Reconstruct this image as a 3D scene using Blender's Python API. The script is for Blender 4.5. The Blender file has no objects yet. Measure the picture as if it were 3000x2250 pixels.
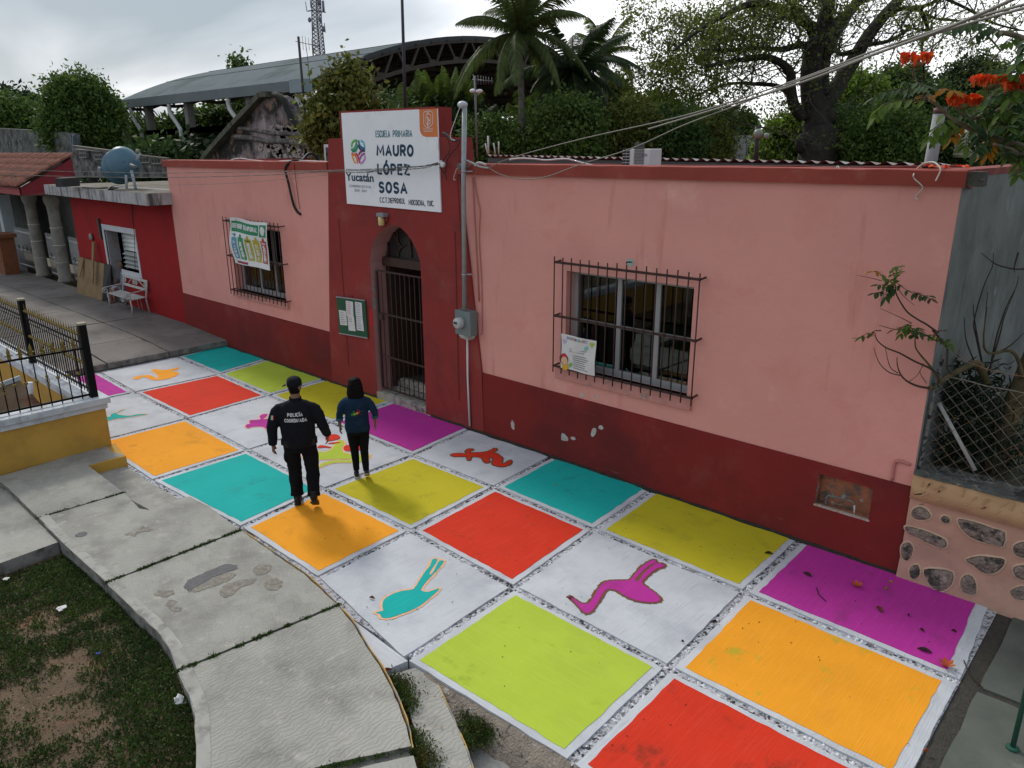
import bpy, bmesh, math, random
import numpy as np
from mathutils import Vector, Matrix, noise as mnoise
random.seed(7)
S = bpy.context.scene
COL = S.collection
R_ = math.radians

# ------------------------------------------------------------------ camera, sky, sun, exposure
CAMH = 4.7; FPX = 2209.157; YAW, PITCH, ROLL = -0.74673682, 0.30004093, -0.00302095
def _rot(yaw, pitch, roll):
    cy, sy = math.cos(yaw), math.sin(yaw)
    F = Vector((sy*math.cos(pitch), cy*math.cos(pitch), -math.sin(pitch)))
    r = Vector((cy, -sy, 0)); u = r.cross(F)
    c, s = math.cos(roll), math.sin(roll)
    return (c*r + s*u, -s*r + c*u, F)
CR, CU, CF = _rot(YAW, PITCH, ROLL)
cam = bpy.data.cameras.new('camera'); camo = bpy.data.objects.new('camera', cam); COL.objects.link(camo)
cam.sensor_width = 36; cam.lens = FPX/3000*36; cam.clip_end = 3000; cam.clip_start = 0.05
camo.matrix_world = Matrix(((CR.x, CU.x, -CF.x, 0), (CR.y, CU.y, -CF.y, 0), (CR.z, CU.z, -CF.z, CAMH), (0, 0, 0, 1)))
S.camera = camo
SUN_EL, SUN_DIR = R_(40), Vector((-0.975, 0.22, 0)).normalized()
SV = Vector((SUN_DIR.x*math.cos(SUN_EL), SUN_DIR.y*math.cos(SUN_EL), math.sin(SUN_EL)))
w = bpy.data.worlds.new('World'); S.world = w; w.use_nodes = True
nt = w.node_tree; nt.nodes.clear()
def N(t, ty, **k):
    n = t.nodes.new(ty)
    for a, b in k.items():
        if a in ('operation', 'blend_type', 'data_type', 'noise_dimensions', 'wave_type', 'bands_direction', 'feature', 'sky_type', 'distance', 'interpolation_type', 'vector_type'): setattr(n, a, b)
        else: n.inputs[a].default_value = b
    return n
out = N(nt, 'ShaderNodeOutputWorld'); bg = N(nt, 'ShaderNodeBackground'); bg.inputs['Strength'].default_value = 0.1
sky = N(nt, 'ShaderNodeTexSky'); sky.sky_type = 'NISHITA'; sky.sun_disc = False
sky.sun_elevation = SUN_EL; sky.sun_rotation = math.atan2(SUN_DIR.x, SUN_DIR.y)
sky.air_density = 1.0; sky.dust_density = 2.0
tc = N(nt, 'ShaderNodeTexCoord')
sep = N(nt, 'ShaderNodeSeparateXYZ'); nt.links.new(tc.outputs['Generated'], sep.inputs[0])
ad = N(nt, 'ShaderNodeMath', operation='ADD'); ad.inputs[1].default_value = 0.22; nt.links.new(sep.outputs['Z'], ad.inputs[0])
mx = N(nt, 'ShaderNodeMath', operation='MAXIMUM'); mx.inputs[1].default_value = 0.06; nt.links.new(ad.outputs[0], mx.inputs[0])
dv = N(nt, 'ShaderNodeVectorMath', operation='DIVIDE'); cmb = N(nt, 'ShaderNodeCombineXYZ')
for i in (0, 1): nt.links.new(mx.outputs[0], cmb.inputs[i])
cmb.inputs[2].default_value = 1
nt.links.new(tc.outputs['Generated'], dv.inputs[0]); nt.links.new(cmb.outputs[0], dv.inputs[1])
mp = N(nt, 'ShaderNodeMapping'); mp.inputs['Rotation'].default_value = (0, 0, R_(35)); mp.inputs['Scale'].default_value = (0.8, 1.3, 0.3); mp.inputs['Location'].default_value = (3.2, 1.5, 0)
nt.links.new(dv.outputs[0], mp.inputs['Vector'])
nz = N(nt, 'ShaderNodeTexNoise'); nz.inputs['Scale'].default_value = 0.85; nz.inputs['Detail'].default_value = 5; nz.inputs['Roughness'].default_value = 0.42; nz.inputs['Distortion'].default_value = 0.4
nt.links.new(mp.outputs[0], nz.inputs['Vector'])
# brightness rises smoothly over the part of the sky around the veiled sun
CENTRE = (CR*-0.02 + CF*1.0 + CU*0.38).normalized()
dot = N(nt, 'ShaderNodeVectorMath', operation='DOT_PRODUCT'); nt.links.new(tc.outputs['Generated'], dot.inputs[0]); dot.inputs[1].default_value = CENTRE
mr = N(nt, 'ShaderNodeMapRange'); mr.inputs['From Min'].default_value = 0.35; mr.inputs['From Max'].default_value = 1.0; mr.inputs['To Min'].default_value = 0.0; mr.inputs['To Max'].default_value = 0.36
nt.links.new(dot.outputs['Value'], mr.inputs['Value'])
sm0 = N(nt, 'ShaderNodeMath', operation='ADD'); nt.links.new(nz.outputs['Fac'], sm0.inputs[0]); nt.links.new(mr.outputs[0], sm0.inputs[1])
# one heavier grey cloud bank beside the bright veil
BANK = (CR*-.50 + CF*1.0 + CU*.42).normalized()
dot2 = N(nt, 'ShaderNodeVectorMath', operation='DOT_PRODUCT'); nt.links.new(tc.outputs['Generated'], dot2.inputs[0]); dot2.inputs[1].default_value = BANK
mr2 = N(nt, 'ShaderNodeMapRange'); mr2.inputs['From Min'].default_value = 0.86; mr2.inputs['From Max'].default_value = 1.0; mr2.inputs['To Min'].default_value = 0.0; mr2.inputs['To Max'].default_value = -0.36
nt.links.new(dot2.outputs['Value'], mr2.inputs['Value'])
sm = N(nt, 'ShaderNodeMath', operation='ADD'); nt.links.new(sm0.outputs[0], sm.inputs[0]); nt.links.new(mr2.outputs[0], sm.inputs[1])
cr = N(nt, 'ShaderNodeValToRGB'); nt.links.new(sm.outputs[0], cr.inputs[0])
cr.color_ramp.elements[0].position = 0.40; cr.color_ramp.elements[0].color = (0.225, 0.275, 0.32, 1)
cr.color_ramp.elements[1].position = 0.70; cr.color_ramp.elements[1].color = (0.98, 0.98, 1.0, 1)
e = cr.color_ramp.elements.new(0.52); e.color = (0.42, 0.455, 0.50, 1)
sc = N(nt, 'ShaderNodeVectorMath', operation='SCALE'); sc.inputs['Scale'].default_value = 10.5; nt.links.new(cr.outputs[0], sc.inputs[0])
mixn = N(nt, 'ShaderNodeMix', data_type='RGBA'); mixn.inputs[0].default_value = 0.9
nt.links.new(sky.outputs[0], mixn.inputs[6]); nt.links.new(sc.outputs[0], mixn.inputs[7])
nt.links.new(mixn.outputs[2], bg.inputs['Color']); nt.links.new(bg.outputs[0], out.inputs[0])
sl = bpy.data.lights.new('sun', 'SUN'); sl.energy = 1.35; sl.angle = R_(9); sl.color = (1, 0.95, 0.86)
so = bpy.data.objects.new('sun', sl); COL.objects.link(so); so.rotation_euler = (-SV).to_track_quat('-Z', 'Y').to_euler()
S.view_settings.view_transform = 'Standard'; S.view_settings.look = 'None'; S.view_settings.gamma = 1; S.view_settings.exposure = 0.55
S.view_settings.use_curve_mapping = False

# ------------------------------------------------------------------ measuring: a line of sight met with a real plane
def ray(u, v): return CR*((u-1500)/FPX) + CU*(-(v-1125)/FPX) + CF
O = Vector((0, 0, CAMH))
def G(u, v, z=0.0):
    d = ray(u, v); return O + d*((z-CAMH)/d.z)
def W(u, v, Y):
    d = ray(u, v); return O + d*(Y/d.y)
def XP(u, v, X):
    d = ray(u, v); return O + d*(X/d.x)
def DP(u, v, dist):
    d = ray(u, v); return O + d*dist      # dist along the view axis
def GF(u, v, zf):
    z = 0.1
    for _ in range(6): p = G(u, v, z); z = zf(p.x, p.y)
    return G(u, v, z)
Y0 = 8.717

# ------------------------------------------------------------------ object helpers
ORG = {}
def tag(o, label=None, cat=None, group=None, kind=None):
    if label: o['label'] = label
    if cat: o['category'] = cat
    if group: o['group'] = group
    if kind: o['kind'] = kind
    return o
def thing(name, loc, label, cat, group=None, kind=None):
    o = bpy.data.objects.new(name, None); COL.objects.link(o); o.location = loc; o.empty_display_size = 0.2
    ORG[o.name] = Vector(loc); return tag(o, label, cat, group, kind)
class MB:
    def __init__(s): s.v = []; s.f = []; s.m = []; s.smooth = []
    def add(s, vs, fs, mi=0, sm=False):
        b = len(s.v); s.v += [tuple(v) for v in vs]; s.f += [tuple(i+b for i in f) for f in fs]; s.m += [mi]*len(fs); s.smooth += [sm]*len(fs); return s
    def quad(s, a, b, c, d, mi=0): return s.add([a, b, c, d], [(0, 1, 2, 3)], mi)
    def box(s, lo, hi, mi=0):
        x0, y0, z0 = lo; x1, y1, z1 = hi
        x0, x1 = min(x0, x1), max(x0, x1); y0, y1 = min(y0, y1), max(y0, y1); z0, z1 = min(z0, z1), max(z0, z1)
        return s.add([(x0,y0,z0),(x1,y0,z0),(x1,y1,z0),(x0,y1,z0),(x0,y0,z1),(x1,y0,z1),(x1,y1,z1),(x0,y1,z1)],
                     [(0,3,2,1),(4,5,6,7),(0,1,5,4),(1,2,6,5),(2,3,7,6),(3,0,4,7)], mi)
    def hexa(s, b4, t4, mi=0):   # bottom ring ccw, top ring ccw
        return s.add(list(b4)+list(t4), [(3,2,1,0),(4,5,6,7),(0,1,5,4),(1,2,6,5),(2,3,7,6),(3,0,4,7)], mi)
    def bar(s, p0, p1, w, h=None, up=(0,0,1), mi=0):   # square bar between points
        p0, p1 = Vector(p0), Vector(p1); h = h or w; d = (p1-p0).normalized(); u = Vector(up)
        if abs(d.dot(u)) > .98: u = Vector((0,1,0))
        r = d.cross(u).normalized()*w/2; q = r.cross(d).normalized()*h/2
        return s.hexa([p0-r-q, p0+r-q, p0+r+q, p0-r+q], [p1-r-q, p1+r-q, p1+r+q, p1-r+q], mi)
    def tube(s, pts, r, n=8, mi=0, cap=True, sm=True):
        pts = [Vector(p) for p in pts]; rs = r if isinstance(r, (list, tuple)) else [r]*len(pts)
        V = []; F = []; prev = None
        for i, p in enumerate(pts):
            d = (pts[min(i+1, len(pts)-1)] - pts[max(i-1, 0)])
            d = d.normalized() if d.length > 1e-9 else Vector((0,0,1))
            if prev is None:
                a = d.orthogonal().normalized()
            else:
                a = prev - d*prev.dot(d); a = a.normalized() if a.length > 1e-6 else d.orthogonal().normalized()
            prev = a; b = d.cross(a)
            for k in range(n):
                t = 2*math.pi*k/n; V.append(p + (a*math.cos(t)+b*math.sin(t))*rs[i])
        for i in range(len(pts)-1):
            for k in range(n):
                k2 = (k+1) % n; F.append((i*n+k, i*n+k2, (i+1)*n+k2, (i+1)*n+k))
        s.add(V, F, mi, sm)
        if cap:
            b = len(s.v)-len(V)
            s.f.append(tuple(b+k for k in reversed(range(n)))); s.m.append(mi); s.smooth.append(False)
            s.f.append(tuple(b+len(V)-n+k for k in range(n))); s.m.append(mi); s.smooth.append(False)
        return s
    def lathe(s, prof, c, n=16, mi=0, sm=True, axis='Z'):   # prof [(r,z)]
        V = []; F = []; c = Vector(c)
        for r, z in prof:
            for k in range(n):
                t = 2*math.pi*k/n; x, y = r*math.cos(t), r*math.sin(t)
                V.append(c + (Vector((x, y, z)) if axis == 'Z' else Vector((x, -z, y)) if axis == 'Y' else Vector((z, x, y))))
        for i in range(len(prof)-1):
            for k in range(n): F.append((i*n+k, i*n+(k+1) % n, (i+1)*n+(k+1) % n, (i+1)*n+k))
        F.append(tuple(reversed(range(n)))); F.append(tuple(len(V)-n+k for k in range(n)))
        return s.add(V, F, mi, sm)
    def ngon(s, pts, th, mi=0, mside=None, dirv=(0,0,-1)):   # polygon top face extruded down by th along dirv
        pts = [Vector(p) for p in pts]; n = len(pts); d = Vector(dirv)*th
        nor = Vector((0,0,0))
        for i in range(n): nor += pts[i].cross(pts[(i+1) % n])
        if nor.dot(Vector(dirv)) > 0: pts = pts[::-1]
        b = len(s.v); s.v += [tuple(p) for p in pts] + [tuple(p+d) for p in pts]
        s.f.append(tuple(b+i for i in range(n))); s.m.append(mi); s.smooth.append(False)
        if th > 0:
            s.f.append(tuple(b+n+i for i in reversed(range(n)))); s.m.append(mi); s.smooth.append(False)
            for i in range(n):
                j = (i+1) % n; s.f.append((b+i, b+n+i, b+n+j, b+j)); s.m.append(mi if mside is None else mside); s.smooth.append(False)
        return s
    def sphere(s, c, r, n=10, mi=0, sc=(1,1,1)):
        prof = [(max(r*math.sin(math.pi*i/n), 1e-4), -r*math.cos(math.pi*i/n)) for i in range(n+1)]
        b = len(s.v); s.lathe(prof, (0,0,0), n+2, mi)
        for i in range(b, len(s.v)): x, y, z = s.v[i]; s.v[i] = (c[0]+x*sc[0], c[1]+y*sc[1], c[2]+z*sc[2])
        return s
    def build(s, name, mats, parent=None, bevel=0):
        if not isinstance(mats, (list, tuple)): mats = [mats]
        org = ORG[parent.name] if parent is not None else Vector((0,0,0))
        me = bpy.data.meshes.new(name)
        V = [(x-org.x, y-org.y, z-org.z) for x, y, z in s.v]
        me.from_pydata(V, [], s.f)
        for m in mats: me.materials.append(m)
        me.polygons.foreach_set('material_index', s.m); me.polygons.foreach_set('use_smooth', s.smooth)
        o = bpy.data.objects.new(name, me); COL.objects.link(o)
        if parent is not None: o.parent = parent
        ORG[o.name] = org
        if bevel:
            b = o.modifiers.new('bevel', 'BEVEL'); b.width = bevel; b.segments = 2; b.limit_method = 'ANGLE'
        return o
def clones(src, children=True):
    o = src.copy(); COL.objects.link(o); ORG[o.name] = ORG[src.name].copy()
    for ch in src.children:
        c = clones(ch); c.parent = o
    return o
def jag(pts, step=0.09, amp=0.008, seed=0, z=None):
    rr = random.Random(seed); out_ = []
    for i in range(len(pts)):
        a, b = Vector(pts[i]), Vector(pts[(i+1) % len(pts)]); L = (b-a).length; n = max(1, int(L/step))
        nrm = Vector((-(b-a).y, (b-a).x, 0)).normalized() if L > 0 else Vector((0,0,0))
        for k in range(n):
            p = a.lerp(b, k/n); p = p + nrm*rr.uniform(-amp, amp) if k else p
            if z is not None: p.z = z
            out_.append(p)
    return out_
def smoothpts(pts, n=6, closed=False):   # catmull-rom
    P = [Vector(p) for p in pts]; res = []; m = len(P)
    rng = range(m) if closed else range(m-1)
    for i in rng:
        g = (lambda k: P[k % m]) if closed else (lambda k: P[min(max(k, 0), m-1)])
        p0, p1, p2, p3 = g(i-1), g(i), g(i+1), g(i+2)
        for k in range(n):
            t = k/n; res.append(.5*((2*p1)+(-p0+p2)*t+(2*p0-5*p1+4*p2-p3)*t*t+(-p0+3*p1-3*p2+p3)*t**3))
    if not closed: res.append(P[-1])
    return res

# ------------------------------------------------------------------ materials
MATS = {}
def mat(name, c, rough=0.85, var=0.12, vs=2.0, bump=0.15, bs=60, c2=None, c2s=1.2, c2t=(0.5, 0.65), c3=None, c3s=5, c3t=(0.55, 0.7),
        aniso=None, metal=0, spec=0.3, trans=0, island=0, streak=None, coat=0, bdist=0.01):
    """c base colour; var broad tonal drift; c2/c3 stain colours masked by noise; aniso (axis stretch vector) for brushed relief"""
    if name in MATS: return MATS[name]
    m = bpy.data.materials.new(name); m.use_nodes = True; t = m.node_tree; b = t.nodes['Principled BSDF']; L = t.links.new
    b.inputs['Roughness'].default_value = rough; b.inputs['Metallic'].default_value = metal; b.inputs['Specular IOR Level'].default_value = spec
    if coat: b.inputs['Coat Weight'].default_value = coat
    if trans: b.inputs['Subsurface Weight'].default_value = 0
    geo = N(t, 'ShaderNodeNewGeometry'); pos = geo.outputs['Position']
    n1 = N(t, 'ShaderNodeTexNoise', Scale=vs, Detail=6.0, Roughness=0.6); L(pos, n1.inputs['Vector'])
    mrr = N(t, 'ShaderNodeMapRange'); mrr.inputs['From Min'].default_value = .3; mrr.inputs['From Max'].default_value = .7
    mrr.inputs['To Min'].default_value = 1-var; mrr.inputs['To Max'].default_value = 1+var*.6; L(n1.outputs['Fac'], mrr.inputs['Value'])
    col = N(t, 'ShaderNodeMix', data_type='RGBA', blend_type='MULTIPLY'); col.inputs[0].default_value = 1
    col.inputs[6].default_value = (*c, 1); L(mrr.outputs[0], col.inputs[7]); cur = col.outputs[2]
    def stain(cur, cc, s_, th, vec=None, fac=1.0, seed=0.0, det=8.0):
        n = N(t, 'ShaderNodeTexNoise', Scale=s_, Detail=det, Roughness=0.65)
        mpn = N(t, 'ShaderNodeMapping'); mpn.inputs['Location'].default_value = (seed*7.3, seed*3.1, seed)
        if vec is not None: mpn.inputs['Scale'].default_value = vec
        L(pos, mpn.inputs['Vector']); L(mpn.outputs[0], n.inputs['Vector'])
        r = N(t, 'ShaderNodeMapRange'); r.inputs['From Min'].default_value = th[0]; r.inputs['From Max'].default_value = th[1]; r.inputs['To Max'].default_value = fac
        L(n.outputs['Fac'], r.inputs['Value'])
        x = N(t, 'ShaderNodeMix', data_type='RGBA'); x.inputs[7].default_value = (*cc, 1); L(r.outputs[0], x.inputs[0]); L(cur, x.inputs[6]); return x.outputs[2]
    if c2: cur = stain(cur, c2, c2s, c2t, seed=1)
    if c3: cur = stain(cur, c3, c3s, c3t, seed=2)
    if streak:   # (colour, vector, (t0,t1), fac)
        cur = stain(cur, streak[0], 1.0, streak[2], vec=streak[1], fac=streak[3], seed=3)
    if island:
        x = N(t, 'ShaderNodeMix', data_type='RGBA', blend_type='MULTIPLY'); x.inputs[0].default_value = 1
        r = N(t, 'ShaderNodeMapRange'); r.inputs['To Min'].default_value = 1-island; r.inputs['To Max'].default_value = 1+island
        L(geo.outputs['Random Per Island'], r.inputs['Value']); L(cur, x.inputs[6]); L(r.outputs[0], x.inputs[7]); cur = x.outputs[2]
    L(cur, b.inputs['Base Color'])
    if bump:
        nb = N(t, 'ShaderNodeTexNoise', Scale=bs if not aniso else 1.0, Detail=4.0)
        if aniso:
            mpn = N(t, 'ShaderNodeMapping'); mpn.inputs['Scale'].default_value = aniso; L(pos, mpn.inputs['Vector']); L(mpn.outputs[0], nb.inputs['Vector'])
        else: L(pos, nb.inputs['Vector'])
        bp = N(t, 'ShaderNodeBump', Strength=bump, Distance=bdist); L(nb.outputs['Fac'], bp.inputs['Height']); L(bp.outputs[0], b.inputs['Normal'])
    if trans:
        tr = N(t, 'ShaderNodeBsdfTranslucent'); ms = N(t, 'ShaderNodeMixShader'); ms.inputs[0].default_value = trans
        L(cur, tr.inputs['Color']); o_ = t.nodes['Material Output']; L(b.outputs[0], ms.inputs[1]); L(tr.outputs[0], ms.inputs[2]); L(ms.outputs[0], o_.inputs[0])
    MATS[name] = m; return m
def flat(name, c, rough=.6, metal=0, spec=.3): return mat(name, c, rough=rough, var=.06, bump=0, metal=metal, spec=spec)
def glassmat(name, tint=(0.7, 0.75, 0.75), refl=0.12):
    if name in MATS: return MATS[name]
    m = bpy.data.materials.new(name); m.use_nodes = True; t = m.node_tree; t.nodes.remove(t.nodes['Principled BSDF']); L = t.links.new
    tr = N(t, 'ShaderNodeBsdfTransparent'); tr.inputs['Color'].default_value = (*tint, 1); gl = N(t, 'ShaderNodeBsdfGlossy', Roughness=.03)
    gl.inputs['Color'].default_value = (.9, .95, .95, 1)
    fr = N(t, 'ShaderNodeFresnel', IOR=1.5); ms = N(t, 'ShaderNodeMixShader'); ad = N(t, 'ShaderNodeMath', operation='ADD'); ad.inputs[1].default_value = refl
    L(fr.outputs[0], ad.inputs[0]); L(ad.outputs[0], ms.inputs[0]); L(tr.outputs[0], ms.inputs[1]); L(gl.outputs[0], ms.inputs[2]); L(ms.outputs[0], t.nodes['Material Output'].inputs[0])
    MATS[name] = m; return m

def text_mesh(txt, origin, xvec, yvec, th, mt, name, parent, bold=0.0, fit=True, align=None):
    """lettering built as thin solid letters: origin = lower-left point, xvec / yvec = full width and height vectors"""
    cu = bpy.data.curves.new('t', 'FONT'); cu.body = txt; cu.size = 1; cu.offset = bold; cu.extrude = 0; cu.resolution_u = 3
    to = bpy.data.objects.new('t', cu); COL.objects.link(to)
    dg = bpy.context.evaluated_depsgraph_get(); me = bpy.data.meshes.new_from_object(to.evaluated_get(dg)); bpy.data.objects.remove(to)
    n = len(me.vertices); co = np.empty(n*3); me.vertices.foreach_get('co', co); co = co.reshape(-1, 3)
    lo, hi = co.min(0), co.max(0); xvec, yvec, origin = Vector(xvec), Vector(yvec), Vector(origin)
    nrm = xvec.cross(yvec).normalized(); mb = MB()
    V = [origin + xvec*((p[0]-lo[0])/(hi[0]-lo[0])) + yvec*((p[1]-lo[1])/(hi[1]-lo[1])) + nrm*th for p in co]
    mb.add(V, [tuple(p.vertices) for p in me.polygons])
    bpy.data.meshes.remove(me)
    return mb.build(name, mt, parent)
def arc(cx, cy, rx, ry, a0, a1, n=10): return [(cx+rx*math.cos(math.radians(a0+(a1-a0)*k/n)), cy+ry*math.sin(math.radians(a0+(a1-a0)*k/n))) for k in range(n+1)]
GLY = {  # glyph: (width relative to height, strokes)
'A': (.68, [[(0,0),(.5,1),(1,0)], [(.2,.32),(.8,.32)]]), 'C': (.58, [arc(.55,.72,.55,.28,25,180,8)+[(0,.5)]+arc(.55,.28,.55,.28,180,335,8)]),
'D': (.62, [[(0,0),(0,1)], [(0,1),(.4,1)]+arc(.4,.65,.6,.35,90,0,6)+arc(.4,.35,.6,.35,0,-90,6)+[(0,0)]]),
'E': (.52, [[(1,1),(0,1),(0,0),(1,0)], [(0,.5),(.85,.5)]]), 'F': (.5, [[(1,1),(0,1),(0,0)], [(0,.5),(.85,.5)]]), 'G': (.62, [arc(.55,.7,.5,.3,30,180,8)+arc(.55,.3,.5,.3,180,360,8)+[(1.05,.48),(.6,.48)]]),
'H': (.62, [[(0,0),(0,1)],[(1,0),(1,1)],[(0,.5),(1,.5)]]), 'I': (.0, [[(0,0),(0,1)]]), 'Í': (.0, [[(0,0),(0,.95)],[(-.02,1.1),(.16,1.3)]]),
'J': (.5, [[(1,1),(1,.3)]+arc(.5,.3,.5,.3,0,-180,6)]), 'L': (.48, [[(0,1),(0,0),(1,0)]]), 'M': (.92, [[(0,0),(.08,1),(.5,.25),(.92,1),(1,0)]]), 'N': (.62, [[(0,0),(0,1),(1,0),(1,1)]]),
'O': (.66, [arc(.5,.5,.5,.5,90,450,18)]), 'Ó': (.66, [arc(.5,.5,.5,.5,90,450,18),[(.45,1.18),(.68,1.42)]]), 'P': (.56, [[(0,0),(0,1)],[(0,1),(.5,1)]+arc(.5,.73,.5,.27,90,-90,8)+[(0,.46)]]),
'R': (.58, [[(0,0),(0,1)],[(0,1),(.5,1)]+arc(.5,.73,.5,.27,90,-90,8)+[(0,.46)],[(.45,.46),(1,0)]]), 'S': (.56, [arc(.5,.75,.48,.25,30,270,10)+arc(.5,.25,.5,.25,90,-150,10)]),
'T': (.58, [[(0,1),(1,1)],[(.5,1),(.5,0)]]), 'U': (.62, [[(0,1),(0,.35)]+arc(.5,.35,.5,.35,180,360,8)+[(1,1)]]), 'V': (.6, [[(0,1),(.5,0),(1,1)]]), 'Y': (.6, [[(0,1),(.5,.45),(1,1)],[(.5,.45),(.5,0)]]), 'Z': (.6, [[(0,1),(1,1),(0,0),(1,0)]]),
'0': (.52, [arc(.5,.5,.5,.5,90,450,14)]), '1': (.15, [[(0,.8),(1,1),(1,0)]]), '3': (.48, [arc(.4,.75,.55,.25,140,-80,8)+arc(.4,.26,.6,.26,80,-150,8)]), '.': (.02, [[(0,0),(0,.03)]]), ',': (.04, [[(1,.05),(0,-.18)]]),
'X': (.6, [[(0,0),(1,1)],[(0,1),(1,0)]]), 'Ñ': (.62, [[(0,0),(0,1),(1,0),(1,1)],[(.2,1.2),(.8,1.25)]]), ' ': (.35, [])}
def stroke_text(txt, origin, xvec, yvec, wt, mt, name, parent, gap=.2, lift=.0, flatn=.3, sag=None, rscale=1.0):
    """hand-lettered characters made of rounded strokes; xvec/yvec are the full width and cap height"""
    origin, xvec, yvec = Vector(origin), Vector(xvec), Vector(yvec); H = yvec.length; yh = yvec/H; xh = xvec.normalized(); nrm = xh.cross(yh).normalized()
    r = wt*H/2; gp_ = gap+wt; tot = sum(GLY[c][0] for c in txt)+gp_*(len(txt)-1); s_ = (xvec.length-2*r)/tot; mb = MB(); x = r
    Hh = H-2*r
    for ch in txt:
        w_, st_ = GLY[ch]
        for pl in st_:
            P = []
            for a, b in pl:
                X = x+a*(w_ if w_ > .01 else .25)*s_; Y = r+b*Hh; p = origin+xvec.normalized()*X+yh*Y
                if sag: p = sag(p)
                P.append(p)
            if len(P) < 2: continue
            rw = r*rscale; d0 = (P[1]-P[0]).normalized(); d1 = (P[-1]-P[-2]).normalized()
            P2 = [P[0]-d0*rw*.6, P[0]-d0*rw*.3]+P+[P[-1]+d1*rw*.3, P[-1]+d1*rw*.6]; rs = [rw*.35, rw*.8]+[rw]*len(P)+[rw*.8, rw*.35]
            b0 = len(mb.v); mb.tube(P2, rs, 6, 0, True, False)
            for i in range(b0, len(mb.v)):
                v = Vector(mb.v[i]); k = (v-origin).dot(nrm) if not sag else 0
                mb.v[i] = tuple(v - nrm*k*(1-flatn) + nrm*lift) if not sag else tuple(v+nrm*lift)
        x += (w_+gp_)*s_
    return mb.build(name, mt, parent)
# ------------------------------------------------------------------ ground and pavements
earth = mat('earth', (.10,.075,.045), c2=(.045,.06,.02), c2s=.5, bump=.4, bs=20)
conc_grey = mat('conc_grey', (.30,.295,.285), var=.18, vs=1.2, c2=(.17,.17,.165), c2s=2.5, c2t=(.52,.75), c3=(.38,.37,.35), c3s=9, bump=.35, aniso=(6,70,20), bdist=.008)
conc_back = mat('conc_back', (.17,.155,.145), var=.2, vs=.9, c2=(.085,.08,.075), c2s=1.4, c2t=(.5,.72), bump=.4, aniso=(50,14,20), bdist=.01)
conc_side = mat('conc_side', (.24,.23,.215), var=.25, vs=5, c2=(.07,.07,.06), c2s=6, c2t=(.45,.7), c3=(.45,.33,.2), c3s=4, c3t=(.6,.72), bump=.7, bs=60)
conc_green = mat('conc_green', (.105,.115,.10), var=.3, vs=1.5, c2=(.20,.20,.18), c2s=1.2, c2t=(.62,.72), bump=.4, aniso=(9,60,20), bdist=.008)
joint_m = mat('joint_paint', (.52,.53,.57), var=.15, vs=9, c2=(.14,.14,.155), c2s=22, c2t=(.48,.60), c3=(.03,.03,.035), c3s=2.2, c3t=(.60,.66), bump=1.0, bs=45, bdist=.03)
pw = {}
for k, an in (('a', (4, 75, 10)), ('b', (75, 4, 10))):
    pw[k] = mat('white_wash_'+k, (.55,.575,.61), var=.12, vs=1.1, c2=(.41,.43,.475), c2s=1.7, c2t=(.46,.72),
                streak=((.30,.31,.36), (an[0]*.5, an[1]*.55, 1), (.56,.74), .6), bump=.5, aniso=an, bdist=.012, rough=.9, spec=.12)
PC = dict(teal=(.012,.40,.37), lime=(.42,.54,.055), yellow=(.50,.44,.022), red=(.62,.038,.016), orange=(.84,.34,.022), magenta=(.46,.035,.30))
pm = {}
for nme, c in PC.items():
    for k, an in (('a', (4, 80, 10)), ('b', (80, 4, 10))):
        dark = tuple(x*.72+.01 for x in c)
        pm[nme+k] = mat('paint_%s_%s' % (nme, k), c, rough=.85, var=.07, vs=1.3, c2=tuple(x*.86+.012 for x in c), c2s=1.4, c2t=(.55,.78), c3=dark, c3s=2.6, c3t=(.56,.72),
                        bump=.5, aniso=an, bdist=.008, spec=.12, streak=(tuple(min(.95,x*1.12+.035) for x in c), (an[0]*.45,an[1]*.45,1), (.50,.74), .35))
brownline = mat('outline_brown', (.17,.075,.035), var=.3, vs=20, bump=0)
peachline = mat('outline_peach', (.80,.45,.27), var=.2, vs=20, bump=0)

g = MB(); n = 24
def gz(x, y): return -0.42
g.quad((-1500,-1500,-.42), (1500,-1500,-.42), (1500,1500,-.42), (-1500,1500,-.42))
tag(g.build('ground', earth), kind='structure')

CP = {(1,1):(642,1096),(2,1):(787,1158),(4,1):(1209,1334),(5,1):(1447,1427),(6,1):(1741,1552),(7,1):(2181,1735),(8,1):(2809,1997),
(1,2):(393,1149),(2,2):(549,1226),(3,2):(726,1319),(4,2):(948,1432),(5,2):(1203,1555),(6,2):(1505,1721),(7,2):(1959,1956),
(3,3):(441,1408),(4,3):(701,1546),(5,3):(928,1695),(6,3):(1180,1936),(7,3):(1664,2239),
(0,0):(667,1007),(1,0):(787,1052),(2,0):(954,1111),(3,0):(1140,1179),(4,0):(1375,1258),(5,0):(1610,1340),(6,0):(1902,1440),(7,0):(2337,1588),(8,0):(2893,1780),
(0,1):(520,1045),(0,2):(289,1090)}
GP = {k: G(*v) for k, v in CP.items()}
for i in range(9): GP[(i,0)].y = 8.70
GP[(3,1)] = Vector((-11.15, 7.22, 0)); GP[(8,2)] = Vector((-.945, 5.45, 0)); GP[(8,3)] = Vector((-.945, 3.84, 0))
for i, x in ((0,-17.75),(1,-15.75),(2,-13.3)): GP[(i,3)] = Vector((x, 3.93, 0))
GP[(0,4)] = Vector((-17.75, 2.3, 0)); GP[(1,4)] = Vector((-15.7, 2.3, 0)); GP[(2,4)] = Vector((-13.2, 2.3, 0)); GP[(3,4)] = Vector((-11.3, 2.3, 0))
bed = MB()
bed.box((-17.9, 3.9, -.40), (-.935, 8.72, -.016)); 
pave = bed.build('pavement', joint_m); tag(pave, kind='structure')
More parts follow.
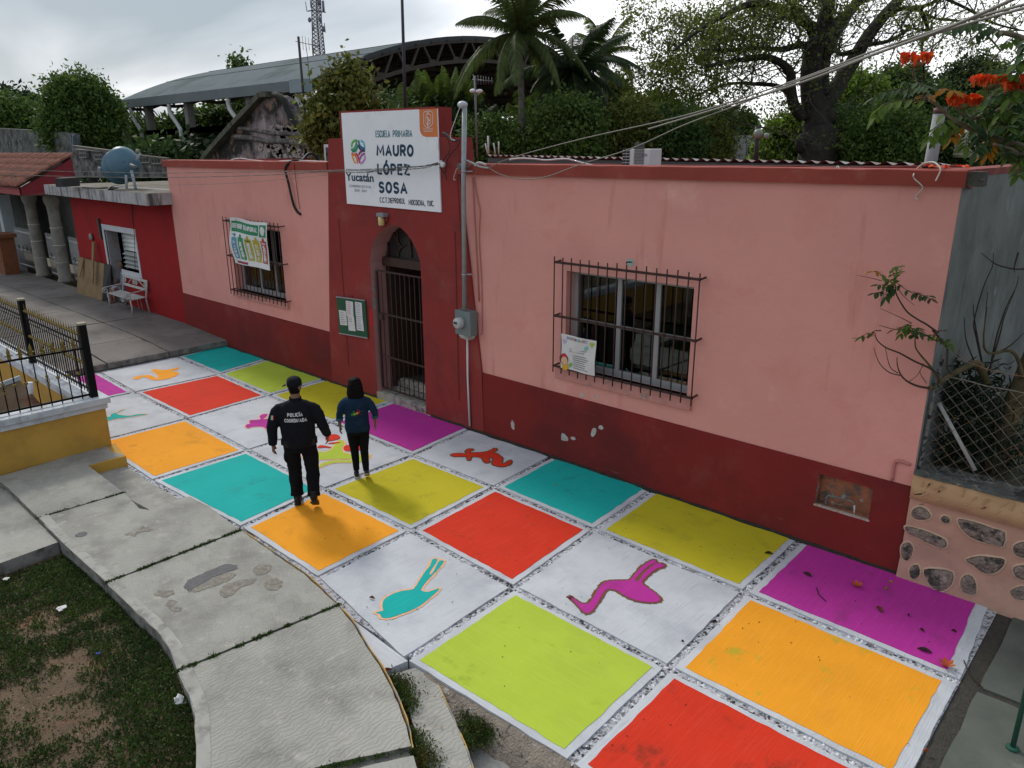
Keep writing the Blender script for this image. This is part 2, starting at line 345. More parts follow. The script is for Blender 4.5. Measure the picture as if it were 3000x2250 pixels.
ORG[pave.name] = Vector((0,0,0))
tiles = {  # (i,j) column i..i+1, row j..j+1 : colour of the square or None, brush direction, animal
(0,0):'teal',(1,0):'lime',(2,0):'yellow',(3,0):'magenta',(4,0):None,(5,0):'teal',(6,0):'yellow',(7,0):'magenta',
(0,1):None,(1,1):'red',(2,1):None,(3,1):None,(4,1):'yellow',(5,1):'red',(6,1):None,(7,1):'orange',
(0,2):'magenta',(1,2):None,(2,2):'orange',(3,2):'teal',(4,2):'orange',(5,2):None,(6,2):'lime',(7,2):'red'}
slabs = {}
for (i, j), c in tiles.items():
    q = [GP[(i,j)], GP[(i+1,j)], GP[(i+1,j+1)], GP[(i,j+1)]]   # wall side left, wall side right, near right, near left
    q = [p.copy() for p in q]; 
    def inset(q, d):
        r = []
        for a in range(4):
            p, nx, pv = q[a], q[(a+1) % 4], q[(a-1) % 4]
            e1 = (nx-p).normalized(); e2 = (pv-p).normalized(); r.append(p + e1*d[(a-1) % 4] + e2*d[a])   # d[a] inset of edge a (q[a]->q[a+1])
        return r
    # edges: 0 wall side, 1 right, 2 near side, 3 left
    jw = .043
    d = [jw if j else .0, jw, jw, jw]
    if i == 7: d[1] = .0
    sl_ = inset(q, d); k = 'ab'[(i*3+j*5+(i*j)) % 2]
    mb = MB(); mb.ngon(jag(sl_, .12, .007, i*10+j, 0.0), .10)
    s_ = mb.build('slab', pw[k], pave); slabs[(i,j)] = s_
    if c:
        sp_c = {(7,1):((.50,.36,.03),(.58,.66),2.3), (5,1):((.33,.045,.022),(.60,.68),4.0), (7,2):((.30,.035,.018),(.57,.66),1.6), (6,2):((.30,.40,.04),(.60,.70),2.0)}.get((i,j))
        if sp_c: pm[c+k] = mat('paint_scuffed_%d%d' % (i,j), PC[c], rough=.85, var=.08, vs=1.3, c2=tuple(x*.85+.01 for x in PC[c]), c2s=1.4, c2t=(.55,.78), c3=sp_c[0], c3s=sp_c[2], c3t=sp_c[1], bump=.5, aniso=(4,80,10) if k == 'a' else (80,4,10), bdist=.008, spec=.12, streak=(tuple(min(.95,x*1.12+.035) for x in PC[c]), (2,34,1) if k == 'a' else (34,2,1), (.50,.74), .35))
        ins = [.10 if j else .05, .12, .11, .12]
        pq = jag(inset(q, ins), .10, .008, 77+i*10+j, .004)
        pmb = MB(); pmb.ngon(pq, .003); 
        o = pmb.build('painted_square', pm[c+k], s_); o['label'] = c + ' painted square with a white border'
MB().ngon([Vector(tuple(p)) for p in (G(1195,1936,-.003), G(1122,1966,-.003), (-5.2,3.40,-.003), (-7.2,3.72,-.003), (-7.2,3.93,-.003))], .2).build('paint_fillet', pw['a'], pave)
# low curb face of the pavement towards the lane, and pebbles in the joints
curb_m = mat('curb_rough', (.26,.22,.18), var=.3, vs=8, c2=(.5,.5,.52), c2s=7, c2t=(.58,.66), c3=(.05,.05,.045), c3s=14, c3t=(.58,.68), bump=1, bs=50, bdist=.03)
cb = MB(); rr = random.Random(5)
x = -4.62; ring = []
for k in range(40):
    xx = -4.70 + k*.1; t = (xx+4.70)/3.9
    y1 = GP[(6,3)].y + .0 + (3.93-3.84)*0 - .02; 
    ring.append((xx, 3.86 - rr.uniform(-.012,.012), rr.uniform(-.012,.0)))
V = []; F = []
for (xx, yy, zz) in ring:
    V += [(xx, yy+.05, -.006+zz*.2), (xx, yy-.02-rr.uniform(0,.02), -.03+zz), (xx, yy-.10-rr.uniform(0,.05), -.10+zz), (xx, yy-.17-rr.uniform(0,.05), -.21)]
for k in range(len(ring)-1):
    for a in range(3): F.append((k*4+a, k*4+a+1, (k+1)*4+a+1, (k+1)*4+a))
cb.add(V, F, 0, True); cb.build('curb_face', curb_m, pave)
peb_w = mat('pebble_white', (.72,.73,.76), var=.1, vs=30, bump=.4, bs=120)
peb_d = mat('pebble_dark', (.06,.06,.065), var=.3, vs=30, bump=.4, bs=120)
pb = MB(); rr = random.Random(11)
ICO_V = [(0,0,1)]+[(math.cos(a*1.2566)*.9, math.sin(a*1.2566)*.9, .35) for a in range(5)]+[(math.cos(a*1.2566+.6)*.9, math.sin(a*1.2566+.6)*.9, -.4) for a in range(5)]
ICO_F = [(0,1+a,1+(a+1)%5) for a in range(5)]+[(1+a,6+a,1+(a+1)%5) for a in range(5)]+[(1+(a+1)%5,6+a,6+(a+1)%5) for a in range(5)]
def pebble(mb, c, r, mi):
    a = rr.uniform(0,6.3); ca, sa = math.cos(a), math.sin(a); sx, sy, sz = r*rr.uniform(.7,1.4), r*rr.uniform(.6,1), r*rr.uniform(.5,.8)
    mb.add([(c[0]+(x*sx*ca-y*sy*sa), c[1]+(x*sx*sa+y*sy*ca), c[2]+z*sz) for x,y,z in ICO_V], ICO_F, mi)
lines = []
for j in (1,2): lines += [(GP[(i,j)], GP[(i+1,j)]) for i in range(8)]
lines += [(GP[(i,3)], GP[(i+1,3)]) for i in (3,)]
for i in range(1,8): lines += [(GP[(i,j)], GP[(i,j+1)]) for j in (0,1,2)]
for a, b in lines:
    L_ = (b-a).length; ph = rr.uniform(0,10)
    for k in range(int(L_*42)):
        t = rr.random(); p = a.lerp(b, t); dd = (b-a).normalized(); nrm = Vector((-dd.y, dd.x, 0)); off = rr.uniform(-.04,.04)
        nv = mnoise.noise(Vector((p.x*1.7, p.y*1.7, ph)))
        mi = 1 if (nv > .12 and rr.random() < .75) or rr.random() < .15 else 0
        q = p+nrm*off; pebble(pb, (q.x, q.y, -.018), rr.uniform(.010,.022), mi)
o = pb.build('joint_gravel', [peb_w, peb_d], pave); o['kind'] = 'stuff'

# ---- animal silhouettes painted on the white slabs
def px(s, ox, oy, pts): return [G(ox+u/s, oy+v/s, 0) for u, v in pts]
def offset_poly(P, d):
    n = len(P); res = []; area = sum(P[i].x*P[(i+1)%n].y-P[(i+1)%n].x*P[i].y for i in range(n)); sg = 1 if area > 0 else -1
    for i in range(n):
        a, b, c = P[i-1], P[i], P[(i+1)%n]; t = (c-a); nn = Vector((t.y, -t.x, 0)); nn = nn.normalized()*sg if nn.length > 1e-6 else nn
        res.append(b + nn*d)
    return res
def silhouette(name, P, m_, mo, parent, d=.02, sub=3, z=.0):
    P = smoothpts(P, sub, True)
    if mo is not None:
        a = MB(); n = len(P)
        for i in range(n):
            p, q = P[i], P[(i+1) % n]; t = (q-p)
            if t.length < 1e-5: continue
            t.normalize(); nn = Vector((-t.y, t.x, 0)); w0, w1 = d*random.uniform(.7,1.35), d*random.uniform(.7,1.35); zz = .0035+z+.00004*(i % 40)
            a.quad(*[Vector((v.x, v.y, zz)) for v in (p-t*d*.6+nn*w0, p-t*d*.6-nn*w1, q+t*d*.6-nn*w0, q+t*d*.6+nn*w1)])
        a.build('painted_outline', mo, parent)
    b = MB(); b.ngon([Vector((p.x,p.y,.007+z)) for p in P], .002); o = b.build(name, m_, parent); return o
cat = px(2.212, 0, 600, [(865,1122),(885,1114),(930,1106),(980,1108),(1010,1124),(1028,1126),(1022,1106),(1006,1090),(985,1075),(1003,1066),(1040,1072),(1100,1068),(1155,1055),(1152,1066),(1110,1080),(1152,1086),(1152,1098),(1130,1115),(1080,1130),(1020,1137),(985,1134),(945,1119),(912,1119),(895,1131),(872,1130)])
silhouette('painted_bird', cat, pm['orangea'], peachline, slabs[(0,1)], .022)['label'] = 'orange painted long-tailed bird'
sw = px(3.95, 0, 1120, [(1100,425),(1210,405),(1275,400),(1280,378),(1310,362),(1345,355),(1400,325),(1436,316),(1375,346),(1352,364),(1385,380),(1500,390),(1560,378),(1610,372),(1700,371),(1640,385),(1550,395),(1440,415),(1350,422),(1280,440),(1220,455),(1100,475)])
silhouette('painted_swallow', sw, pm['teala'], peachline, slabs[(1,2)], .022, 2)
tu = px(2.212, 0, 600, [(1590,1438),(1600,1425),(1620,1420),(1615,1405),(1625,1397),(1660,1395),(1690,1390),(1682,1375),(1698,1360),(1735,1358),(1722,1378),(1708,1390),(1760,1386),(1830,1375),(1870,1345),(1890,1350),(1880,1380),(1900,1410),(1880,1450),(1850,1440),(1760,1442),(1738,1456),(1722,1452),(1700,1440),(1640,1441),(1608,1450)])
silhouette('painted_turtle', tu, pm['magentaa'], peachline, slabs[(2,1)], .02)
fr = px(3.77, 740, 1060, [(560,1000),(640,960),(700,990),(800,1000),(880,960),(920,900),(970,868),(1010,890),(1010,920),(985,950),(1000,1000),(1060,1020),(1150,1040),(1240,1020),(1290,1035),(1280,1065),(1240,1090),(1100,1075),(900,1078),(690,1085),(600,1080)])
silhouette('painted_frog', fr, pm['limea'], peachline, slabs[(3,1)], .03)
fl = px(3.77, 740, 1060, [(735,1158),(770,1125),(840,1103),(950,1092),(1100,1090),(1200,1085),(1200,1105),(1080,1115),(950,1115),(850,1130),(790,1150),(750,1170)])
silhouette('painted_frog_leg', fl, pm['limea'], peachline, slabs[(3,1)], .02)
for k, pts in enumerate(([(800,850),(850,812),(920,805),(965,830),(955,855),(900,870),(830,880)], [(1005,950),(1040,925),(1120,920),(1210,905),(1242,930),(1230,960),(1150,985),(1060,990),(1010,975)],
        [(715,945),(760,925),(860,945),(865,955),(800,950),(730,955)], [(830,905),(880,895),(960,892),(960,902),(880,910)])):
    silhouette('painted_frog_eye' if k < 2 else 'painted_frog_stripe', px(3.77, 740, 1060, pts), pm['reda'], None, slabs[(3,1)], 0, 3, .003)
lz = px(3.95, 940, 1050, [(1510,1120),(1540,1105),(1620,1100),(1690,1105),(1680,1075),(1700,1052),(1740,1048),(1760,1065),(1725,1075),(1730,1095),(1800,1092),(1880,1090),(1930,1078),(1985,1060),(2005,1045),(2032,1050),(2025,1070),(1985,1080),(2010,1095),(2060,1120),(2100,1165),(2090,1215),(2120,1225),(2160,1200),(2190,1180),(2205,1200),(2190,1225),(2140,1250),(2080,1255),(2010,1240),(1985,1215),(2000,1170),(1975,1150),(1930,1160),(1950,1180),(1935,1210),(1900,1205),(1880,1175),(1850,1150),(1740,1140),(1725,1180),(1700,1175),(1690,1140),(1600,1138),(1530,1135)])
silhouette('painted_lizard', lz, pm['reda'], brownline, slabs[(4,0)], .025, 2)
bd = px(1.746, 1100, 1300, [(0,866),(30,858),(40,855),(35,830),(40,805),(60,785),(100,765),(150,752),(195,745),(225,700),(258,650),(280,625),(290,595),(315,590),(310,612),(290,640),(275,668),(290,665),(312,625),(328,600),(350,602),(330,632),(300,665),(262,705),(235,742),(240,755),(270,760),(320,742),(322,752),(285,785),(230,830),(170,860),(140,870),(100,885),(60,895),(30,890),(25,875)])
silhouette('painted_bird', bd, pm['tealb'], peachline, slabs[(5,2)], .026, 2)['label'] = 'teal painted long-legged bird'
fm = px(1.746, 1100, 1300, [(990,782),(1020,800),(1060,822),(1095,815),(1120,780),(1150,730),(1180,708),(1230,702),(1300,700),(1330,665),(1370,625),(1410,600),(1430,598),(1432,612),(1400,625),(1360,660),(1325,700),(1345,705),(1370,670),(1400,640),(1440,612),(1475,622),(1470,632),(1440,640),(1400,670),(1362,708),(1385,735),(1430,765),(1452,790),(1450,808),(1400,812),(1330,802),(1270,775),(1235,752),(1190,745),(1165,765),(1140,810),(1110,855),(1075,868),(1050,845),(1020,812)])
silhouette('painted_flamingo', fm, pm['magentab'], brownline, slabs[(6,1)], .028, 2)

# ---- raised grey pavement in front of the neighbouring houses
def zr(x, y): return .15 + .045*min(max(-17.8-x, 0), 2.2) + .002*max(-20-x, 0)
rp = MB(); rp.box((-60, 2.2, -.41), (-17.86, 8.72, .06)); raised = rp.build('raised_pavement', conc_side); tag(raised, kind='structure')
xs = [-17.80, -19.55, -21.9, -24.3, -26.8, -29.2, -31.7, -34.2, -37.5, -41, -46, -53, -60]; ys = [8.72, 7.22, 5.82, 3.95, 2.2]
for a in range(len(xs)-1):
    for b in range(len(ys)-1):
        x1, x0, y1, y0 = xs[a]-.02, xs[a+1]+.02, ys[b]-.02, ys[b+1]+.02
        P = jag([Vector((x0,y0,0)), Vector((x1,y0,0)), Vector((x1,y1,0)), Vector((x0,y1,0))], .3, .012, a*7+b)
        mb = MB(); zt = random.uniform(-.006,.006)
        P = [Vector((p.x, p.y, zr(p.x,p.y)+zt)) for p in P]; mb.ngon(P, .13, 0, 1); mb.build('slab', [conc_back, conc_side], raised)

# ---- pavement going on to the right, lane below it
rs = MB(); rs.box((-.935, 3.0, -.40), (9, 8.72, -.025)); rpv = rs.build('side_pavement', mat('joint_dark', (.06,.055,.045), var=.3, vs=20, bump=1, bs=60, bdist=.02)); tag(rpv, kind='structure')
xr = [-.83, 1.05, 3.1, 5.2, 9]; yr = [8.66, 7.10, 5.55, 3.9, 3.0]
for a in range(4):
    for b in range(4):
        P = jag([Vector((xr[a]+.045,yr[b+1]+.045,0)), Vector((xr[a+1]-.045,yr[b+1]+.045,0)), Vector((xr[a+1]-.045,yr[b]-.045,0)), Vector((xr[a]+.045,yr[b]-.045,0))], .2, .01, a*5+b, -.004)
        MB().ngon(P, .08, 0).build('slab', conc_green, rpv)
lane = MB(); lane.box((-4.9, -12, -.40), (14, 3.82, -.19)); 
lane = lane.build('lane', mat('lane_concrete', (.25,.245,.235), var=.2, vs=1.3, c2=(.15,.15,.145), c2s=1.8, c2t=(.5,.7), bump=.4, bs=40)); tag(lane, kind='structure')

# ---- raised curved walk in the foreground
def zp(x, y): return min(.075 + .0115*(-4.5-x) if x < -4.5 else .075, .165)
def gp(pts): return [GF(u, v, zp) for u, v in pts]
Aj = [(109,1518),(366,1442)]; Bj = [(309,1708),(707,1552)]; Cj = [(518,1967),(991,1772)]; Dj = [(740,2300),(939,2250),(1207,2193)]
LA = [(109,1518),(172,1586),(258,1666),(309,1708)]; LB = [(309,1708),(366,1770),(452,1850),(492,1907),(518,1967)]; LC = [(518,1967),(547,2039),(564,2102),(566,2250),(560,2330)]
RA = [(366,1442),(395,1470),(412,1488),(436,1492),(470,1480),(538,1455),(561,1453),(618,1483),(670,1523),(707,1552)]
RB = [(707,1552),(767,1592),(825,1632),(893,1678),(945,1724),(991,1772)]; RC = [(991,1772),(1036,1821),(1077,1890),(1117,1947),(1145,1999),(1174,2062),(1197,2125),(1208,2190)]
walk = MB()
core = gp([(15,1400)]+LA+LB[1:]+LC[1:]+[(800,2500),(1300,2400)]+[(1250,2260)]+RC[::-1]+RB[::-1]+RA[::-1]+[(366,1442)])
core = [Vector((p.x, p.y, zp(p.x,p.y)-.045)) for p in offset_poly(core, -.03)]
walk.ngon(core, .46, 0); walk = walk.build('walkway', conc_side); tag(walk, kind='structure')
cw = {}
for k, an in (('a', (9,70,10)), ('b', (55,16,10))):
    cw[k] = mat('walk_concrete_'+k, (.335,.33,.30), var=.2, vs=1.0, c2=(.215,.21,.19), c2s=1.7, c2t=(.46,.66), c3=(.41,.39,.35), c3s=6, c3t=(.58,.75), bump=0)
    t = cw[k].node_tree; bsdf = t.nodes['Principled BSDF']; L = t.links.new; geo = N(t, 'ShaderNodeNewGeometry')
    wv = N(t, 'ShaderNodeTexWave'); wv.inputs['Scale'].default_value = 6.5; wv.inputs['Distortion'].default_value = 9; wv.inputs['Detail'].default_value = 2; wv.inputs['Detail Scale'].default_value = 1.6; wv.bands_direction = 'X' if k == 'a' else 'Y'
    nn = N(t, 'ShaderNodeTexNoise', Scale=45.0, Detail=3.0); L(geo.outputs['Position'], wv.inputs['Vector']); L(geo.outputs['Position'], nn.inputs['Vector'])
    ad = N(t, 'ShaderNodeMath', operation='ADD'); L(wv.outputs['Fac'], ad.inputs[0]); L(nn.outputs['Fac'], ad.inputs[1])
    bp = N(t, 'ShaderNodeBump', Strength=.42, Distance=.009); L(ad.outputs[0], bp.inputs['Height']); L(bp.outputs[0], bsdf.inputs['Normal'])
yedge = mat('worn_yellow_edge', (.52,.33,.11), var=.25, vs=6, c2=(.25,.24,.23), c2s=5, c2t=(.48,.55), c3=(.3,.13,.09), c3s=3, c3t=(.6,.65), bump=.5, bs=60)
rim = mat('walk_rim', (.35,.345,.315), var=.18, vs=3, c2=(.17,.165,.15), c2s=5, c2t=(.48,.68), bump=.3, bs=80)
def walkslab(outline, k, seed, gap=.02, edge=None):
    P = gp(outline); P = offset_poly(P, -gap); P = jag(P, .10, .006, seed); P = [Vector((p.x, p.y, zp(p.x, p.y))) for p in P]
    o = MB().ngon(P, .16, 0, 1).build('slab', [cw[k], conc_side], walk); return o
walkslab([(0-60,1408),(20,1388),(310,1302),(330,1322),(369,1334),(262,1363),(302,1392),(366,1442)]+[(109,1518)]+[(23,1434),(0,1415)], 'b', 1)
sA = walkslab(LA+[(480,1640)]+[(707,1552)]+RA[::-1][1:]+[], 'a', 2)
sB = walkslab(LB+[(750,1872)]+[(991,1772)]+RB[::-1][1:], 'b', 3)
sC = walkslab(LC+[(700,2318)]+Dj[1:2]+RC[::-1], 'a', 4)
walkslab([(700,2340),(945,2268),(1212,2208),(1232,2262),(1260,2340),(1300,2420),(760,2480)], 'b', 5)
# lighter smooth rims along the curved edges
def rimstrip(pts, wd, par, side):
    P = smoothpts(gp(pts), 4); V = []; F = []
    for i, p in enumerate(P):
        t = (P[min(i+1,len(P)-1)]-P[max(i-1,0)]).normalized(); nn = Vector((-t.y, t.x, 0))*side
        for dd_ in (.022, wd+random.uniform(-.006,.006)):
            q = p+nn*dd_; V.append((q.x, q.y, zp(q.x,q.y)+.004))
    for i in range(len(P)-1): F.append((2*i, 2*i+1, 2*i+3, 2*i+2) if side < 0 else (2*i, 2*i+2, 2*i+3, 2*i+1))
    MB().add(V, F).build('rim', rim, par)
rimstrip(LA, .13, sA, 1); rimstrip(LB, .13, sB, 1); rimstrip(LC, .13, sC, 1)
def yellowedge(pts, par, dz=0.0, zf=zp):
    P = smoothpts([GF(u, v, zf) for u, v in pts], 4); m_ = MB()
    V = []; F = []
    for i, p in enumerate(P):
        t = (P[min(i+1,len(P)-1)]-P[max(i-1,0)]).normalized(); nn = Vector((-t.y, t.x, 0)); z = zf(p.x,p.y); j_ = random.uniform(-.004,.005)
        for a, b in ((-.008+j_, .003), (-.001, .001), (.003, -.015), (.004, -.12)):
            q = p+nn*-a if True else p; V.append((q.x+0, q.y+0, z+b))
    for i in range(len(P)-1):
        for a in range(3): F.append((4*i+a, 4*(i+1)+a, 4*(i+1)+a+1, 4*i+a+1))
    m_.add(V, F); m_.build('painted_edge', yedge, par)
yellowedge(RB, sB); yellowedge(RC, sC)
# worn patch and hollows in the middle slab
hol = mat('worn_aggregate', (.30,.27,.22), var=.3, vs=20, c2=(.20,.195,.18), c2s=20, c2t=(.45,.6), bump=1, bs=70, bdist=.02)
def patch(pts, m_, par, z=.004, nm='worn_patch'):
    P = [GF(u, v, zp) for u, v in pts]; P = smoothpts(P, 5, True); P = [Vector((p.x+random.uniform(-.013,.013), p.y+random.uniform(-.013,.013), zp(p.x,p.y)+z)) for p in P]
    MB().ngon(P, .003).build(nm, m_, par)
s4 = lambda L: [(u/1.7464, 1300+v/1.7464) for u, v in L]
patch(s4([(940,735),(965,700),(1010,675),(1080,645),(1150,620),(1205,622),(1210,640),(1160,660),(1080,690),(1000,735),(975,755)]), mat('worn_black', (.13,.13,.135), var=.25, vs=20, bump=.5, bs=90), sB)
patch(s4([(965,760),(1010,735),(1085,692),(1160,662),(1205,668),(1170,700),(1120,722),(1060,740),(1010,757)]), hol, sB)
patch(s4([(1125,765),(1150,725),(1200,705),(1260,695),(1310,690),(1280,720),(1220,745),(1180,780),(1140,785)]), hol, sB)
patch(s4([(1300,640),(1335,618),(1380,622),(1385,640),(1350,668),(1308,672)]), hol, sB)
patch(s4([(1355,725),(1375,695),(1420,690),(1445,705),(1430,740),(1380,752)]), hol, sB)
patch(s4([(790,770),(820,750),(880,752),(888,770),(840,785)]), hol, sB)
patch(s4([(845,825),(870,800),(900,808),(890,835),(930,842),(910,860),(880,850)]), hol, sB)
patch(s4([(640,465),(665,455),(690,462),(700,445),(730,425),(760,430),(780,440),(750,450),(715,452),(690,472),(660,470)]), hol, sA)
patch(s4([(385,468),(420,452),(445,458),(425,475),(395,476)]), mat('worn_black', (.1,.1,.1)), sA)
# slanting strip of step beside the walk and the lower slabs
def zs(x, y): return -.03
st = MB(); P = [GF(u, v, zs) for u, v in [(1144,1976),(1252,1946),(1262,1962),(1290,2020),(1330,2110),(1365,2190),(1386,2256),(1420,2400),(1300,2400),(1245,2230),(1200,2085),(1165,2010)]]
stp = MB().ngon(jag(P, .1, .005, 3), .2, 0, 1).build('step', [cw['a'], conc_side]); tag(stp, kind='structure')
yellowedge([(1258,1952),(1290,2020),(1330,2110),(1365,2190),(1386,2256),(1400,2320)], stp, 0, zs)
# flat concrete wedge between the walk and the painted squares, yellow-faced end block
zw = lambda x, y: .004
MB().ngon([GF(u, v, zw) for u, v in [(255,1345),(375,1370),(450,1420),(526,1463),(480,1570),(290,1490)]], .05).build('wedge_slab', cw['b'], walk)
bfy = mat('yellow_wall_paint', (.50,.29,.055), var=.12, vs=1.5, c2=(.36,.21,.05), c2s=1.6, c2t=(.5,.72), bump=.2, bs=50)
a, b_, c_, d_ = [GF(u, v, zp) for u, v in [(262,1363),(368,1335),(369,1334),(302,1392)]]
e0 = GF(262,1363,zp); e1 = GF(368,1335,zp); e0.z = e1.z = .165
f0 = Vector((e0.x+.02, e0.y, 0)); f1 = Vector((e1.x+.02, e1.y, 0))
MB().hexa([Vector((e0.x-.3,e0.y,-.02)), Vector((e0.x+.035,e0.y,-.02)), Vector((e1.x+.035,e1.y,-.02)), Vector((e1.x-.7,e1.y+.1,-.02))],
          [Vector((e0.x-.3,e0.y,.158)), Vector((e0.x+.01,e0.y,.158)), Vector((e1.x+.01,e1.y,.158)), Vector((e1.x-.7,e1.y+.1,.158))]).build('yellow_riser', bfy, walk)
# plaza slab at far left, beyond the walk
MB().ngon([GF(u, v, lambda x, y: .09) for u, v in [(-80,1380),(-5,1424),(23,1440),(106,1521),(170,1588),(0,1650),(-200,1720)]], .2, 0, 1).build('side_slab', [cw['b'], conc_side], walk)

# ---- lawn: soil with ragged low weeds
def zl(x, y): return -.07 + .035*mnoise.noise(Vector((x*1.1, y*1.1, 3))) + .012*mnoise.noise(Vector((x*6, y*6, 9)))
xa, xb, ya, yb = -12.5, -4.2, -5.0, 2.75; nx, ny = 110, 100; V = []; F = []
for i in range(nx+1):
    for j in range(ny+1):
        x = xa+(xb-xa)*i/nx; y = ya+(yb-ya)*j/ny; V.append((x, y, zl(x, y)))
for i in range(nx):
    for j in range(ny): F.append((i*(ny+1)+j, (i+1)*(ny+1)+j, (i+1)*(ny+1)+j+1, i*(ny+1)+j+1))
soil = mat('soil', (.12,.080,.048), var=.3, vs=4, c2=(.155,.08,.045), c2s=1.3, c2t=(.55,.65), c3=(.30,.25,.17), c3s=28, c3t=(.62,.68), bump=.9, bs=45, bdist=.02)
tag(MB().add(V, F, 0, True).build('lawn_soil', soil), kind='structure')
# ------------------------------------------------------------------ the school
pink = mat('pink_plaster', (.645,.305,.265), var=.07, vs=.7, c2=(.615,.27,.235), c2s=1.2, c2t=(.54,.68), c3=(.72,.39,.34), c3s=1.1, c3t=(.6,.8), bump=.35, bs=9, bdist=.02,
           streak=((.50,.19,.16), (3.5,3.5,.45), (.58,.70), .6), spec=.15)
pink2 = mat('pink_pipe_paint', (.46,.19,.17), bump=.1)
maroon = mat('maroon_plaster', (.245,.036,.032), var=.12, vs=.9, c2=(.16,.03,.03), c2s=1.5, c2t=(.5,.75), c3=(.26,.075,.06), c3s=.8, c3t=(.55,.75), bump=.15, bs=80, spec=.2)
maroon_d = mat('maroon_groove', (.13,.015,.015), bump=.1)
plinth_m = mat('plinth_plaster', (.195,.022,.020), var=.14, vs=1.0, c2=(.21,.045,.04), c2s=1.2, c2t=(.55,.75), c3=(.11,.02,.02), c3s=.6, c3t=(.5,.7), bump=.2, bs=60, spec=.2,
               streak=((.24,.12,.10), (2.0,2.0,14), (.66,.74), .5))
cornice_m = mat('cornice_plaster', (.28,.055,.040), var=.15, vs=1.5, c2=(.30,.09,.065), c2s=3, c2t=(.58,.72), bump=.3, bs=40)
roof_red = mat('roof_red', (.30,.055,.045), var=.2, vs=1.2, c2=(.42,.16,.12), c2s=2, c2t=(.55,.7), bump=.3, bs=40)
redroof_d = mat('parapet_red', (.20,.035,.032), var=.15, vs=2, c2=(.27,.07,.05), c2s=3, bump=.2)
reveal_m = mat('reveal_plaster', (.42,.215,.20), var=.12, vs=3, c2=(.30,.26,.26), c2s=3, c2t=(.6,.68), c3=(.45,.06,.04), c3s=2.2, c3t=(.72,.76), bump=.3, bs=50)
alum = flat('aluminium', (.33,.34,.355), .45, .3)
alum_d = flat('aluminium_shadow', (.16,.165,.17), .5, .2)
iron = mat('iron_brown', (.045,.026,.022), rough=.6, var=.25, vs=20, bump=.1)
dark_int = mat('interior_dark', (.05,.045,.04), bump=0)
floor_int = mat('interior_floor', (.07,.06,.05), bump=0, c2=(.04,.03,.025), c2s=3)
greyraw = mat('raw_render', (.185,.195,.185), var=.25, vs=1.0, c2=(.085,.095,.09), c2s=1.1, c2t=(.45,.7), c3=(.29,.31,.30), c3s=1.7, c3t=(.6,.75), bump=.25, bs=50,
              streak=((.025,.028,.025), (5.0,3.2,.45), (.60,.70), .85))
glass = glassmat('window_glass', (.50,.53,.51), .03)
school = thing('school_building', (-11, 8.717, 0), 'pink school building with maroon plinth, cornice and arched entrance tower', 'school')
XL, XR, ZT, ZC = -20.06, -1.965, 4.505, 4.347
def wallrect(x0, x1, z0, z1, holes, y0, y1):
    mb = MB(); xs_ = sorted({x0, x1, *[h[0] for h in holes], *[h[1] for h in holes]}); zs_ = sorted({z0, z1, *[h[2] for h in holes], *[h[3] for h in holes]})
    for a in range(len(xs_)-1):
        for b in range(len(zs_)-1):
            cx, cz = (xs_[a]+xs_[a+1])/2, (zs_[b]+zs_[b+1])/2
            if any(h[0] < cx < h[1] and h[2] < cz < h[3] for h in holes): continue
            X0, X1, Z0, Z1 = xs_[a], xs_[a+1], zs_[b], zs_[b+1]
            mb.quad((X0,y0,Z0),(X1,y0,Z0),(X1,y0,Z1),(X0,y0,Z1)); mb.quad((X1,y1,Z0),(X0,y1,Z0),(X0,y1,Z1),(X1,y1,Z1))
    for h in holes:
        X0, X1, Z0, Z1 = h
        mb.quad((X0,y0,Z0),(X0,y0,Z1),(X0,y1,Z1),(X0,y1,Z0)); mb.quad((X1,y0,Z1),(X1,y0,Z0),(X1,y1,Z0),(X1,y1,Z1))
        mb.quad((X0,y0,Z1),(X1,y0,Z1),(X1,y1,Z1),(X0,y1,Z1)); mb.quad((X1,y0,Z0),(X0,y0,Z0),(X0,y1,Z0),(X1,y1,Z0))
    return mb
WR = (-6.962, -4.848, 1.50, 3.005); WL = (-17.04, -14.865, 1.53, 3.06)
wallrect(XL, -12.78, 1.09, ZC, [WL], Y0, Y0+.30).build('wall', pink, school)
wallrect(-9.22, XR, 1.09, ZC, [WR], Y0, Y0+.30).build('wall', pink, school)
def plinth(x0, x1):
    mb = MB(); n = int((x1-x0)/.25); P = []
    for i in range(n+1):
        x = x0+(x1-x0)*i/n; P.append(x)
    for i in range(n):
        a, b = P[i], P[i+1]
        mb.add([(a,Y0-.028,-.05),(b,Y0-.028,-.05),(b,Y0-.028,1.082),(a,Y0-.028,1.082),(a,Y0+.25,1.095),(b,Y0+.25,1.095)], [(0,1,2,3),(3,2,5,4)])
    mb.quad((x1,Y0-.028,-.05),(x1,Y0+.3,-.05),(x1,Y0+.3,1.09),(x1,Y0-.028,1.082)); mb.quad((x0,Y0+.3,-.05),(x0,Y0-.028,-.05),(x0,Y0-.028,1.082),(x0,Y0+.3,1.09))
    return mb
NX0, NX1, NZ0, NZ1 = -2.985, -2.352, .548, .952
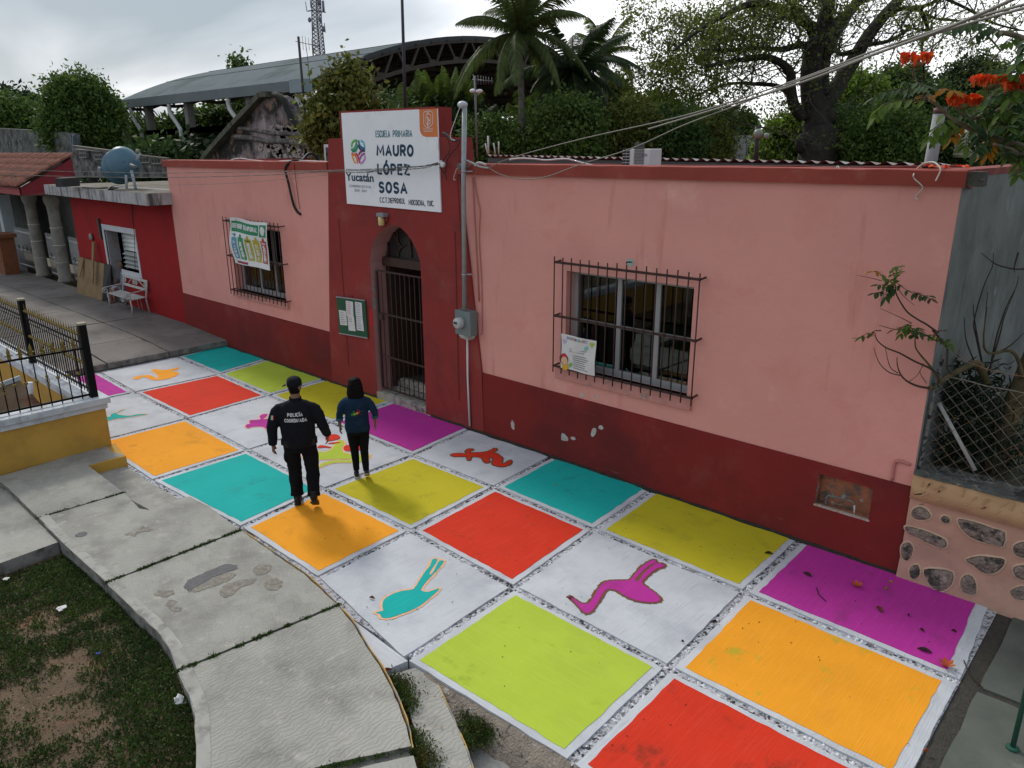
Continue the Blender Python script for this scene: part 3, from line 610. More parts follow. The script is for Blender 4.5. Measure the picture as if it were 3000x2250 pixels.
# right plinth with the meter niche left open
mb = MB(); yf = Y0-.028
xs_ = [-8.72, NX0, NX1, XR+.005]; zs_ = [-.05, NZ0, NZ1, 1.085]
for a in range(3):
    for b in range(3):
        if a == 1 and b == 1: continue
        mb.quad((xs_[a],yf,zs_[b]),(xs_[a+1],yf,zs_[b]),(xs_[a+1],yf,zs_[b+1]),(xs_[a],yf,zs_[b+1]))
mb.quad((-8.72,yf,1.085),(XR+.005,yf,1.085),(XR+.005,Y0+.02,1.094),(-8.72,Y0+.02,1.094)); mb.quad((XR+.005,yf,-.05),(XR+.005,Y0+.3,-.05),(XR+.005,Y0+.3,1.09),(XR+.005,yf,1.085))
mb.build('plinth', plinth_m, school); plinth(XL, -13.22).build('plinth', plinth_m, school)
nich = mat('niche_plaster', (.36,.15,.085), var=.3, vs=5, c2=(.09,.10,.085), c2s=5, c2t=(.5,.62), c3=(.45,.40,.36), c3s=7, c3t=(.58,.68), bump=.5, bs=40)
mb = MB(); yb = Y0+.14
mb.quad((NX0,yb,NZ0),(NX1,yb,NZ0),(NX1,yb,NZ1),(NX0,yb,NZ1)); mb.quad((NX0,yf,NZ0),(NX0,yb,NZ0),(NX0,yb,NZ1),(NX0,yf,NZ1)); mb.quad((NX1,yb,NZ0),(NX1,yf,NZ0),(NX1,yf,NZ1),(NX1,yb,NZ1))
mb.quad((NX0,yf,NZ0),(NX1,yf,NZ0),(NX1,yb,NZ0),(NX0,yb,NZ0)); mb.quad((NX0,yb,NZ1),(NX1,yb,NZ1),(NX1,yf,NZ1),(NX0,yf,NZ1)); 
mb.build('meter_niche', nich, school)
MB().box((NX0-.012,yf-.004,NZ0-.02),(NX1+.012,yf+.03,NZ0+.004)).build('niche_edge', mat('chipped_cement', (.40,.37,.33), var=.3, vs=30, c2=(.4,.2,.1), c2s=12, bump=.8, bs=60), school)
def cornice(x0, x1, nm='cornice'):
    mb = MB(); n = int((x1-x0)/.2); V = []; F = []; r_ = random.Random(int(x0*10))
    for i in range(n+1):
        x = x0+(x1-x0)*i/n; j_ = r_.uniform(-.006,.006)
        V += [(x,Y0+.001,ZC),(x,Y0-.055,ZC-.004+j_*.3),(x,Y0-.058+j_*.3,ZT-.008+j_),(x,Y0-.045,ZT+j_*.6),(x,Y0+.26,ZT+.004),(x,Y0+.26,ZC-.03)]
    for i in range(n):
        for a in range(5): F.append((i*6+a, i*6+a+1, (i+1)*6+a+1, (i+1)*6+a))
    F.append((0,5,4,3,2,1)); F.append(tuple(n*6+a for a in range(6)))
    mb.add(V, [f[::-1] for f in F]); return mb.build(nm, cornice_m, school)
cornice(-20.16, -12.86); cornice(-9.2, -1.93)
ppm = mat('plumbing_grey', (.17,.17,.165), rough=.6, var=.3, vs=20, bump=.3)
nq = lambda a, b, y=.02: W(2300+a/2.37, 1000+b/2.37, Y0+y)
pl_ = thing('water_meter_pipes', nq(400,1090), 'grey water pipes and brass meter inside the wall niche', 'pipes')
MB().tube([nq(285,1135),nq(288,1085),nq(300,1070),nq(330,1075),nq(370,1085),nq(450,1105),nq(475,1115),nq(482,1135)], .013, 8).build('pipe', ppm, pl_); MB().tube([nq(482,1135),nq(480,1195)], .011, 8).build('pipe', flat('pvc_white', (.5,.5,.48)), pl_)
MB().lathe([(.026,-.03),(.034,-.02),(.034,.02),(.022,.035)], nq(410,1082), 12).build('meter', ppm, pl_); MB().tube([nq(330,1075),nq(330,1055)], .010, 6).build('valve', ppm, pl_); MB().tube([nq(320,1055),nq(343,1058)], .007, 6).build('valve_handle', ppm, pl_)
# entrance tower
YT = 8.677
def az(pts): return [W(900+a/2.765, 600+b/2.765, YT) for a, b in pts]
arch = az([(575,1545),(560,1300),(545,1100),(528,850),(511,600),(506,470),(522,335),(560,250),(620,192),(680,168),(718,163),(765,192),(812,240),(852,300),(884,370),(905,430),(915,480),(922,600),(935,800),(945,1050),(955,1300),(965,1600)])
arch[0].z = 0; arch[-1].z = 0; ap = 10
for i in range(0, 6): arch[i].x = -11.69+.004*(5-i)
for i in range(16, 22): arch[i].x = -10.215
tower_out_l = [Vector(p) for p in ((-13.25,YT,-.05),(-13.21,YT,1.09),(-12.84,YT,4.35),(-12.76,YT,4.93),(-12.35,YT,4.93),(-12.35,YT,5.40))]
tower_out_r = [Vector(p) for p in ((-9.72,YT,5.385),(-9.72,YT,4.92),(-9.25,YT,4.91),(-9.18,YT,4.35),(-8.74,YT,1.09),(-8.70,YT,-.05))]
YB = 9.05
mb = MB()
mid = Vector((arch[ap].x, YT, 5.393)); bl = Vector((arch[0].x, YT, -.05)); br = Vector((arch[-1].x, YT, -.05))
left = tower_out_l + [mid] + [arch[i] for i in range(ap, 0, -1)] + [bl]
right = [mid] + tower_out_r + [br] + [arch[i] for i in range(20, ap-1, -1)]
for P in (left, right):
    b = len(mb.v); n = len(P); mb.v += [tuple(p) for p in P]+[(p.x, YB, p.z) for p in P]
    mb.f.append(tuple(b+i for i in range(n))[::-1]); mb.f.append(tuple(b+n+i for i in range(n))); mb.m += [0,0]; mb.smooth += [False, False]
ol = tower_out_l + [mid] + tower_out_r
for i in range(len(ol)-1):
    a, b_ = ol[i], ol[i+1]; mb.quad(a, b_, (b_.x,YB,b_.z), (a.x,YB,a.z))
mb.build('entrance_tower', maroon, school)
mb = MB(); V = [bl]+arch[1:21]+[br]
for i in range(len(V)-1):
    a, b_ = V[i], V[i+1]; mb.quad((a.x,YT+.001,a.z),(a.x,YB,a.z),(b_.x,YB,b_.z),(b_.x,YT+.001,b_.z))
mb.build('doorway_reveal', reveal_m, school)
for (u0,v0),(u1,v1) in (((992,640),(1023,1072)),((1333,678),(1344,1174))):
    a, b_ = W(u0,v0,YT), W(u1,v1,YT); MB().box((a.x-.012,YT-.004,b_.z),(a.x+.016,YT+.01,a.z)).build('groove_line', maroon_d, school)
# narrow flat strip near the tower's right edge, a gap's shade painted dark
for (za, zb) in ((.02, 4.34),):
    xa_, xb_ = -9.235, -9.33; mb = MB(); mb.add([(-9.02,YT-.003,.02),(-8.99,YT-.003,.02),(-9.20,YT-.003,4.34),(-9.225,YT-.003,4.34)], [(0,1,2,3)]); mb.build('painted_gap_shade', maroon_d, school)
# door step, hallway and gate
stone_step = mat('step_stone', (.36,.33,.30), var=.25, vs=5, c2=(.14,.13,.12), c2s=7, c2t=(.5,.62), c3=(.5,.42,.2), c3s=6, c3t=(.64,.7), bump=.6, bs=50)
MB().box((-11.69,8.655,-.02),(-10.215,9.2,.135)).build('doorstep', stone_step, school, .012)
MB().box((-11.69,9.2,.135),(-10.215,9.32,.30)).build('inner_step', stone_step, school, .01)
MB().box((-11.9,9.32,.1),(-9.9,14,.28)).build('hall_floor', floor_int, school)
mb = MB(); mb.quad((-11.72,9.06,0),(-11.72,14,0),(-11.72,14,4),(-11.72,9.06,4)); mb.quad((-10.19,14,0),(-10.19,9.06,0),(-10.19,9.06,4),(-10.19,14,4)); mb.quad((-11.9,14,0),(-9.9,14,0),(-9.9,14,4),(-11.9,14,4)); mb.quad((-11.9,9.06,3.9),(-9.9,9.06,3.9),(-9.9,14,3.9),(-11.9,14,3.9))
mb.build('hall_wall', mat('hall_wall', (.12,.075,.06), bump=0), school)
wood = mat('door_wood', (.055,.032,.024), rough=.5, var=.3, vs=10, bump=.2)
fan = mat('fanlight_pane', (.022,.02,.022), rough=.25, bump=0, spec=.5)
door = MB(); yd = 9.0
dpts = [W(900+a/2.765, 600+b/2.765, yd) for a, b in [(602,440),(608,350),(640,270),(690,205),(722,172),(765,195),(812,245),(852,305),(884,375),(905,430),(914,470)]]
tzz = dpts[0].z
MB().ngon([Vector((max(p.x,-11.68), yd+.05, p.z)) for p in dpts]+[Vector((-10.22,yd+.05,tzz))], .02, dirv=(0,1,0)).build('fanlight', fan, school)
MB().box((-11.68,yd-.04,tzz-.10),(-10.22,yd+.06,tzz+.06)).build('transom', wood, school)
for pts in ([(690,205),(735,300),(760,330)],[(735,420),(745,370),(775,335),(810,320),(840,325)],[(825,240),(835,330),(845,430)],[(650,270),(655,430)],[(735,300),(722,175)]):
    P = [W(900+a/2.765,600+b/2.765,yd+.03) for a,b in pts]; MB().tube(smoothpts(P,4), .014, 6).build('glazing_bar', wood, school)
MB().box((-11.66,9.06,.28),(-11.60,9.75,tzz-.10)).build('door', wood, school)
MB().box((-10.30,9.06,.28),(-10.24,9.75,tzz-.10)).build('door', wood, school)
gy = 8.76; gate = thing('entrance_gate', (-10.95, gy, .135), 'dark iron bar gate closed across the arched school doorway', 'gate')
zt_, zb_ = 2.54, .22
gx0, gx1 = -11.60, -10.235
MB().bar((gx0,gy,zb_),(gx0,gy,zt_),.035).build('stile', iron, gate); MB().bar((gx1,gy,zb_),(gx1,gy,zt_),.035).build('stile', iron, gate)
for z in (zb_, zt_, 1.72, .88): MB().bar((gx0,gy,z),(gx1,gy,z),.018,.032).build('rail', iron, gate)
for k in range(1, 10):
    x = gx0+(gx1-gx0)*k/10; MB().tube([(x,gy,zb_),(x,gy,zt_)], .0085, 6).build('bar', iron, gate)
MB().box((gx0+.02,gy-.03,1.60),(gx0+.14,gy+.02,1.72)).build('lock', iron, gate)
# windows
def window(h, ny, nsplit, transom, label, extra=None):
    X0, X1, Z0, Z1 = h; yw = Y0+.17
    def fr(a, b, c, d, y=yw, t=.05): return MB().box((a, y, c), (b, y+t, d)).build('window_frame', alum, school)
    f = MB(); e = .055
    f.box((X0,yw,Z0),(X0+e*1.6,yw+.09,Z1)); f.box((X1-e,yw,Z0),(X1,yw+.09,Z1)); f.box((X0+e*1.6,yw,Z1-e),(X1-e,yw+.09,Z1)); f.box((X0+e*1.6,yw,Z0),(X1-e,yw+.09,Z0+e*1.9))
    fo = f.build('window_frame', alum, school)
    for t in nsplit:
        x = X0+(X1-X0)*t; MB().box((x-.035,yw+.004,Z0+e*1.9),(x+.035,yw+.06,Z1-e)).build('mullion', alum, fo)
    zt = Z0+(Z1-Z0)*transom; bs_ = [X0+e*1.6]+[X0+(X1-X0)*t for t in nsplit]+[X1-e]
    for a in range(len(bs_)-1):
        MB().box((bs_[a]+.035,yw+.008,zt-.022),(bs_[a+1]-.035,yw+.05,zt+.022)).build('transom', alum, fo)
        for (c, d) in ((Z0+e*1.9, zt-.022),(zt+.022, Z1-e)):
            MB().box((bs_[a]+.03,yw+.030,c),(bs_[a+1]-.03,yw+.036,d)).build('pane', glass, fo)
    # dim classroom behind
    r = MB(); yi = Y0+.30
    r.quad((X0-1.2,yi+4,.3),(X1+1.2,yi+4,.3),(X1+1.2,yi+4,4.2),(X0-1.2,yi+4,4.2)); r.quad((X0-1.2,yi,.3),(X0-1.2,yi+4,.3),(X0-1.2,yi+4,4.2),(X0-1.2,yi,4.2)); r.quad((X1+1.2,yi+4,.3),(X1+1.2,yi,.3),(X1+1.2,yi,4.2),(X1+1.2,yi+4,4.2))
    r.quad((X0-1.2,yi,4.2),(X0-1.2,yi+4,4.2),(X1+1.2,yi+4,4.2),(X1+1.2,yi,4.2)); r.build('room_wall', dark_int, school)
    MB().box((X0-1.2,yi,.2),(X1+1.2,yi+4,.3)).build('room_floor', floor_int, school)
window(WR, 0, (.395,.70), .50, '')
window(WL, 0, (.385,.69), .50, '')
crt = mat('ochre_furniture', (.12,.075,.025), bump=0); crt2 = mat('teal_box', (.05,.18,.18), bump=0)
MB().box((-6.3,9.3,.3),(-4.3,9.9,1.45)).build('bookcase', crt, school); MB().box((-6.6,9.15,1.2),(-6.35,9.5,1.62)).build('storage_box', crt2, school)
for zz in (1.46,1.56):
    for k in range(14): MB().box((-6.2+k*.13,9.35,1.45),(-6.12+k*.13,9.55,1.55+.05*math.sin(k*3))).build('book', [crt2,crt,dark_int,floor_int][k%4], school) if zz < 1.5 else None
cur = mat('curtain_cloth', (.30,.26,.17), var=.2, vs=2, bump=0)
m_ = MB(); V = []; F = []
for k in range(61):
    x = WL[0]+(WL[1]-WL[0])*k/60; V += [(x, Y0+.42+.02*math.sin(k*1.1), 1.5),(x, Y0+.42+.02*math.sin(k*1.1), 2.28)]
for k in range(60): F.append((2*k,2*k+2,2*k+3,2*k+1))
m_.add(V,F,0,True).build('curtain', cur, school)
# projecting sills
MB().box((-7.12,Y0-.055,1.34),(-4.76,Y0+.17,1.50)).build('sill', mat('sill_plaster', (.50,.235,.21), var=.15, vs=4, c2=(.22,.2,.19), c2s=6, c2t=(.58,.68), bump=.3), school, .008)
MB().box((-17.18,Y0-.055,1.37),(-14.75,Y0+.17,1.53)).build('sill', MATS['sill_plaster'], school, .008)
# window grilles
def grille(x0, x1, z0, z1, n, rails, label, skip=()):
    y = Y0-.15; gr = thing('window_grille', ((x0+x1)/2, y, z0), label, 'window bars')
    for z in rails:
        MB().bar((x0-.01,y+.012,z),(x1+.01,y+.012,z),.014,.034).build('rail', iron, gr)
        for x in (x0, x1):
            MB().bar((x,y,z),(x,Y0+.0,z+.012),.02).build('bracket', iron, gr)
    for k in range(n):
        x = x0+(x1-x0)*k/(n-1); MB().tube([(x,y-.004,z0+random.uniform(-.01,.01)),(x,y-.004,z1+random.uniform(-.01,.01))], .0095, 6).build('bar', iron, gr)
    return gr
pa = W(1625,751,Y0-.15); pb_ = W(2052,798,Y0-.15); pc = W(1623.5,1090,Y0-.15)
GR = grille(pa.x, pb_.x, pc.z, pa.z, 16, [W(1625,768,Y0-.15).z, W(1624,925,Y0-.15).z, W(1624,1072,Y0-.15).z], 'brown iron grille with sixteen bars over the wide classroom window')
pa = W(652,635,Y0-.15); pb_ = W(814,656,Y0-.15); pc = W(678,860,Y0-.15)
GL_ = grille(pa.x, pb_.x, pc.z, pa.z, 16, [W(652,646,Y0-.15).z, W(665,748,Y0-.15).z, W(677,848,Y0-.15).z], 'brown iron grille over the window beside the entrance, green banner tied on')
MB().tube([W(1835,772,Y0-.15),W(1836,768,Y0-.15),W(1850,768,Y0-.02)], .01, 6).build('bent_bar', iron, GR)
# grey unpainted side wall, roof, parapets
sw_ = MB(); sw_.box((XR-.28,Y0+.30,-.05),(XR,17,4.44)); sw_.box((XR-.28,Y0+.01,1.09),(XR-.001,Y0+.3,4.34)) if False else None
sw_.build('side_wall', greyraw, school)
MB().box((XR-.002,Y0+.0,1.09),(XR+.012,Y0+.30,ZC)).build('wall_end', greyraw, school)
MB().box((-1.93,Y0-.03,4.35),(-1.78,Y0+.12,4.49)).build('cornice_stub', mat('blackened_cement', (.07,.07,.06), var=.4, vs=20, c2=(.3,.3,.28), c2s=20, c2t=(.6,.7), bump=.8), school)
MB().box((-20.0,Y0+.27,4.18),(XR-.28,17,4.30)).build('roof', roof_red, school)
def rbeam(a, b, wd, h, nm='parapet', m_=redroof_d):
    a, b = Vector(a), Vector(b); MB().bar(a-Vector((0,0,h/2)), b-Vector((0,0,h/2)), wd, h).build(nm, m_, school)
rbeam((XR-.14,Y0+.27,4.505),(XR-.14,17,4.51),.29,.075)
rbeam((-9.0,9.95,4.50),(-2.3,9.95,4.50),.16,.22)
rbeam((-6.3,8.98,4.49),(-4.0,9.9,4.51),.16,.22); rbeam((-4.5,8.98,4.49),(-2.35,10.2,4.525),.16,.22)
MB().box((-2.52,9.1,4.42),(-2.30,9.3,4.52)).build('parapet_block', mat('orange_red_plaster', (.50,.13,.08)), school)
rbeam((-20.0,8.99,4.5),(-20.0,13,4.52),.18,.25); rbeam((-19.9,10.4,4.50),(-12.9,10.4,4.50),.18,.2)
# corrugated awning on the roof
ca, cb_ = W(1424,455,13.0), W(2795,482,10.6)
cor = thing('corrugated_awning', (ca+cb_)/2, 'dark corrugated metal awning running along the school roof', 'awning')
m_ = MB(); V = []; F = []; n = 330; d = (cb_-ca); back = Vector((.35,1,0)).normalized()
for k in range(n+1):
    p = ca + d*(k/n); z = .022*math.sin(k*2*math.pi/7)
    V += [(p.x,p.y,p.z+z),(p.x+back.x*3,p.y+back.y*3,p.z+z-.35)]
for k in range(n): F.append((2*k,2*k+2,2*k+3,2*k+1))
m_.add(V,F,0,True).build('corrugated_sheet', mat('awning_metal', (.20,.13,.12), rough=.5, var=.3, vs=2, metal=.3, c2=(.3,.3,.3), c2s=3, bump=.1), cor)
o1 = Vector((0,.08,-.03)); MB().bar(ca+o1+Vector((0,0,-.08)), cb_+o1+Vector((0,0,-.05)), .05, .10).build('beam', flat('awning_beam', (.05,.07,.07)), cor)
MB().quad(ca+Vector((.1,1.2,-.6)), cb_+Vector((-.3,.9,-.6)), cb_+Vector((-.3,.9,-.08)), ca+Vector((.1,1.2,-.08))).build('back_panel', mat('awning_back', (.06,.015,.015)), cor)

# ------------------------------------------------------------------ school sign
sign = thing('school_sign', (-11.0, YT-.03, 3.75), 'white painted school name sign with orange crest corner above the arched door', 'sign')
YS = YT-.028
z3 = lambda a, b, y=None: W(980+a/4.879, 300+b/4.879, (YS if y is None else y))
signw = mat('sign_white', (.78,.80,.84), var=.05, vs=2, c2=(.55,.57,.60), c2s=2, c2t=(.6,.8), bump=.03, rough=.6)
TL, TR, BR, BL = z3(95,152), z3(1463,88), z3(1522,1572), z3(178,1447)
MB().ngon([TL,TR,BR,BL], .024, dirv=(0,1,0)).build('panel', signw, sign)
orange = mat('sign_orange', (.62,.19,.065), var=.06, bump=.02)
oc = [(1210,100),(1463,88),(1478,492),(1310,494),(1262,478),(1232,440),(1218,390)]
MB().ngon([z3(a,b,YS-.003) for a,b in oc], .002, dirv=(0,1,0)).build('orange_corner', orange, sign)
navy = mat('sign_navy', (.018,.055,.10), var=.1, bump=0); tealt = mat('sign_teal', (.02,.16,.21), var=.1, bump=0); blk = mat('sign_black', (.015,.018,.028), bump=0); greyt = mat('sign_grey', (.13,.19,.24), bump=0)
def stext(t, bl, br, tl, m_, bold=0.0, nm='lettering', y=YS-.004, zf=z3):
    a, b, c = zf(*bl, y), zf(*br, y), zf(*tl, y); return text_mesh(t, a, b-a, c-a, 0, m_, nm, sign, bold)
def sstroke(t, bl, br, tl, m_, wt, gap=.2, y=YS-.003):
    a, b, c = z3(*bl, y), z3(*br, y), z3(*tl, y); return stroke_text(t, a, b-a, c-a, wt, m_, 'lettering', sign, gap)
sstroke('ESCUELA', (587,502), (795,500), (583,400), tealt, .15); sstroke('PRIMARIA', (833,500), (1112,495), (830,398), tealt, .15)
sstroke('MAURO', (600,770), (1132,780), (595,598), navy, .24, .13)
sstroke('LÓPEZ', (612,1035), (1082,1052), (605,866), navy, .24, .13)
sstroke('SOSA', (632,1297), (1042,1317), (628,1125), navy, .24, .13)
sstroke('C.C.T.31EPR0103L', (648,1432), (1012,1455), (645,1352), blk, .15, .16); sstroke('MOCOCHA, YUC.', (1060,1468), (1425,1490), (1056,1385), blk, .16, .2)
stext('Juntos transformemos', (165,985), (552,1005), (163,935), greyt, .0)
stext('Yucatán', (165,1118), (560,1142), (158,1000), navy, .025)
stext('GOBIERNO ESTATAL', (212,1208), (528,1228), (210,1175), greyt, .0); stext('2018 · 2024', (285,1272), (460,1285), (285,1238), greyt, .0)
def ribbon(pts, wd, m_, nm, parent, z3f=z3, y=None, n=5, taper=False):
    P = smoothpts([z3f(a, b, y) for a, b in pts], n); V = []; F = []
    for i, p in enumerate(P):
        t = (P[min(i+1,len(P)-1)]-P[max(i-1,0)]).normalized(); nn = Vector((-t.z, 0, t.x))*wd/2
        V += [p-nn, p+nn]
    for i in range(len(P)-1): F.append((2*i, 2*i+1, 2*i+3, 2*i+2))
    return MB().add(V, F).build(nm, m_, parent)
yl = YS-.004
def em(c, n): return flat('emblem_'+n, c)
EM = [([(245,640),(250,590),(275,555),(310,542)], (.12,.42,.06),'green'), ([(235,675),(270,670),(300,625),(320,535)], (.03,.33,.13),'leaf'), ([(250,700),(300,690),(325,640),(330,600)], (.02,.22,.14),'pine'),
      ([(345,540),(350,590),(380,640),(435,665)], (.03,.13,.26),'blue'), ([(375,545),(410,570),(425,610),(430,650)], (.07,.48,.62),'sky'), ([(340,615),(355,650),(385,685),(435,690)], (.01,.05,.12),'deep'),
      ([(245,725),(260,790),(280,840),(300,870)], (.72,.36,.03),'amber'), ([(245,735),(290,755),(320,810),(325,872)], (.80,.16,.03),'orange'), ([(300,725),(330,760),(350,820),(358,870)], (.50,.02,.08),'crimson'),
      ([(435,735),(395,750),(365,800),(352,850)], (.40,.10,.30),'plum'), ([(435,765),(430,810),(400,855),(365,870)], (.55,.25,.55),'lilac'), ([(400,690),(365,715),(345,750)], (.25,.03,.10),'wine')]
for k, (p, c, n_) in enumerate(EM): ribbon(p, .042, em(c, n_), 'emblem_stroke', sign, z3, YS-.004-.0006*(k%4))
crm = flat('crest_white', (.62,.55,.52))
ribbon([(1272,140),(1395,132),(1400,290),(1385,325),(1335,362),(1290,335),(1275,290),(1272,140)], .014, crm, 'crest_outline', sign, z3, yl-.002, 3)
ribbon([(1300,180),(1370,172),(1372,280),(1337,320),(1305,290),(1300,180)], .01, crm, 'crest_outline', sign, z3, yl-.002, 3)
ribbon([(1318,200),(1330,225),(1352,255),(1358,270)], .03, crm, 'crest_figure', sign, z3, yl-.002, 3); ribbon([(1333,260),(1333,300),(1333,350)], .025, crm, 'crest_figure', sign, z3, yl-.002, 3)
ribbon([(1312,300),(1322,312),(1345,312),(1358,298)], .018, crm, 'crest_figure', sign, z3, yl-.0022, 3)
ribbon([(1320,145),(1330,160),(1345,145)], .02, crm, 'crest_figure', sign, z3, yl-.002, 3)
ribbon([(1275,362),(1277,416),(1400,412),(1398,358)], .01, crm, 'crest_banner', sign, z3, yl-.002, 1); ribbon([(1276,380),(1398,376)], .008, crm, 'crest_banner', sign, z3, yl-.002, 1)
stext('YUCATÁN', (1284,407), (1393,402), (1284,384), crm, 0)
# ------------------------------------------------------------------ things fixed on the school front
# green and white shelter banner on the left grille
YBn = Y0-.19
zb6 = lambda a, b, y=None: W(640+a/5.53, 620+b/5.53, YBn if y is None else y)
ban = thing('shelter_banner', zb6(500,930), 'white and green shelter banner with five coloured tabs tied to the window grille', 'banner')
white_v = mat('banner_vinyl', (.62,.66,.66), var=.05, rough=.4, bump=0, spec=.4)
Q = [(163,92),(768,185),(850,950),(240,830)]
def bq(s, t, lift=0.0):   # s across, t down; wavy vinyl
    c = [(zb6(*q)) for q in Q]; top = c[0].lerp(c[1], s); bot = c[3].lerp(c[2], s)
    edge = .035*math.sin(t*6.5+1)*(1 if s < .5 else 1)*(abs(s-.5)*2)
    p = top.lerp(bot, t); p.x += edge - (.05*math.sin(t*math.pi)*(1-s)) ; p.y += .018*math.sin(s*9+t*2)+.02*math.sin(t*8+s*3) - lift; p.z += .015*math.sin(s*7)*(1-t)
    return p
def bpatch(s0, s1, t0, t1, m_, nm, lift=.003, ns=8, nt_=8, shape=None):
    V = []; F = []
    for i in range(ns+1):
        for j in range(nt_+1): V.append(bq(s0+(s1-s0)*i/ns, t0+(t1-t0)*j/nt_, lift))
    for i in range(ns):
        for j in range(nt_): k = i*(nt_+1)+j; F.append((k, k+1, k+nt_+2, k+nt_+1))
    return MB().add(V, F, 0, True).build(nm, m_, ban)
bpatch(0,1,0,1, white_v, 'sheet', 0, 20, 20)
gdk = flat('banner_green', (.01,.20,.085)); 
bpatch(.03,.77,.07,.30, gdk, 'title_bar'); bpatch(.79,.97,.06,.32, gdk, 'logo_square')
for k, (c, n_) in enumerate((((.10,.26,.38),'blue'),((.02,.24,.10),'leaf'),((.36,.36,.05),'lime'),((.40,.36,.05),'ochre'),((.36,.05,.03),'red'))):
    bpatch(.06+k*.188, .215+k*.188, .40+(.0 if k else .02), .88, flat('tab_'+n_, c), 'tab')
    cc = bq(.137+k*.188, .375, .004); MB().lathe([(.001,0),(.045,.001),(.045,.004),(.001,.005)], cc, 10, 0, False, 'Y').build('tab_ring', flat('tab_'+n_, c), ban)
bpatch(.10,.42,.93,.98, flat('banner_maroon', (.25,.03,.05)), 'footer_mark')
def btext(t, s0, s1, t0, t1, m_, vert=False, wt=.22):
    f = lambda p: bq(p.x, -p.z, .004)
    W_ = (bq(1,.5)-bq(0,.5)).length; H_ = (bq(.5,1)-bq(.5,0)).length
    if vert: stroke_text(t, Vector((s0,0,-t0)), Vector((0,0,-(t1-t0))), Vector((s1-s0,0,0)), wt, m_, 'lettering', ban, .25, sag=f, rscale=W_)
    else: stroke_text(t, Vector((s0,0,-t1)), Vector((s1-s0,0,0)), Vector((0,0,t1-t0)), wt, m_, 'lettering', ban, .2, sag=f, rscale=H_)
btext('REFUGIO', .05, .36, .12, .23, white_v); btext('TEMPORAL', .39, .755, .12, .23, white_v)
for k, t in enumerate(('AVISO','PREVENCIÓN','PREPARACIÓN','ALARMA','AFECTACIÓN')): btext(t, .10+k*.188, .17+k*.188, .50, .85, white_v, True, .2)
btext('ROJA', .84, .94, .43, .48, white_v, False, .2); btext('AMARILLA', .45, .575, .43, .46, blk, False, .2); btext('ALERTAS', .05,.18,.345,.375, greyt, False, .18)
p = bq(.88,.19,.006); MB().lathe([(.075,0),(.10,.001),(.10,.004),(.075,.005)], p, 16, 0, False, 'Y').build('logo_ring', white_v, ban)
ribbon([(0,0),(1,1)], .01, white_v, 'logo_mark', ban, lambda a, b, y: p+Vector((-.05+a*.1, -.004, -.04+b*.08)), None, 2)
# paper notice on the right grille
zp2 = lambda a, b, y=None: W(1600+a/2.765, 600+b/2.765, Y0-.175 if y is None else y)
pos = thing('paper_notice', zp2(260,1370), 'white paper notice with hearts and a drawn girl tied to the window grille', 'notice')
paper = mat('notice_paper', (.60,.60,.60), var=.08, vs=6, bump=.15, bs=15)
PQ = [(122,1042),(405,1105),(392,1388),(122,1318)]
def pq_(s, t, lift=0):
    c = [zp2(*q) for q in PQ]; p = c[0].lerp(c[1], s).lerp(c[3].lerp(c[2], s), t); p.y += .012*math.sin(s*8+t*5)-lift; return p
def pp(s0, s1, t0, t1, m_, nm, lift=.002, n=6):
    V = []; F = []
    for i in range(n+1):
        for j in range(n+1): V.append(pq_(s0+(s1-s0)*i/n, t0+(t1-t0)*j/n, lift))
    for i in range(n):
        for j in range(n): k = i*(n+1)+j; F.append((k, k+1, k+n+2, k+n+1))
    return MB().add(V, F, 0, True).build(nm, m_, pos)
pp(0,1,0,1,paper,'sheet',0,14)
for k, ch in enumerate('omunicado:'):
    col_ = [(.3,.05,.35),(.05,.3,.5),(.1,.3,.15),(.45,.2,.03)][k%4]
    a = pq_(.15+k*.062, .13, .004); b = pq_(.205+k*.062, .13, .004); c = pq_(.15+k*.062, .05, .004)
    text_mesh(ch, a, b-a, c-a, 0, flat('ink_%d' % (k%4), col_), 'lettering', pos, .015)
def heart(s, t, c, nm):
    o_ = pq_(s, t, .004); w_ = .045; P = [(0,-1),(.6,-.35),(1,.25),(.75,.8),(.3,.8),(0,.45),(-.3,.8),(-.75,.8),(-1,.25),(-.6,-.35)]
    MB().ngon([o_+Vector((a*w_, 0, b*w_)) for a, b in P], .001, dirv=(0,1,0)).build('heart', flat(nm, c), pos)
heart(.09,.22,(.42,.40,.55),'heart_lilac'); heart(.88,.14,(.28,.45,.06),'heart_green'); heart(.71,.28,(.18,.45,.42),'heart_teal'); heart(.27,.85,(.2,.4,.1),'heart_leaf')
inkd = flat('ink_grey', (.08,.08,.09))
for k, t in enumerate(('INSCRIPCIONES','PREESCOLAR')):
    a, b, c = pq_(.27,.40+k*.07,.004), pq_(.72-.05*k,.40+k*.07,.004), pq_(.27,.36+k*.07,.004); text_mesh(t, a, b-a, c-a, 0, inkd, 'lettering', pos)
for k in range(7):
    t_ = .55+k*.06; r0 = random.uniform(.5,.85); pp(.36,.36+(.9-.36)*r0, t_, t_+.016, inkd, 'text_line', .004, 2)
skin_l = flat('drawn_skin', (.62,.40,.25)); hair_l = flat('drawn_hair', (.10,.04,.03)); redl = flat('drawn_red', (.45,.03,.05)); yell = flat('drawn_yellow', (.6,.35,.03))
for (s, t, r, m_, l) in ((.10,.72,.085,hair_l,.003),(.12,.76,.062,skin_l,.0045),(.11,.64,.05,redl,.005),(.13,.93,.06,yell,.004)):
    MB().lathe([(.001,0),(r,.0),(r,.001),(.001,.0015)], pq_(s,t,l), 14, 0, False, 'Y').build('drawn_girl', m_, pos)
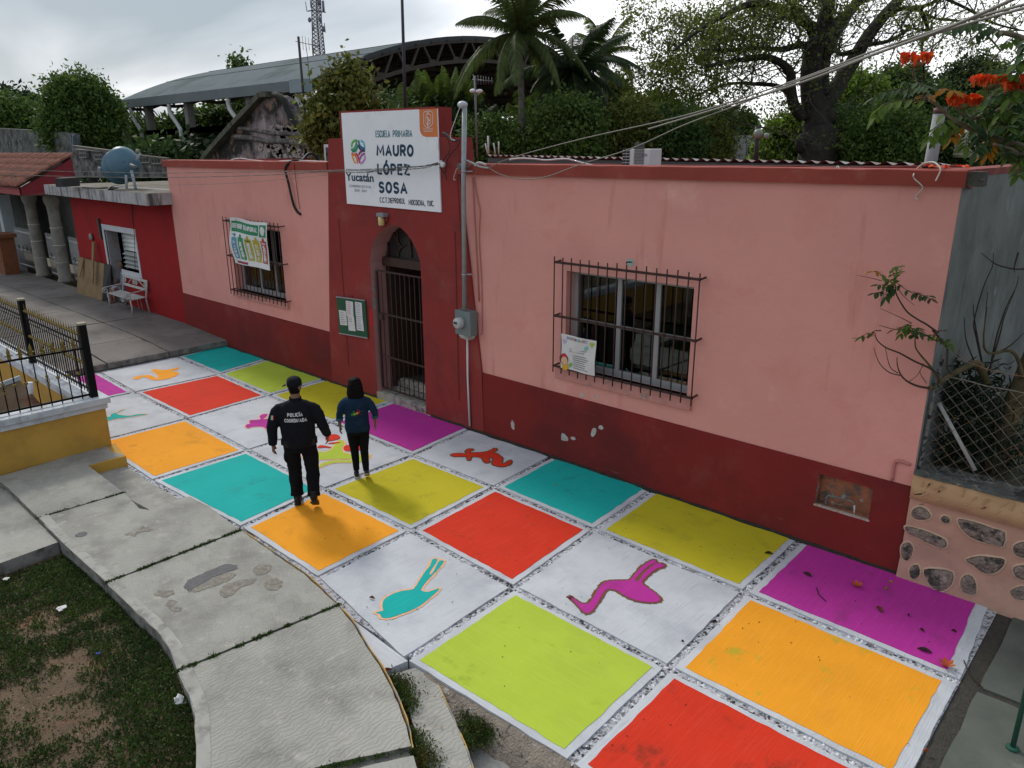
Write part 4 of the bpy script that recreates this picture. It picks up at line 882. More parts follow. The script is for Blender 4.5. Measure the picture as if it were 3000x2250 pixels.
# green notice board with three sheets
YN = YT-.035
zn = lambda a, b, y=None: W(900+a/2.765, 600+b/2.765, YN if y is None else y)
nb = thing('notice_board', zn(360,1050), 'small green notice board with three handwritten sheets beside the doorway', 'notice board')
q = [zn(235,745), zn(467,775), zn(490,1080), zn(260,1040)]
MB().ngon(q, .02, dirv=(0,1,0)).build('board', mat('board_green', (.022,.085,.045), var=.2, vs=6, bump=.05), nb)
MB().bar(q[0], q[1], .02, .02).build('board_rail', alum, nb); MB().bar(q[3], q[2], .02, .02).build('board_rail', alum, nb)
for k, Pq in enumerate(([(255,852),(312,860),(325,978),(268,972)],[(312,776),(370,786),(375,905),(318,898)],[(325,900),(378,905),(392,1025),(336,1018)],[(386,784),(440,795),(448,908),(394,900)],[(396,905),(448,910),(460,1025),(402,1015)])):
    P = [zn(a, b, YN-.003-.001*k) for a, b in Pq]; sh = MB().ngon(P, .001, dirv=(0,1,0)).build('sheet', paper, nb)
    ink = flat('ink_red', (.40,.06,.09)) if k == 1 else flat('ink_blue', (.15,.17,.42)) if k > 2 else flat('ink_dk', (.10,.16,.14))
    nl = 7
    for l in range(nl):
        t = (l+1)/(nl+1.2); a = P[0].lerp(P[3], t).lerp(P[1].lerp(P[2], t), .12); b = P[0].lerp(P[3], t).lerp(P[1].lerp(P[2], t), random.uniform(.55,.9)); a.y -= .002; b.y -= .002
        if k == 2 and l > 2: continue
        MB().bar(a, b, .001, .008).build('text_line', ink, sh)
MB().tube([zn(340,745),zn(342,735),zn(368,738),zn(370,750)], .006, 5).build('hanger', flat('black_wire', (.012,.012,.014)), nb)
# wall lamp over the door
lp = W(1120,640,YT-.08); lamp = thing('wall_lamp', lp, 'small unlit wall lamp with grey cap and yellowed glass above the arched doorway', 'lamp')
MB().box((lp.x-.11,YT-.13,lp.z+.03),(lp.x+.09,YT-.01,lp.z+.095)).build('cap', flat('lamp_cap', (.22,.24,.26)), lamp, .006)
MB().lathe([(.055,.03),(.06,-.03),(.058,-.12),(.05,-.125)], (lp.x-.04,YT-.075,lp.z), 10).build('glass', mat('lamp_glass', (.60,.47,.22), rough=.25, bump=0, var=.1), lamp)
MB().box((lp.x+.03,YT-.05,lp.z-.05),(lp.x+.09,YT-.003,lp.z+.03)).build('bracket', maroon, lamp)
# service mast, meter and conduit
YM = YT-.13
galv = mat('galvanised', (.30,.33,.335), rough=.5, var=.15, vs=8, metal=.3, bump=.05)
mt_, mb_ = W(1361,313,YM), W(1361,905,YM)
mast = thing('service_mast', Vector((mb_.x, YM, mb_.z)), 'tall grey electric service pipe rising beside the entrance tower', 'pipe')
MB().tube([mb_, W(1358,520,YM), mt_], .038, 12).build('pipe', galv, mast)
hd = mt_+Vector((-.02,0,.0)); MB().sphere(hd+Vector((-.015,-.01,.03)), .075, 8, 0, (1.15,1,.75)).build('weather_head', flat('mast_head', (.42,.46,.50), .4), mast)
for v_ in (502, 804): 
    c = W(1360,v_,YM); MB().lathe([(.046,-.012),(.046,.012)], c, 10).build('clamp', flat('clamp_grey', (.35,.36,.37), .4, .6), mast); MB().bar(c, c+Vector((.09,.10,0)), .02).build('clamp_arm', galv, mast)
mx0, mx1 = W(1332,915,YT-.15), W(1389,915,YT-.15); mzb = W(1372,985,YT-.15).z; mzt = W(1362,912,YT-.15).z
met = thing('electric_meter', Vector(((mx0.x+mx1.x)/2, YT-.1, mzb)), 'grey electric meter box with round glass meter at foot of the service pipe', 'meter')
bx0, bx1 = mb_.x-.20, mb_.x+.17
MB().box((bx0,YT-.17,mzb),(bx1,YT-.002,mzt)).build('box', mat('meter_box', (.16,.195,.20), rough=.5, var=.08, vs=6, bump=.05), met, .008)
cc = Vector(((bx0+bx1)/2-.03, YT-.17, (mzt+mzb)/2+.01))
MB().lathe([(.10,0),(.10,.05),(.09,.11),(.07,.125),(.001,.128)], (cc.x, cc.y, cc.z), 18, 0, True, 'Y').build('dial', mat('meter_glass', (.40,.42,.42), rough=.15, bump=0, spec=.6), met)
MB().box((cc.x-.045,cc.y-.134,cc.z-.01),(cc.x+.03,cc.y-.128,cc.z+.03)).build('dial_plate', flat('dial_dark', (.05,.06,.06)), met)
MB().tube([Vector((mb_.x-.02,YT-.06,mzb)), W(1370,1100,YT-.06), W(1376,1248,YT-.04)], .017, 8).build('conduit', flat('conduit_white', (.62,.62,.64)), met)
chips = mat('chipped_plaster', (.42,.45,.43), var=.3, vs=15, c2=(.5,.3,.27), c2s=9, bump=.4)
def chip(pts, y, seed=0, nm='paint_chip', m_=chips):
    P = smoothpts([W(u, v, y) for u, v in pts], 2, True); r_ = random.Random(seed); P = [p+Vector((r_.uniform(-.008,.008),0,r_.uniform(-.008,.008))) for p in P]
    MB().ngon(P, .003, dirv=(0,1,0)).build(nm, m_, school)
yc = Y0-.031
s5 = lambda L, o=(1000,1113), s=2.528: [(o[0]+a/s, o[1]+b/s) for a, b in L]
chip(s5([(1262,300),(1275,310),(1283,350),(1275,368),(1260,355),(1256,320)]), yc, 1)
chip(s5([(1630,395),(1650,400),(1678,430),(1676,452),(1655,452),(1632,440)]), yc, 2)
chip(s5([(1700,425),(1722,420),(1735,435),(1725,445),(1700,440)]), yc, 3)
chip(s5([(1868,355),(1887,360),(1882,395),(1862,422),(1845,405),(1855,375)]), yc, 4)
chip(s5([(1910,340),(1930,342),(1938,355),(1925,368),(1908,358)]), yc, 5)
chip(s5([(1765,100),(1785,98),(1800,115),(1780,128),(1765,118)]), Y0-.003, 6)
chip(s5([(1875,110),(1900,118),(1905,138),(1885,135)]), Y0-.003, 7)
chip([(1838,762),(1850,758),(1858,765),(1855,780),(1844,780),(1836,772)], Y0-.003, 8, m_=mat('chip_mint', (.32,.42,.38), bump=.2))
chip([(1346,975),(1380,985),(1392,978),(1390,990),(1370,996),(1350,990)], YT-.003, 9)
rp_m = flat('red_paint_run', (.40,.012,.01)); chip([(1086,905),(1090,900),(1091,925),(1092,950),(1087,955),(1083,935)], YT-.003, 10, m_=rp_m)
chip([(1106,1205),(1111,1200),(1112,1213),(1107,1216)], YT-.003, 12, m_=rp_m)
gb = mat('grey_bloom', (.28,.30,.31), var=.3, vs=12, bump=.2)
for k, (u, v) in enumerate(((1093,845),(1096,880),(1100,900))):
    p = W(u, v, YT+.02); p.x = -11.683; r_ = random.Random(k)
    MB().ngon([Vector((-11.682, YT+.05+.04*math.cos(a)*r_.uniform(.6,1.2), p.z+.05*math.sin(a)*r_.uniform(.6,1.2))) for a in [i*.7 for i in range(9)]], .001, dirv=(-1,0,0)).build('paint_chip', gb, school)
# dirt and flaking along wall foot
dirt = mat('wall_foot_dirt', (.035,.031,.024), var=.4, vs=15, bump=.8, bs=60)
mb = MB(); V = []; F = []; n = 150
for k in range(n+1):
    x = -17.8+(17.8-1.0)*k/n; nz_ = mnoise.noise(Vector((x*2.2,0,0))); w1 = .050+.04*nz_+random.uniform(0,.012); h_ = max(.004, .024+.026*mnoise.noise(Vector((x*5,3,0))))
    yy = Y0-.028 if not (-13.25 < x < -8.7) else YT-.0
    V += [(x, yy-w1, .0015),(x, yy-.004, h_*.7),(x, yy-.003, h_+.004)]
for k in range(n):
    if abs(V[3*k][0]+10.95) < .78: continue
    for a in (0,1): F.append((3*k+a, 3*k+3+a, 3*k+4+a, 3*k+1+a))
mb.add(V, F).build('wall_foot_dirt', dirt, pave)
# painted-over pipes and cable on the pink wall
yw = Y0-.02
MB().tube([W(1385,520,yw),W(1390,640,yw),W(1399,800,yw),W(1403,883,yw)], .012, 6).build('surface_pipe', pink2, school)
MB().tube(smoothpts([W(1388,520,yw),W(1400,590,yw),W(1406,620,yw),W(1403,700,yw),W(1410,820,yw),W(1412,960,yw),W(1408,980,yw)],3), .009, 6).build('surface_cable', pink2, school)
MB().tube([W(2627,1365,yw-.01),W(2622,1352,yw-.01),W(2636,1364,yw-.01),W(2612,1400,yw-.01)][2:3]+[W(2666,1362,yw-.01)], .001, 4)
MB().tube(smoothpts([W(2612,1408,yw),W(2620,1360,yw),W(2626,1352,yw),W(2640,1352,yw),W(2667,1362,yw)],3), .018, 6).build('surface_pipe', pink2, school)
wirem = flat('cable_black', (.012,.012,.015)); wirew = flat('cable_white', (.50,.49,.45)); wireg = flat('cable_grey', (.14,.138,.12))
def cable(name, pts, r, m_, label, cat='cable', group=None, n=6, s=5):
    P = smoothpts(pts, n); o = MB().tube(P, r, s).build(name, m_); return tag(o, label, cat, group)
# thick black cable hooked over the left cornice
yl_ = Y0-.075
cable('roof_cable', [W(935,475,9.6),W(925,457,9.5),W(912,450,9.4),W(900,453,9.3),W(885,468,9.1),W(862,470,8.75),W(843,480,yl_),W(836,498,yl_),W(845,535,yl_),W(854,575,yl_),W(862,605,Y0-.03),W(872,622,Y0-.03),W(880,628,Y0-.03)], .026, wirem, 'thick black cable hooked over the cornice left of the sign')
cable('thin_cable', [W(861,478,yl_),W(866,520,Y0-.04),W(872,570,Y0-.02),W(878,612,Y0-.02)], .006, maroon_d, 'thin dark red wire hanging beside the thick black cable')
# hanging offcuts at the right end of the cornice
s7 = lambda a, b, y: W(2300+a/3.16, 420+b/3.16, y)
cable('loose_cable', [s7(1215,240,8.9),s7(1190,290,8.62),s7(1195,325,8.62),s7(1250,375,8.63),s7(1275,410,8.64),s7(1245,450,8.66),s7(1212,485,8.68),s7(1210,505,8.68),s7(1230,518,8.66)], .007, wirew, 'pale cable end dangling down the wall below the vent pipe')
cable('cable_loop', [s7(1215,245,8.9),s7(1260,200,8.85),s7(1320,175,8.8),s7(1390,180,8.7),s7(1440,235,8.62),s7(1425,290,8.62),s7(1395,348,8.62)], .008, wirew, 'pale cable loop round the grey vent pipe')
for (a, b) in ((488,235),(595,255)): 
    o = MB().tube(smoothpts([s7(a-10,b+20,8.72),s7(a-8,b-15,8.72),s7(a+5,b-20,8.72),s7(a+8,b+8,8.70),s7(a,b+28,8.68)],4), .008, 5).build('wire_hook', wirew if a < 500 else flat('hook_pink', (.45,.22,.2)))
    tag(o, 'small white wire hook on the roof edge' if a < 500 else 'small pink wire hook on the roof edge, right of the white one', 'hook')
vb, vt = s7(1340,215,9.1), W(2752,333,9.1); vp = thing('vent_pipe', (vb.x, 9.1, 4.3), 'grey vent pipe leaning on the roof near the right corner', 'pipe')
MB().tube([Vector((vb.x,9.1,4.3)), vb, vt], [.062,.062,.058], 14).build('pipe', mat('vent_grey', (.27,.28,.29), var=.15, vs=10, bump=.1), vp); 
dd_ = (vt-vb).normalized(); MB().tube([vt+dd_*.001, vt+dd_*.055], .062, 14).build('collar', flat('vent_collar', (.10,.05,.045)), vp); MB().tube([vb-dd_*.02, vb+dd_*.03], .075, 12).build('band', wirem, vp)
m_ = MB().tube([Vector((-9.0,9.9,4.3)), W(1400,465,9.9)], .02, 6)
cable('roof_hose', [W(1493,468,9.3),W(1520,464,9.3),W(1560,465,9.3),W(1600,469,9.3),W(1640,466,9.3),W(1665,466,9.3),W(1700,475,9.3),W(1735,484,9.3),W(1770,489,9.3)], .014, flat('hose_white', (.55,.55,.56)), 'white hose lying in waves along the school roof', 'hose')
cable('roof_edge_hose', [W(678,468,8.95),W(705,464,8.95),W(740,469,8.95),W(800,473,8.95),W(865,470,8.9),W(965,474,8.9)], .012, flat('hose_white', (.5,.5,.5)), 'white hose on the roof edge left of the sign', 'hose')
for (u0, v0, u1, v1) in ((1429,398,1433,448),(1422,422,1428,450),(1448,418,1453,450),(1461,414,1461,450)):
    pass
# air conditioner
a0 = W(1822,490,9.15); a1 = W(1905,433,9.15); ac = thing('air_conditioner', (a0.x, 9.15, 4.3), 'white air conditioner outdoor unit standing on the school roof', 'air conditioner')
acm = flat('ac_white', (.55,.56,.57), .4); zA0, zA1 = a0.z+.01, W(1850,436,9.15).z
x0_, x1_ = W(1824,433,9.15).x, W(1905,433,9.15).x+.0; xs0 = x0_
MB().box((x0_,9.15,zA0),(x1_,9.45,zA1)).build('casing', acm, ac, .01)
grl = flat('ac_grille', (.13,.13,.135)); 
for k in range(15): MB().box((x0_+.20,9.138,zA0+.04+k*.019),(x0_+.36,9.148,zA0+.05+k*.019)).build('louvre', grl, ac)
stroke_text('AUX', Vector((x1_-.13,9.145,zA1-.10)), Vector((.09,0,0)), Vector((0,0,.035)), .2, flat('ac_mark', (.1,.12,.2)), 'lettering', ac)
side = flat('ac_dark', (.02,.022,.025))
for i in range(2):
    for j in range(6): MB().box((x0_+.012+.062*i,9.140,zA0+.02+j*.040),(x0_+.062+.062*i,9.15-.001,zA0+.048+j*.040)).build('side_vent', side, ac)
wf = W(948,423,9.6); wa = thing('window_panel', (wf.x, 9.6, 4.3), 'white framed dark panel standing on the roof behind the sign tower', 'panel')
pz = wf.z; MB().box((wf.x,9.6,4.3),(wf.x+.6,9.66,pz)).build('frame', flat('panel_white', (.55,.57,.58)), wa); MB().box((wf.x+.07,9.59,4.3),(wf.x+.6,9.6,pz-.06)).build('pane', flat('panel_dark', (.02,.028,.04), .2), wa)

# ------------------------------------------------------------------ overhead wires
def twist(pts, r, gap_, m_, name, label, grp=None, y=None):
    P = smoothpts(pts, 8); mb = MB()
    for s_ in (0, math.pi): mb.tube([p+Vector((0, gap_*math.sin(i*1.3+s_), gap_*math.cos(i*1.3+s_))) for i, p in enumerate(P)], r, 5)
    o = mb.build(name, m_); return tag(o, label, 'cable', grp)
YWi = YT-.35
jx = W(1285,478,YT-.12)
def wire_left(v0, v1, y0): return [XP(0,v0,-19)+Vector((-6,-.5,.25))]+[W(u, v, yy) for u, v, yy in y0]
wl = lambda L: [W(u, v, 8.05+(u/1285.)*.5) for u, v in L]
twist(wl([(-60,490),(0,495),(150,501),(300,504),(450,507),(700,504),(860,502),(1000,499),(1130,494),(1230,488),(1283,477)]), .0045, .008, wireg, 'overhead_cable', 'upper twisted cable running from the left to the sign corner')
twist(wl([(-60,508),(0,511),(200,517),(400,520),(600,518),(800,512),(960,503),(1060,505),(1150,499),(1240,492),(1284,479)]), .0045, .008, wireg, 'overhead_cable', 'lower twisted cable running from the left to the sign corner')
cable('thin_overhead_wire', wl([(-60,582),(0,578),(200,560),(350,545),(600,540),(800,528),(960,512)]), .004, wireg, 'thin sagging wire below the twisted cables')
cable('loose_cable', [W(u,v,YT-.14) for u,v in [(1075,507),(1100,499),(1140,497),(1175,489),(1240,487),(1283,478)]], .007, wirem, 'slack black cable end crossing the sign lettering')
z4 = lambda a, b, y=YT-.10: W(1240+a/9.217, 440+b/9.217, y)
z2_ = lambda a, b, y=YT-.10: W(1240+a/9.217, 280+b/9.217, y)
cable('drop_cable', [z2_(1010,270,YM),z2_(930,480,YM),z2_(830,750,YM),z2_(760,950,YM),z2_(735,1080,YM),z2_(760,1180,YM),z2_(860,1210,YM)], .007, wirew, 'pale service wire dropping from the pipe head')
cable('black_bracket', [z2_(530,1005,YT-.12),z2_(600,1030,YT-.12),z2_(720,1140,YT-.12),z2_(830,1220,YT-.1),z2_(920,1220,YT-.06)], .017, flat('bracket_dark', (.06,.065,.07)), 'dark metal bracket sticking out beside the crest corner', 'bracket')
cable('black_cable', [z2_(620,1070),z2_(690,1250),z2_(720,1400),z2_(690,1560),z4(640,130),z4(540,270),z4(460,350),z4(330,410)], .008, wirem, 'black cable curving down from the bracket to the anchor')
cable('black_cable', [z2_(870,1230),z2_(960,1170),z2_(975,1280),z2_(910,1400),z2_(760,1560),z4(730,130),z4(660,230),z4(610,420),z4(600,620)], .008, wirem, 'black cable looping below the bracket and hanging free')
cable('black_cable', [z4(440,470),z4(520,560),z4(600,680),z4(635,790)], .009, wirem, 'short frayed black cable hanging from the anchor')
cable('pale_wire', [z4(980,440),z4(900,510),z4(860,620),z4(825,740),z4(830,800),z4(875,795)], .006, wirew, 'pale hooked wire hanging beside the service pipe')
an = z4(530,390); o = MB().lathe([(.02,-.03),(.045,-.02),(.045,.02),(.02,.03)], an, 10, 0, True, 'Y').build('insulator', flat('insulator_white', (.6,.62,.62))); tag(o, 'small white ceramic insulator where the cables are anchored', 'insulator')
tag(MB().bar(z4(440,320), z4(520,310), .03, .045).build('cable_tag', flat('tag_white', (.6,.6,.6))), 'white plastic tag on the cable anchor', 'tag')
cable('cable_bundle', [z4(1160,275),z4(1250,310),z4(1380,370),z4(1500,430),z4(1620,460),z4(1770,478)], .016, flat('bundle_grey', (.36,.36,.36)), 'grey cable bundle leaving the service pipe to the right')
cable('cable_bundle', [z4(1395,430),z4(1440,360),z4(1530,340),z4(1620,365),z4(1700,400)], .018, flat('bundle_grey', (.33,.33,.33)), 'grey bent cable sleeve beside the bundle')
tag(MB().bar(z4(980,400), z4(1060,480), .09, .07).build('junction_clutter', flat('clutter_grey', (.10,.105,.10))), 'dark wire clamp behind the service pipe', 'clamp')
tag(MB().tube(smoothpts([z4(1170,380),z4(1240,380),z4(1250,430),z4(1180,455),z4(1040,520),z4(1030,580)],4), .009, 5).build('clamp_wire', wireg), 'grey wire loop on the clamp behind the service pipe', 'wire')
st_ = z4(1770,478)
def spanw(P, r, m_, nm, lb): return cable(nm, P, r, m_, lb, n=8)
# two cables sweep up to a pole behind the camera's right shoulder
e_ = [(1500,462,8.3),(1700,408,7.6),(2000,340,6.7),(2300,246,5.7),(2560,150,4.9),(2800,70,4.3),(3030,5,3.8)]
spanw([st_]+[W(u, v, y) for u, v, y in e_], .0065, wireg, 'overhead_cable', 'upper straight cable rising from the service pipe to top right')
e_ = [(1470,512,8.45),(1530,525,8.3),(1600,518,8.1),(1700,482,7.8),(1850,435,7.3),(2000,368,6.8),(2150,312,6.2),(2300,252,5.65),(2560,158,4.85),(2800,80,4.25),(3030,16,3.75)]
spanw([st_]+[W(u, v, y) for u, v, y in e_], .0065, wireg, 'overhead_cable', 'lower sagging cable rising from the service pipe to top right')
cable('overhead_cable', [W(1900,378,6.4),W(2300,258,5.4),W(2560,160,4.7),W(2800,72,4.1),W(3030,-30,3.6)], .008, wireg, 'third thin cable crossing the big tree at top right')
# ------------------------------------------------------------------ red house, its roof slab and what stands in front
redp = mat('red_house_paint', (.29,.012,.014), var=.12, vs=1.0, c2=(.21,.012,.014), c2s=1.3, c2t=(.5,.7), bump=.12, bs=60, spec=.2)
whitewash = mat('white_trim', (.50,.52,.56), var=.1, vs=3, c2=(.30,.28,.26), c2s=3, c2t=(.58,.7), bump=.15)
slabm = mat('roof_slab_face', (.38,.38,.39), var=.2, vs=3, c2=(.05,.05,.045), c2s=1.0, c2t=(.62,.7), streak=((.045,.045,.04), (7.0,7.0,1.0), (.48,.62), .85), bump=.4)
slabt = mat('roof_slab_top', (.10,.085,.06), var=.3, vs=1.5, c2=(.20,.19,.17), c2s=1.5, c2t=(.5,.65), bump=.4)
rh = thing('red_house', (-23.8, 8.717, .25), 'flat roofed house painted deep red with a white framed opening', 'house')
RX0, RX1 = -27.55, -20.07; ZR = 3.40
hole = (-25.05, -22.72, .24, 2.44)
wallrect(RX0, RX1, .0, ZR, [(-25.02,-23.98,.0,2.44), (-23.98,-22.76,1.33,2.44)], Y0, Y0+.45).build('wall', redp, rh)
MB().quad((RX0,Y0,0),(RX0,14,0),(RX0,14,ZR),(RX0,Y0,ZR)).build('side_wall', redp, rh)
f = MB(); t = .13; yq = Y0-.015
MB().box((-25.15,yq,2.44),(-22.64,Y0+.02,2.60)).build('lintel', whitewash, rh)
MB().box((-25.15,yq,.0),(-25.02,Y0+.02,2.44)).build('jamb', whitewash, rh)
MB().box((-22.76,yq,1.16),(-22.64,Y0+.02,2.44)).build('jamb', whitewash, rh)
MB().box((-24.05,yq-.01,1.14),(-22.76,Y0+.35,1.33)).build('window_sill', whitewash, rh)
MB().box((-25.0,Y0+.02,.0),(-24.95,Y0+.44,2.42)).build('door_leaf', mat('door_leaf_grey', (.34,.35,.37), var=.2, vs=3, c2=(.3,.24,.2), c2s=4, bump=.2), rh)
MB().box((RX0+.3,Y0+.5,.0),(RX1-.2,13,.24)).build('floor', floor_int, rh)
mb = MB(); mb.quad((-27.3,11.5,0),(-20.3,11.5,0),(-20.3,11.5,3.3),(-27.3,11.5,3.3)); mb.build('inner_wall', dark_int, rh)
ig = MB(); yi = Y0+.44
for x in (-24.93,-24.45,-24.0): MB().bar((x,yi,.25),(x,yi,2.42),.03).build('door_bar', iron, rh)
for z in (.9,1.5,2.0,2.38): MB().bar((-24.93,yi,z),(-24.0,yi,z),.025).build('door_rail', iron, rh)
for k in range(5):
    c = Vector((-24.46, yi, .7+k*.36)); MB().tube([c+Vector((.18*math.cos(a*.5)*(1-a/14), 0, .14*math.sin(a*.5)*(1-a/14))) for a in range(14)], .012, 5).build('scroll', iron, rh)
lv = mat('louvre_glass', (.40,.43,.42), rough=.35, bump=0, spec=.5)
for k in range(8):
    z = 1.44+k*.125; op = .085 if k < 4 else .02
    MB().hexa([Vector((-23.95,Y0+.12-op,z-.03)),Vector((-22.80,Y0+.12-op,z-.03)),Vector((-22.80,Y0+.12-op,z-.022)),Vector((-23.95,Y0+.12-op,z-.022))],
              [Vector((-23.95,Y0+.15,z+.045 if k<4 else z+.085)),Vector((-22.80,Y0+.15,z+.045 if k<4 else z+.085)),Vector((-22.80,Y0+.155,z+.05 if k<4 else z+.09)),Vector((-23.95,Y0+.155,z+.05 if k<4 else z+.09))]).build('louvre', lv, rh)
MB().box((-23.99,Y0+.10,1.33),(-23.95,Y0+.17,2.44)).build('louvre_frame', alum, rh); MB().box((-22.80,Y0+.10,1.33),(-22.76,Y0+.17,2.44)).build('louvre_frame', alum, rh)
# roof slab
zs0, zs1 = 3.40, 3.70
MB().ngon([Vector((-28.2,8.22,zs1)),Vector((-19.96,8.06,zs1)),Vector((-19.96,8.717,zs1)),Vector((-20.06,8.75,zs1)),Vector((-20.06,14.5,zs1)),Vector((-28.2,14.5,zs1))], zs1-zs0, 0, 1).build('roof_slab', [slabt, slabm], rh)
MB().bar((-24.6,8.9,3.715),(-20.1,9.15,3.715),.05,.02).build('roof_strip', flat('strip_white', (.6,.6,.6)), rh)
MB().tube([W(386,597,Y0-.02),W(388,640,Y0-.02),W(394,690,Y0-.02),W(396,800,Y0-.02)], .008, 5).build('wall_cable', wirem, rh)
MB().box((-25.33,Y0-.06,2.15),(-25.20,Y0,2.75)).build('hinge_box', flat('rust_dark', (.05,.035,.03)), rh)
p = W(266,694,Y0-.05); MB().sphere(p, .12, 8, 0, (1,.4,1)).build('bell', flat('bell_grey', (.20,.22,.21)), rh)
# dish antenna on the slab
ft = G(383,556,3.7); dsh = thing('satellite_dish', (ft.x, ft.y, 3.7), 'large blue grey satellite dish on two legs on the roof of the red house', 'satellite dish')
dist = (ft-O).dot(CF); dc = DP(366,478,dist); dish_m = mat('dish_blue', (.075,.16,.22), rough=.45, var=.12, vs=3, bump=.03, spec=.4)
view = (O-dc).normalized(); ax = (view*1.0 + CR*.28 + Vector((0,0,.12))).normalized()
e1 = ax.cross(Vector((0,0,1))).normalized(); e2 = e1.cross(ax).normalized()
V = []; F = []; nr, na = 6, 28; Rx, Ry = .43, .46
tl = R_(-12)
for i in range(nr+1):
    r = i/nr
    for k in range(na):
        a = 2*math.pi*k/na; x, y = r*Rx*math.cos(a), r*Ry*math.sin(a); x, y = x*math.cos(tl)-y*math.sin(tl), x*math.sin(tl)+y*math.cos(tl)
        V.append(dc + e1*x*-1 + e2*y + ax*(-.20*(r*r)*-1*-1+.0))
for i in range(nr):
    for k in range(na): F.append((i*na+k, i*na+(k+1)%na, (i+1)*na+(k+1)%na, (i+1)*na+k))
o = MB().add(V, F, 0, True).build('reflector', dish_m, dsh); sd = o.modifiers.new('s','SOLIDIFY'); sd.thickness = .02
d2 = dc - CR*.10 + ax*-.22 - Vector((0,0,.07)); V2 = [v-dc+d2 for v in V]; o = MB().add(V2, F, 0, True).build('second_reflector', dish_m, dsh); sd = o.modifiers.new('s','SOLIDIFY'); sd.thickness = .02
arm = flat('dish_arm', (.30,.33,.35), .5)
MB().tube([DP(369,513,dist-.1), DP(371,552,dist-.1)], .035, 8).build('leg', arm, dsh); MB().tube([DP(385,500,dist-.1), DP(398,556,dist-.1)], .04, 8).build('leg', arm, dsh)
MB().tube([DP(383,485,dist-.25), DP(395,490,dist-.3), DP(402,495,dist-.3)], .06, 8).build('mount', flat('mount_dark', (.09,.11,.12)), dsh)
MB().tube([DP(400,470,dist-.4), DP(412,448,dist-.4)], .03, 6).build('feed_arm', arm, dsh); MB().sphere(DP(403,443,dist-.4), .06, 6).build('feed_horn', flat('horn_grey', (.25,.25,.22)), dsh)
cable('roof_cable', [G(u,v,3.72) for u,v in [(372,548),(350,545),(325,547),(318,555),(330,553),(345,549),(290,551),(240,549)]], .02, wirem, 'tangled black cable on the roof left of the satellite dish')
o = MB().tube([W(288,510,11), W(291,490,11)], .05, 8).build('short_pipe', arm); tag(o, 'short grey pipe stub on the roof between dish and tiled roof', 'pipe')
o = MB().bar(G(172,535,3.86), G(223,532,3.86), .22, .25).build('gutter_box', flat('gutter_black', (.03,.032,.035))); tag(o, 'dark box gutter at the left end of the concrete roof', 'gutter')
# white iron bench
wi = mat('bench_white', (.48,.47,.46), rough=.5, var=.2, vs=12, c2=(.22,.18,.15), c2s=18, c2t=(.62,.7), bump=.2)
zg = zr(-23,8.3); bx0, bx1 = -23.88, -22.22; byf, byb = 8.13, 8.57
bench = thing('garden_bench', ((bx0+bx1)/2, 8.35, zg), 'white wrought iron garden bench in front of the red house', 'bench')
for x in (bx0, bx1):
    MB().tube([(x,byf,zg),(x+.02,byf+.02,zg+.25),(x,byf,zg+.43)], .024, 6).build('leg', wi, bench)
    MB().tube([(x,byb+.05,zg),(x,byb,zg+.42),(x,byb+.06,zg+.7),(x,byb+.10,zg+.93)], .024, 6).build('back_post', wi, bench)
    ar = [(x,byb+.05,zg+.68),(x,byf+.15,zg+.64),(x,byf-.02,zg+.62)]+[(x, byf-.04-.09*math.sin(a)*(1-a/12), zg+.53+.09*math.cos(a)*(1-a/12)) for a in [k*.6 for k in range(16)]]
    MB().tube(smoothpts(ar,2), .017, 5).build('armrest', wi, bench)
for k in range(5): MB().box((bx0-.05,byf+.01+k*.088,zg+.43+.006*k),(bx1+.05,byf+.075+k*.088,zg+.455+.006*k)).build('seat_slat', wi, bench, .006)
for z in (.66,.90): MB().bar((bx0,byb+.07+(z-.66)*.15,zg+z),(bx1,byb+.07+(z-.66)*.15,zg+z),.03,.07).build('back_rail', wi, bench)
yb_ = byb+.085
MB().tube([(bx0+.25,yb_,zg+.68),(bx0+.6,yb_,zg+.88)], .012, 5).build('brace', wi, bench); MB().tube([(bx1-.1,yb_,zg+.68),(bx1-.6,yb_,zg+.88)], .012, 5).build('brace', wi, bench)
for cx in (bx0+.12,(bx0+bx1)/2-.08,(bx0+bx1)/2+.10,bx1-.12):
    MB().tube([(cx+.085*math.cos(a)*(1-a/11),yb_-.01,zg+.78+.085*math.sin(a)*(1-a/11)) for a in [k*.55 for k in range(15)]], .014, 5).build('scroll', wi, bench)
for cx in (bx0+1.0,bx0+1.25,bx0+.5): MB().tube([(cx,byb,zg+.42),(cx,byb+.02,zg+.02)], .010, 5).build('stay', wi, bench)
MB().tube([(bx1-.5+.07*math.cos(a),byf-.01,zg+.40+.07*math.sin(a)) for a in [k*.7 for k in range(10)]], .01, 5).build('scroll', wi, bench)
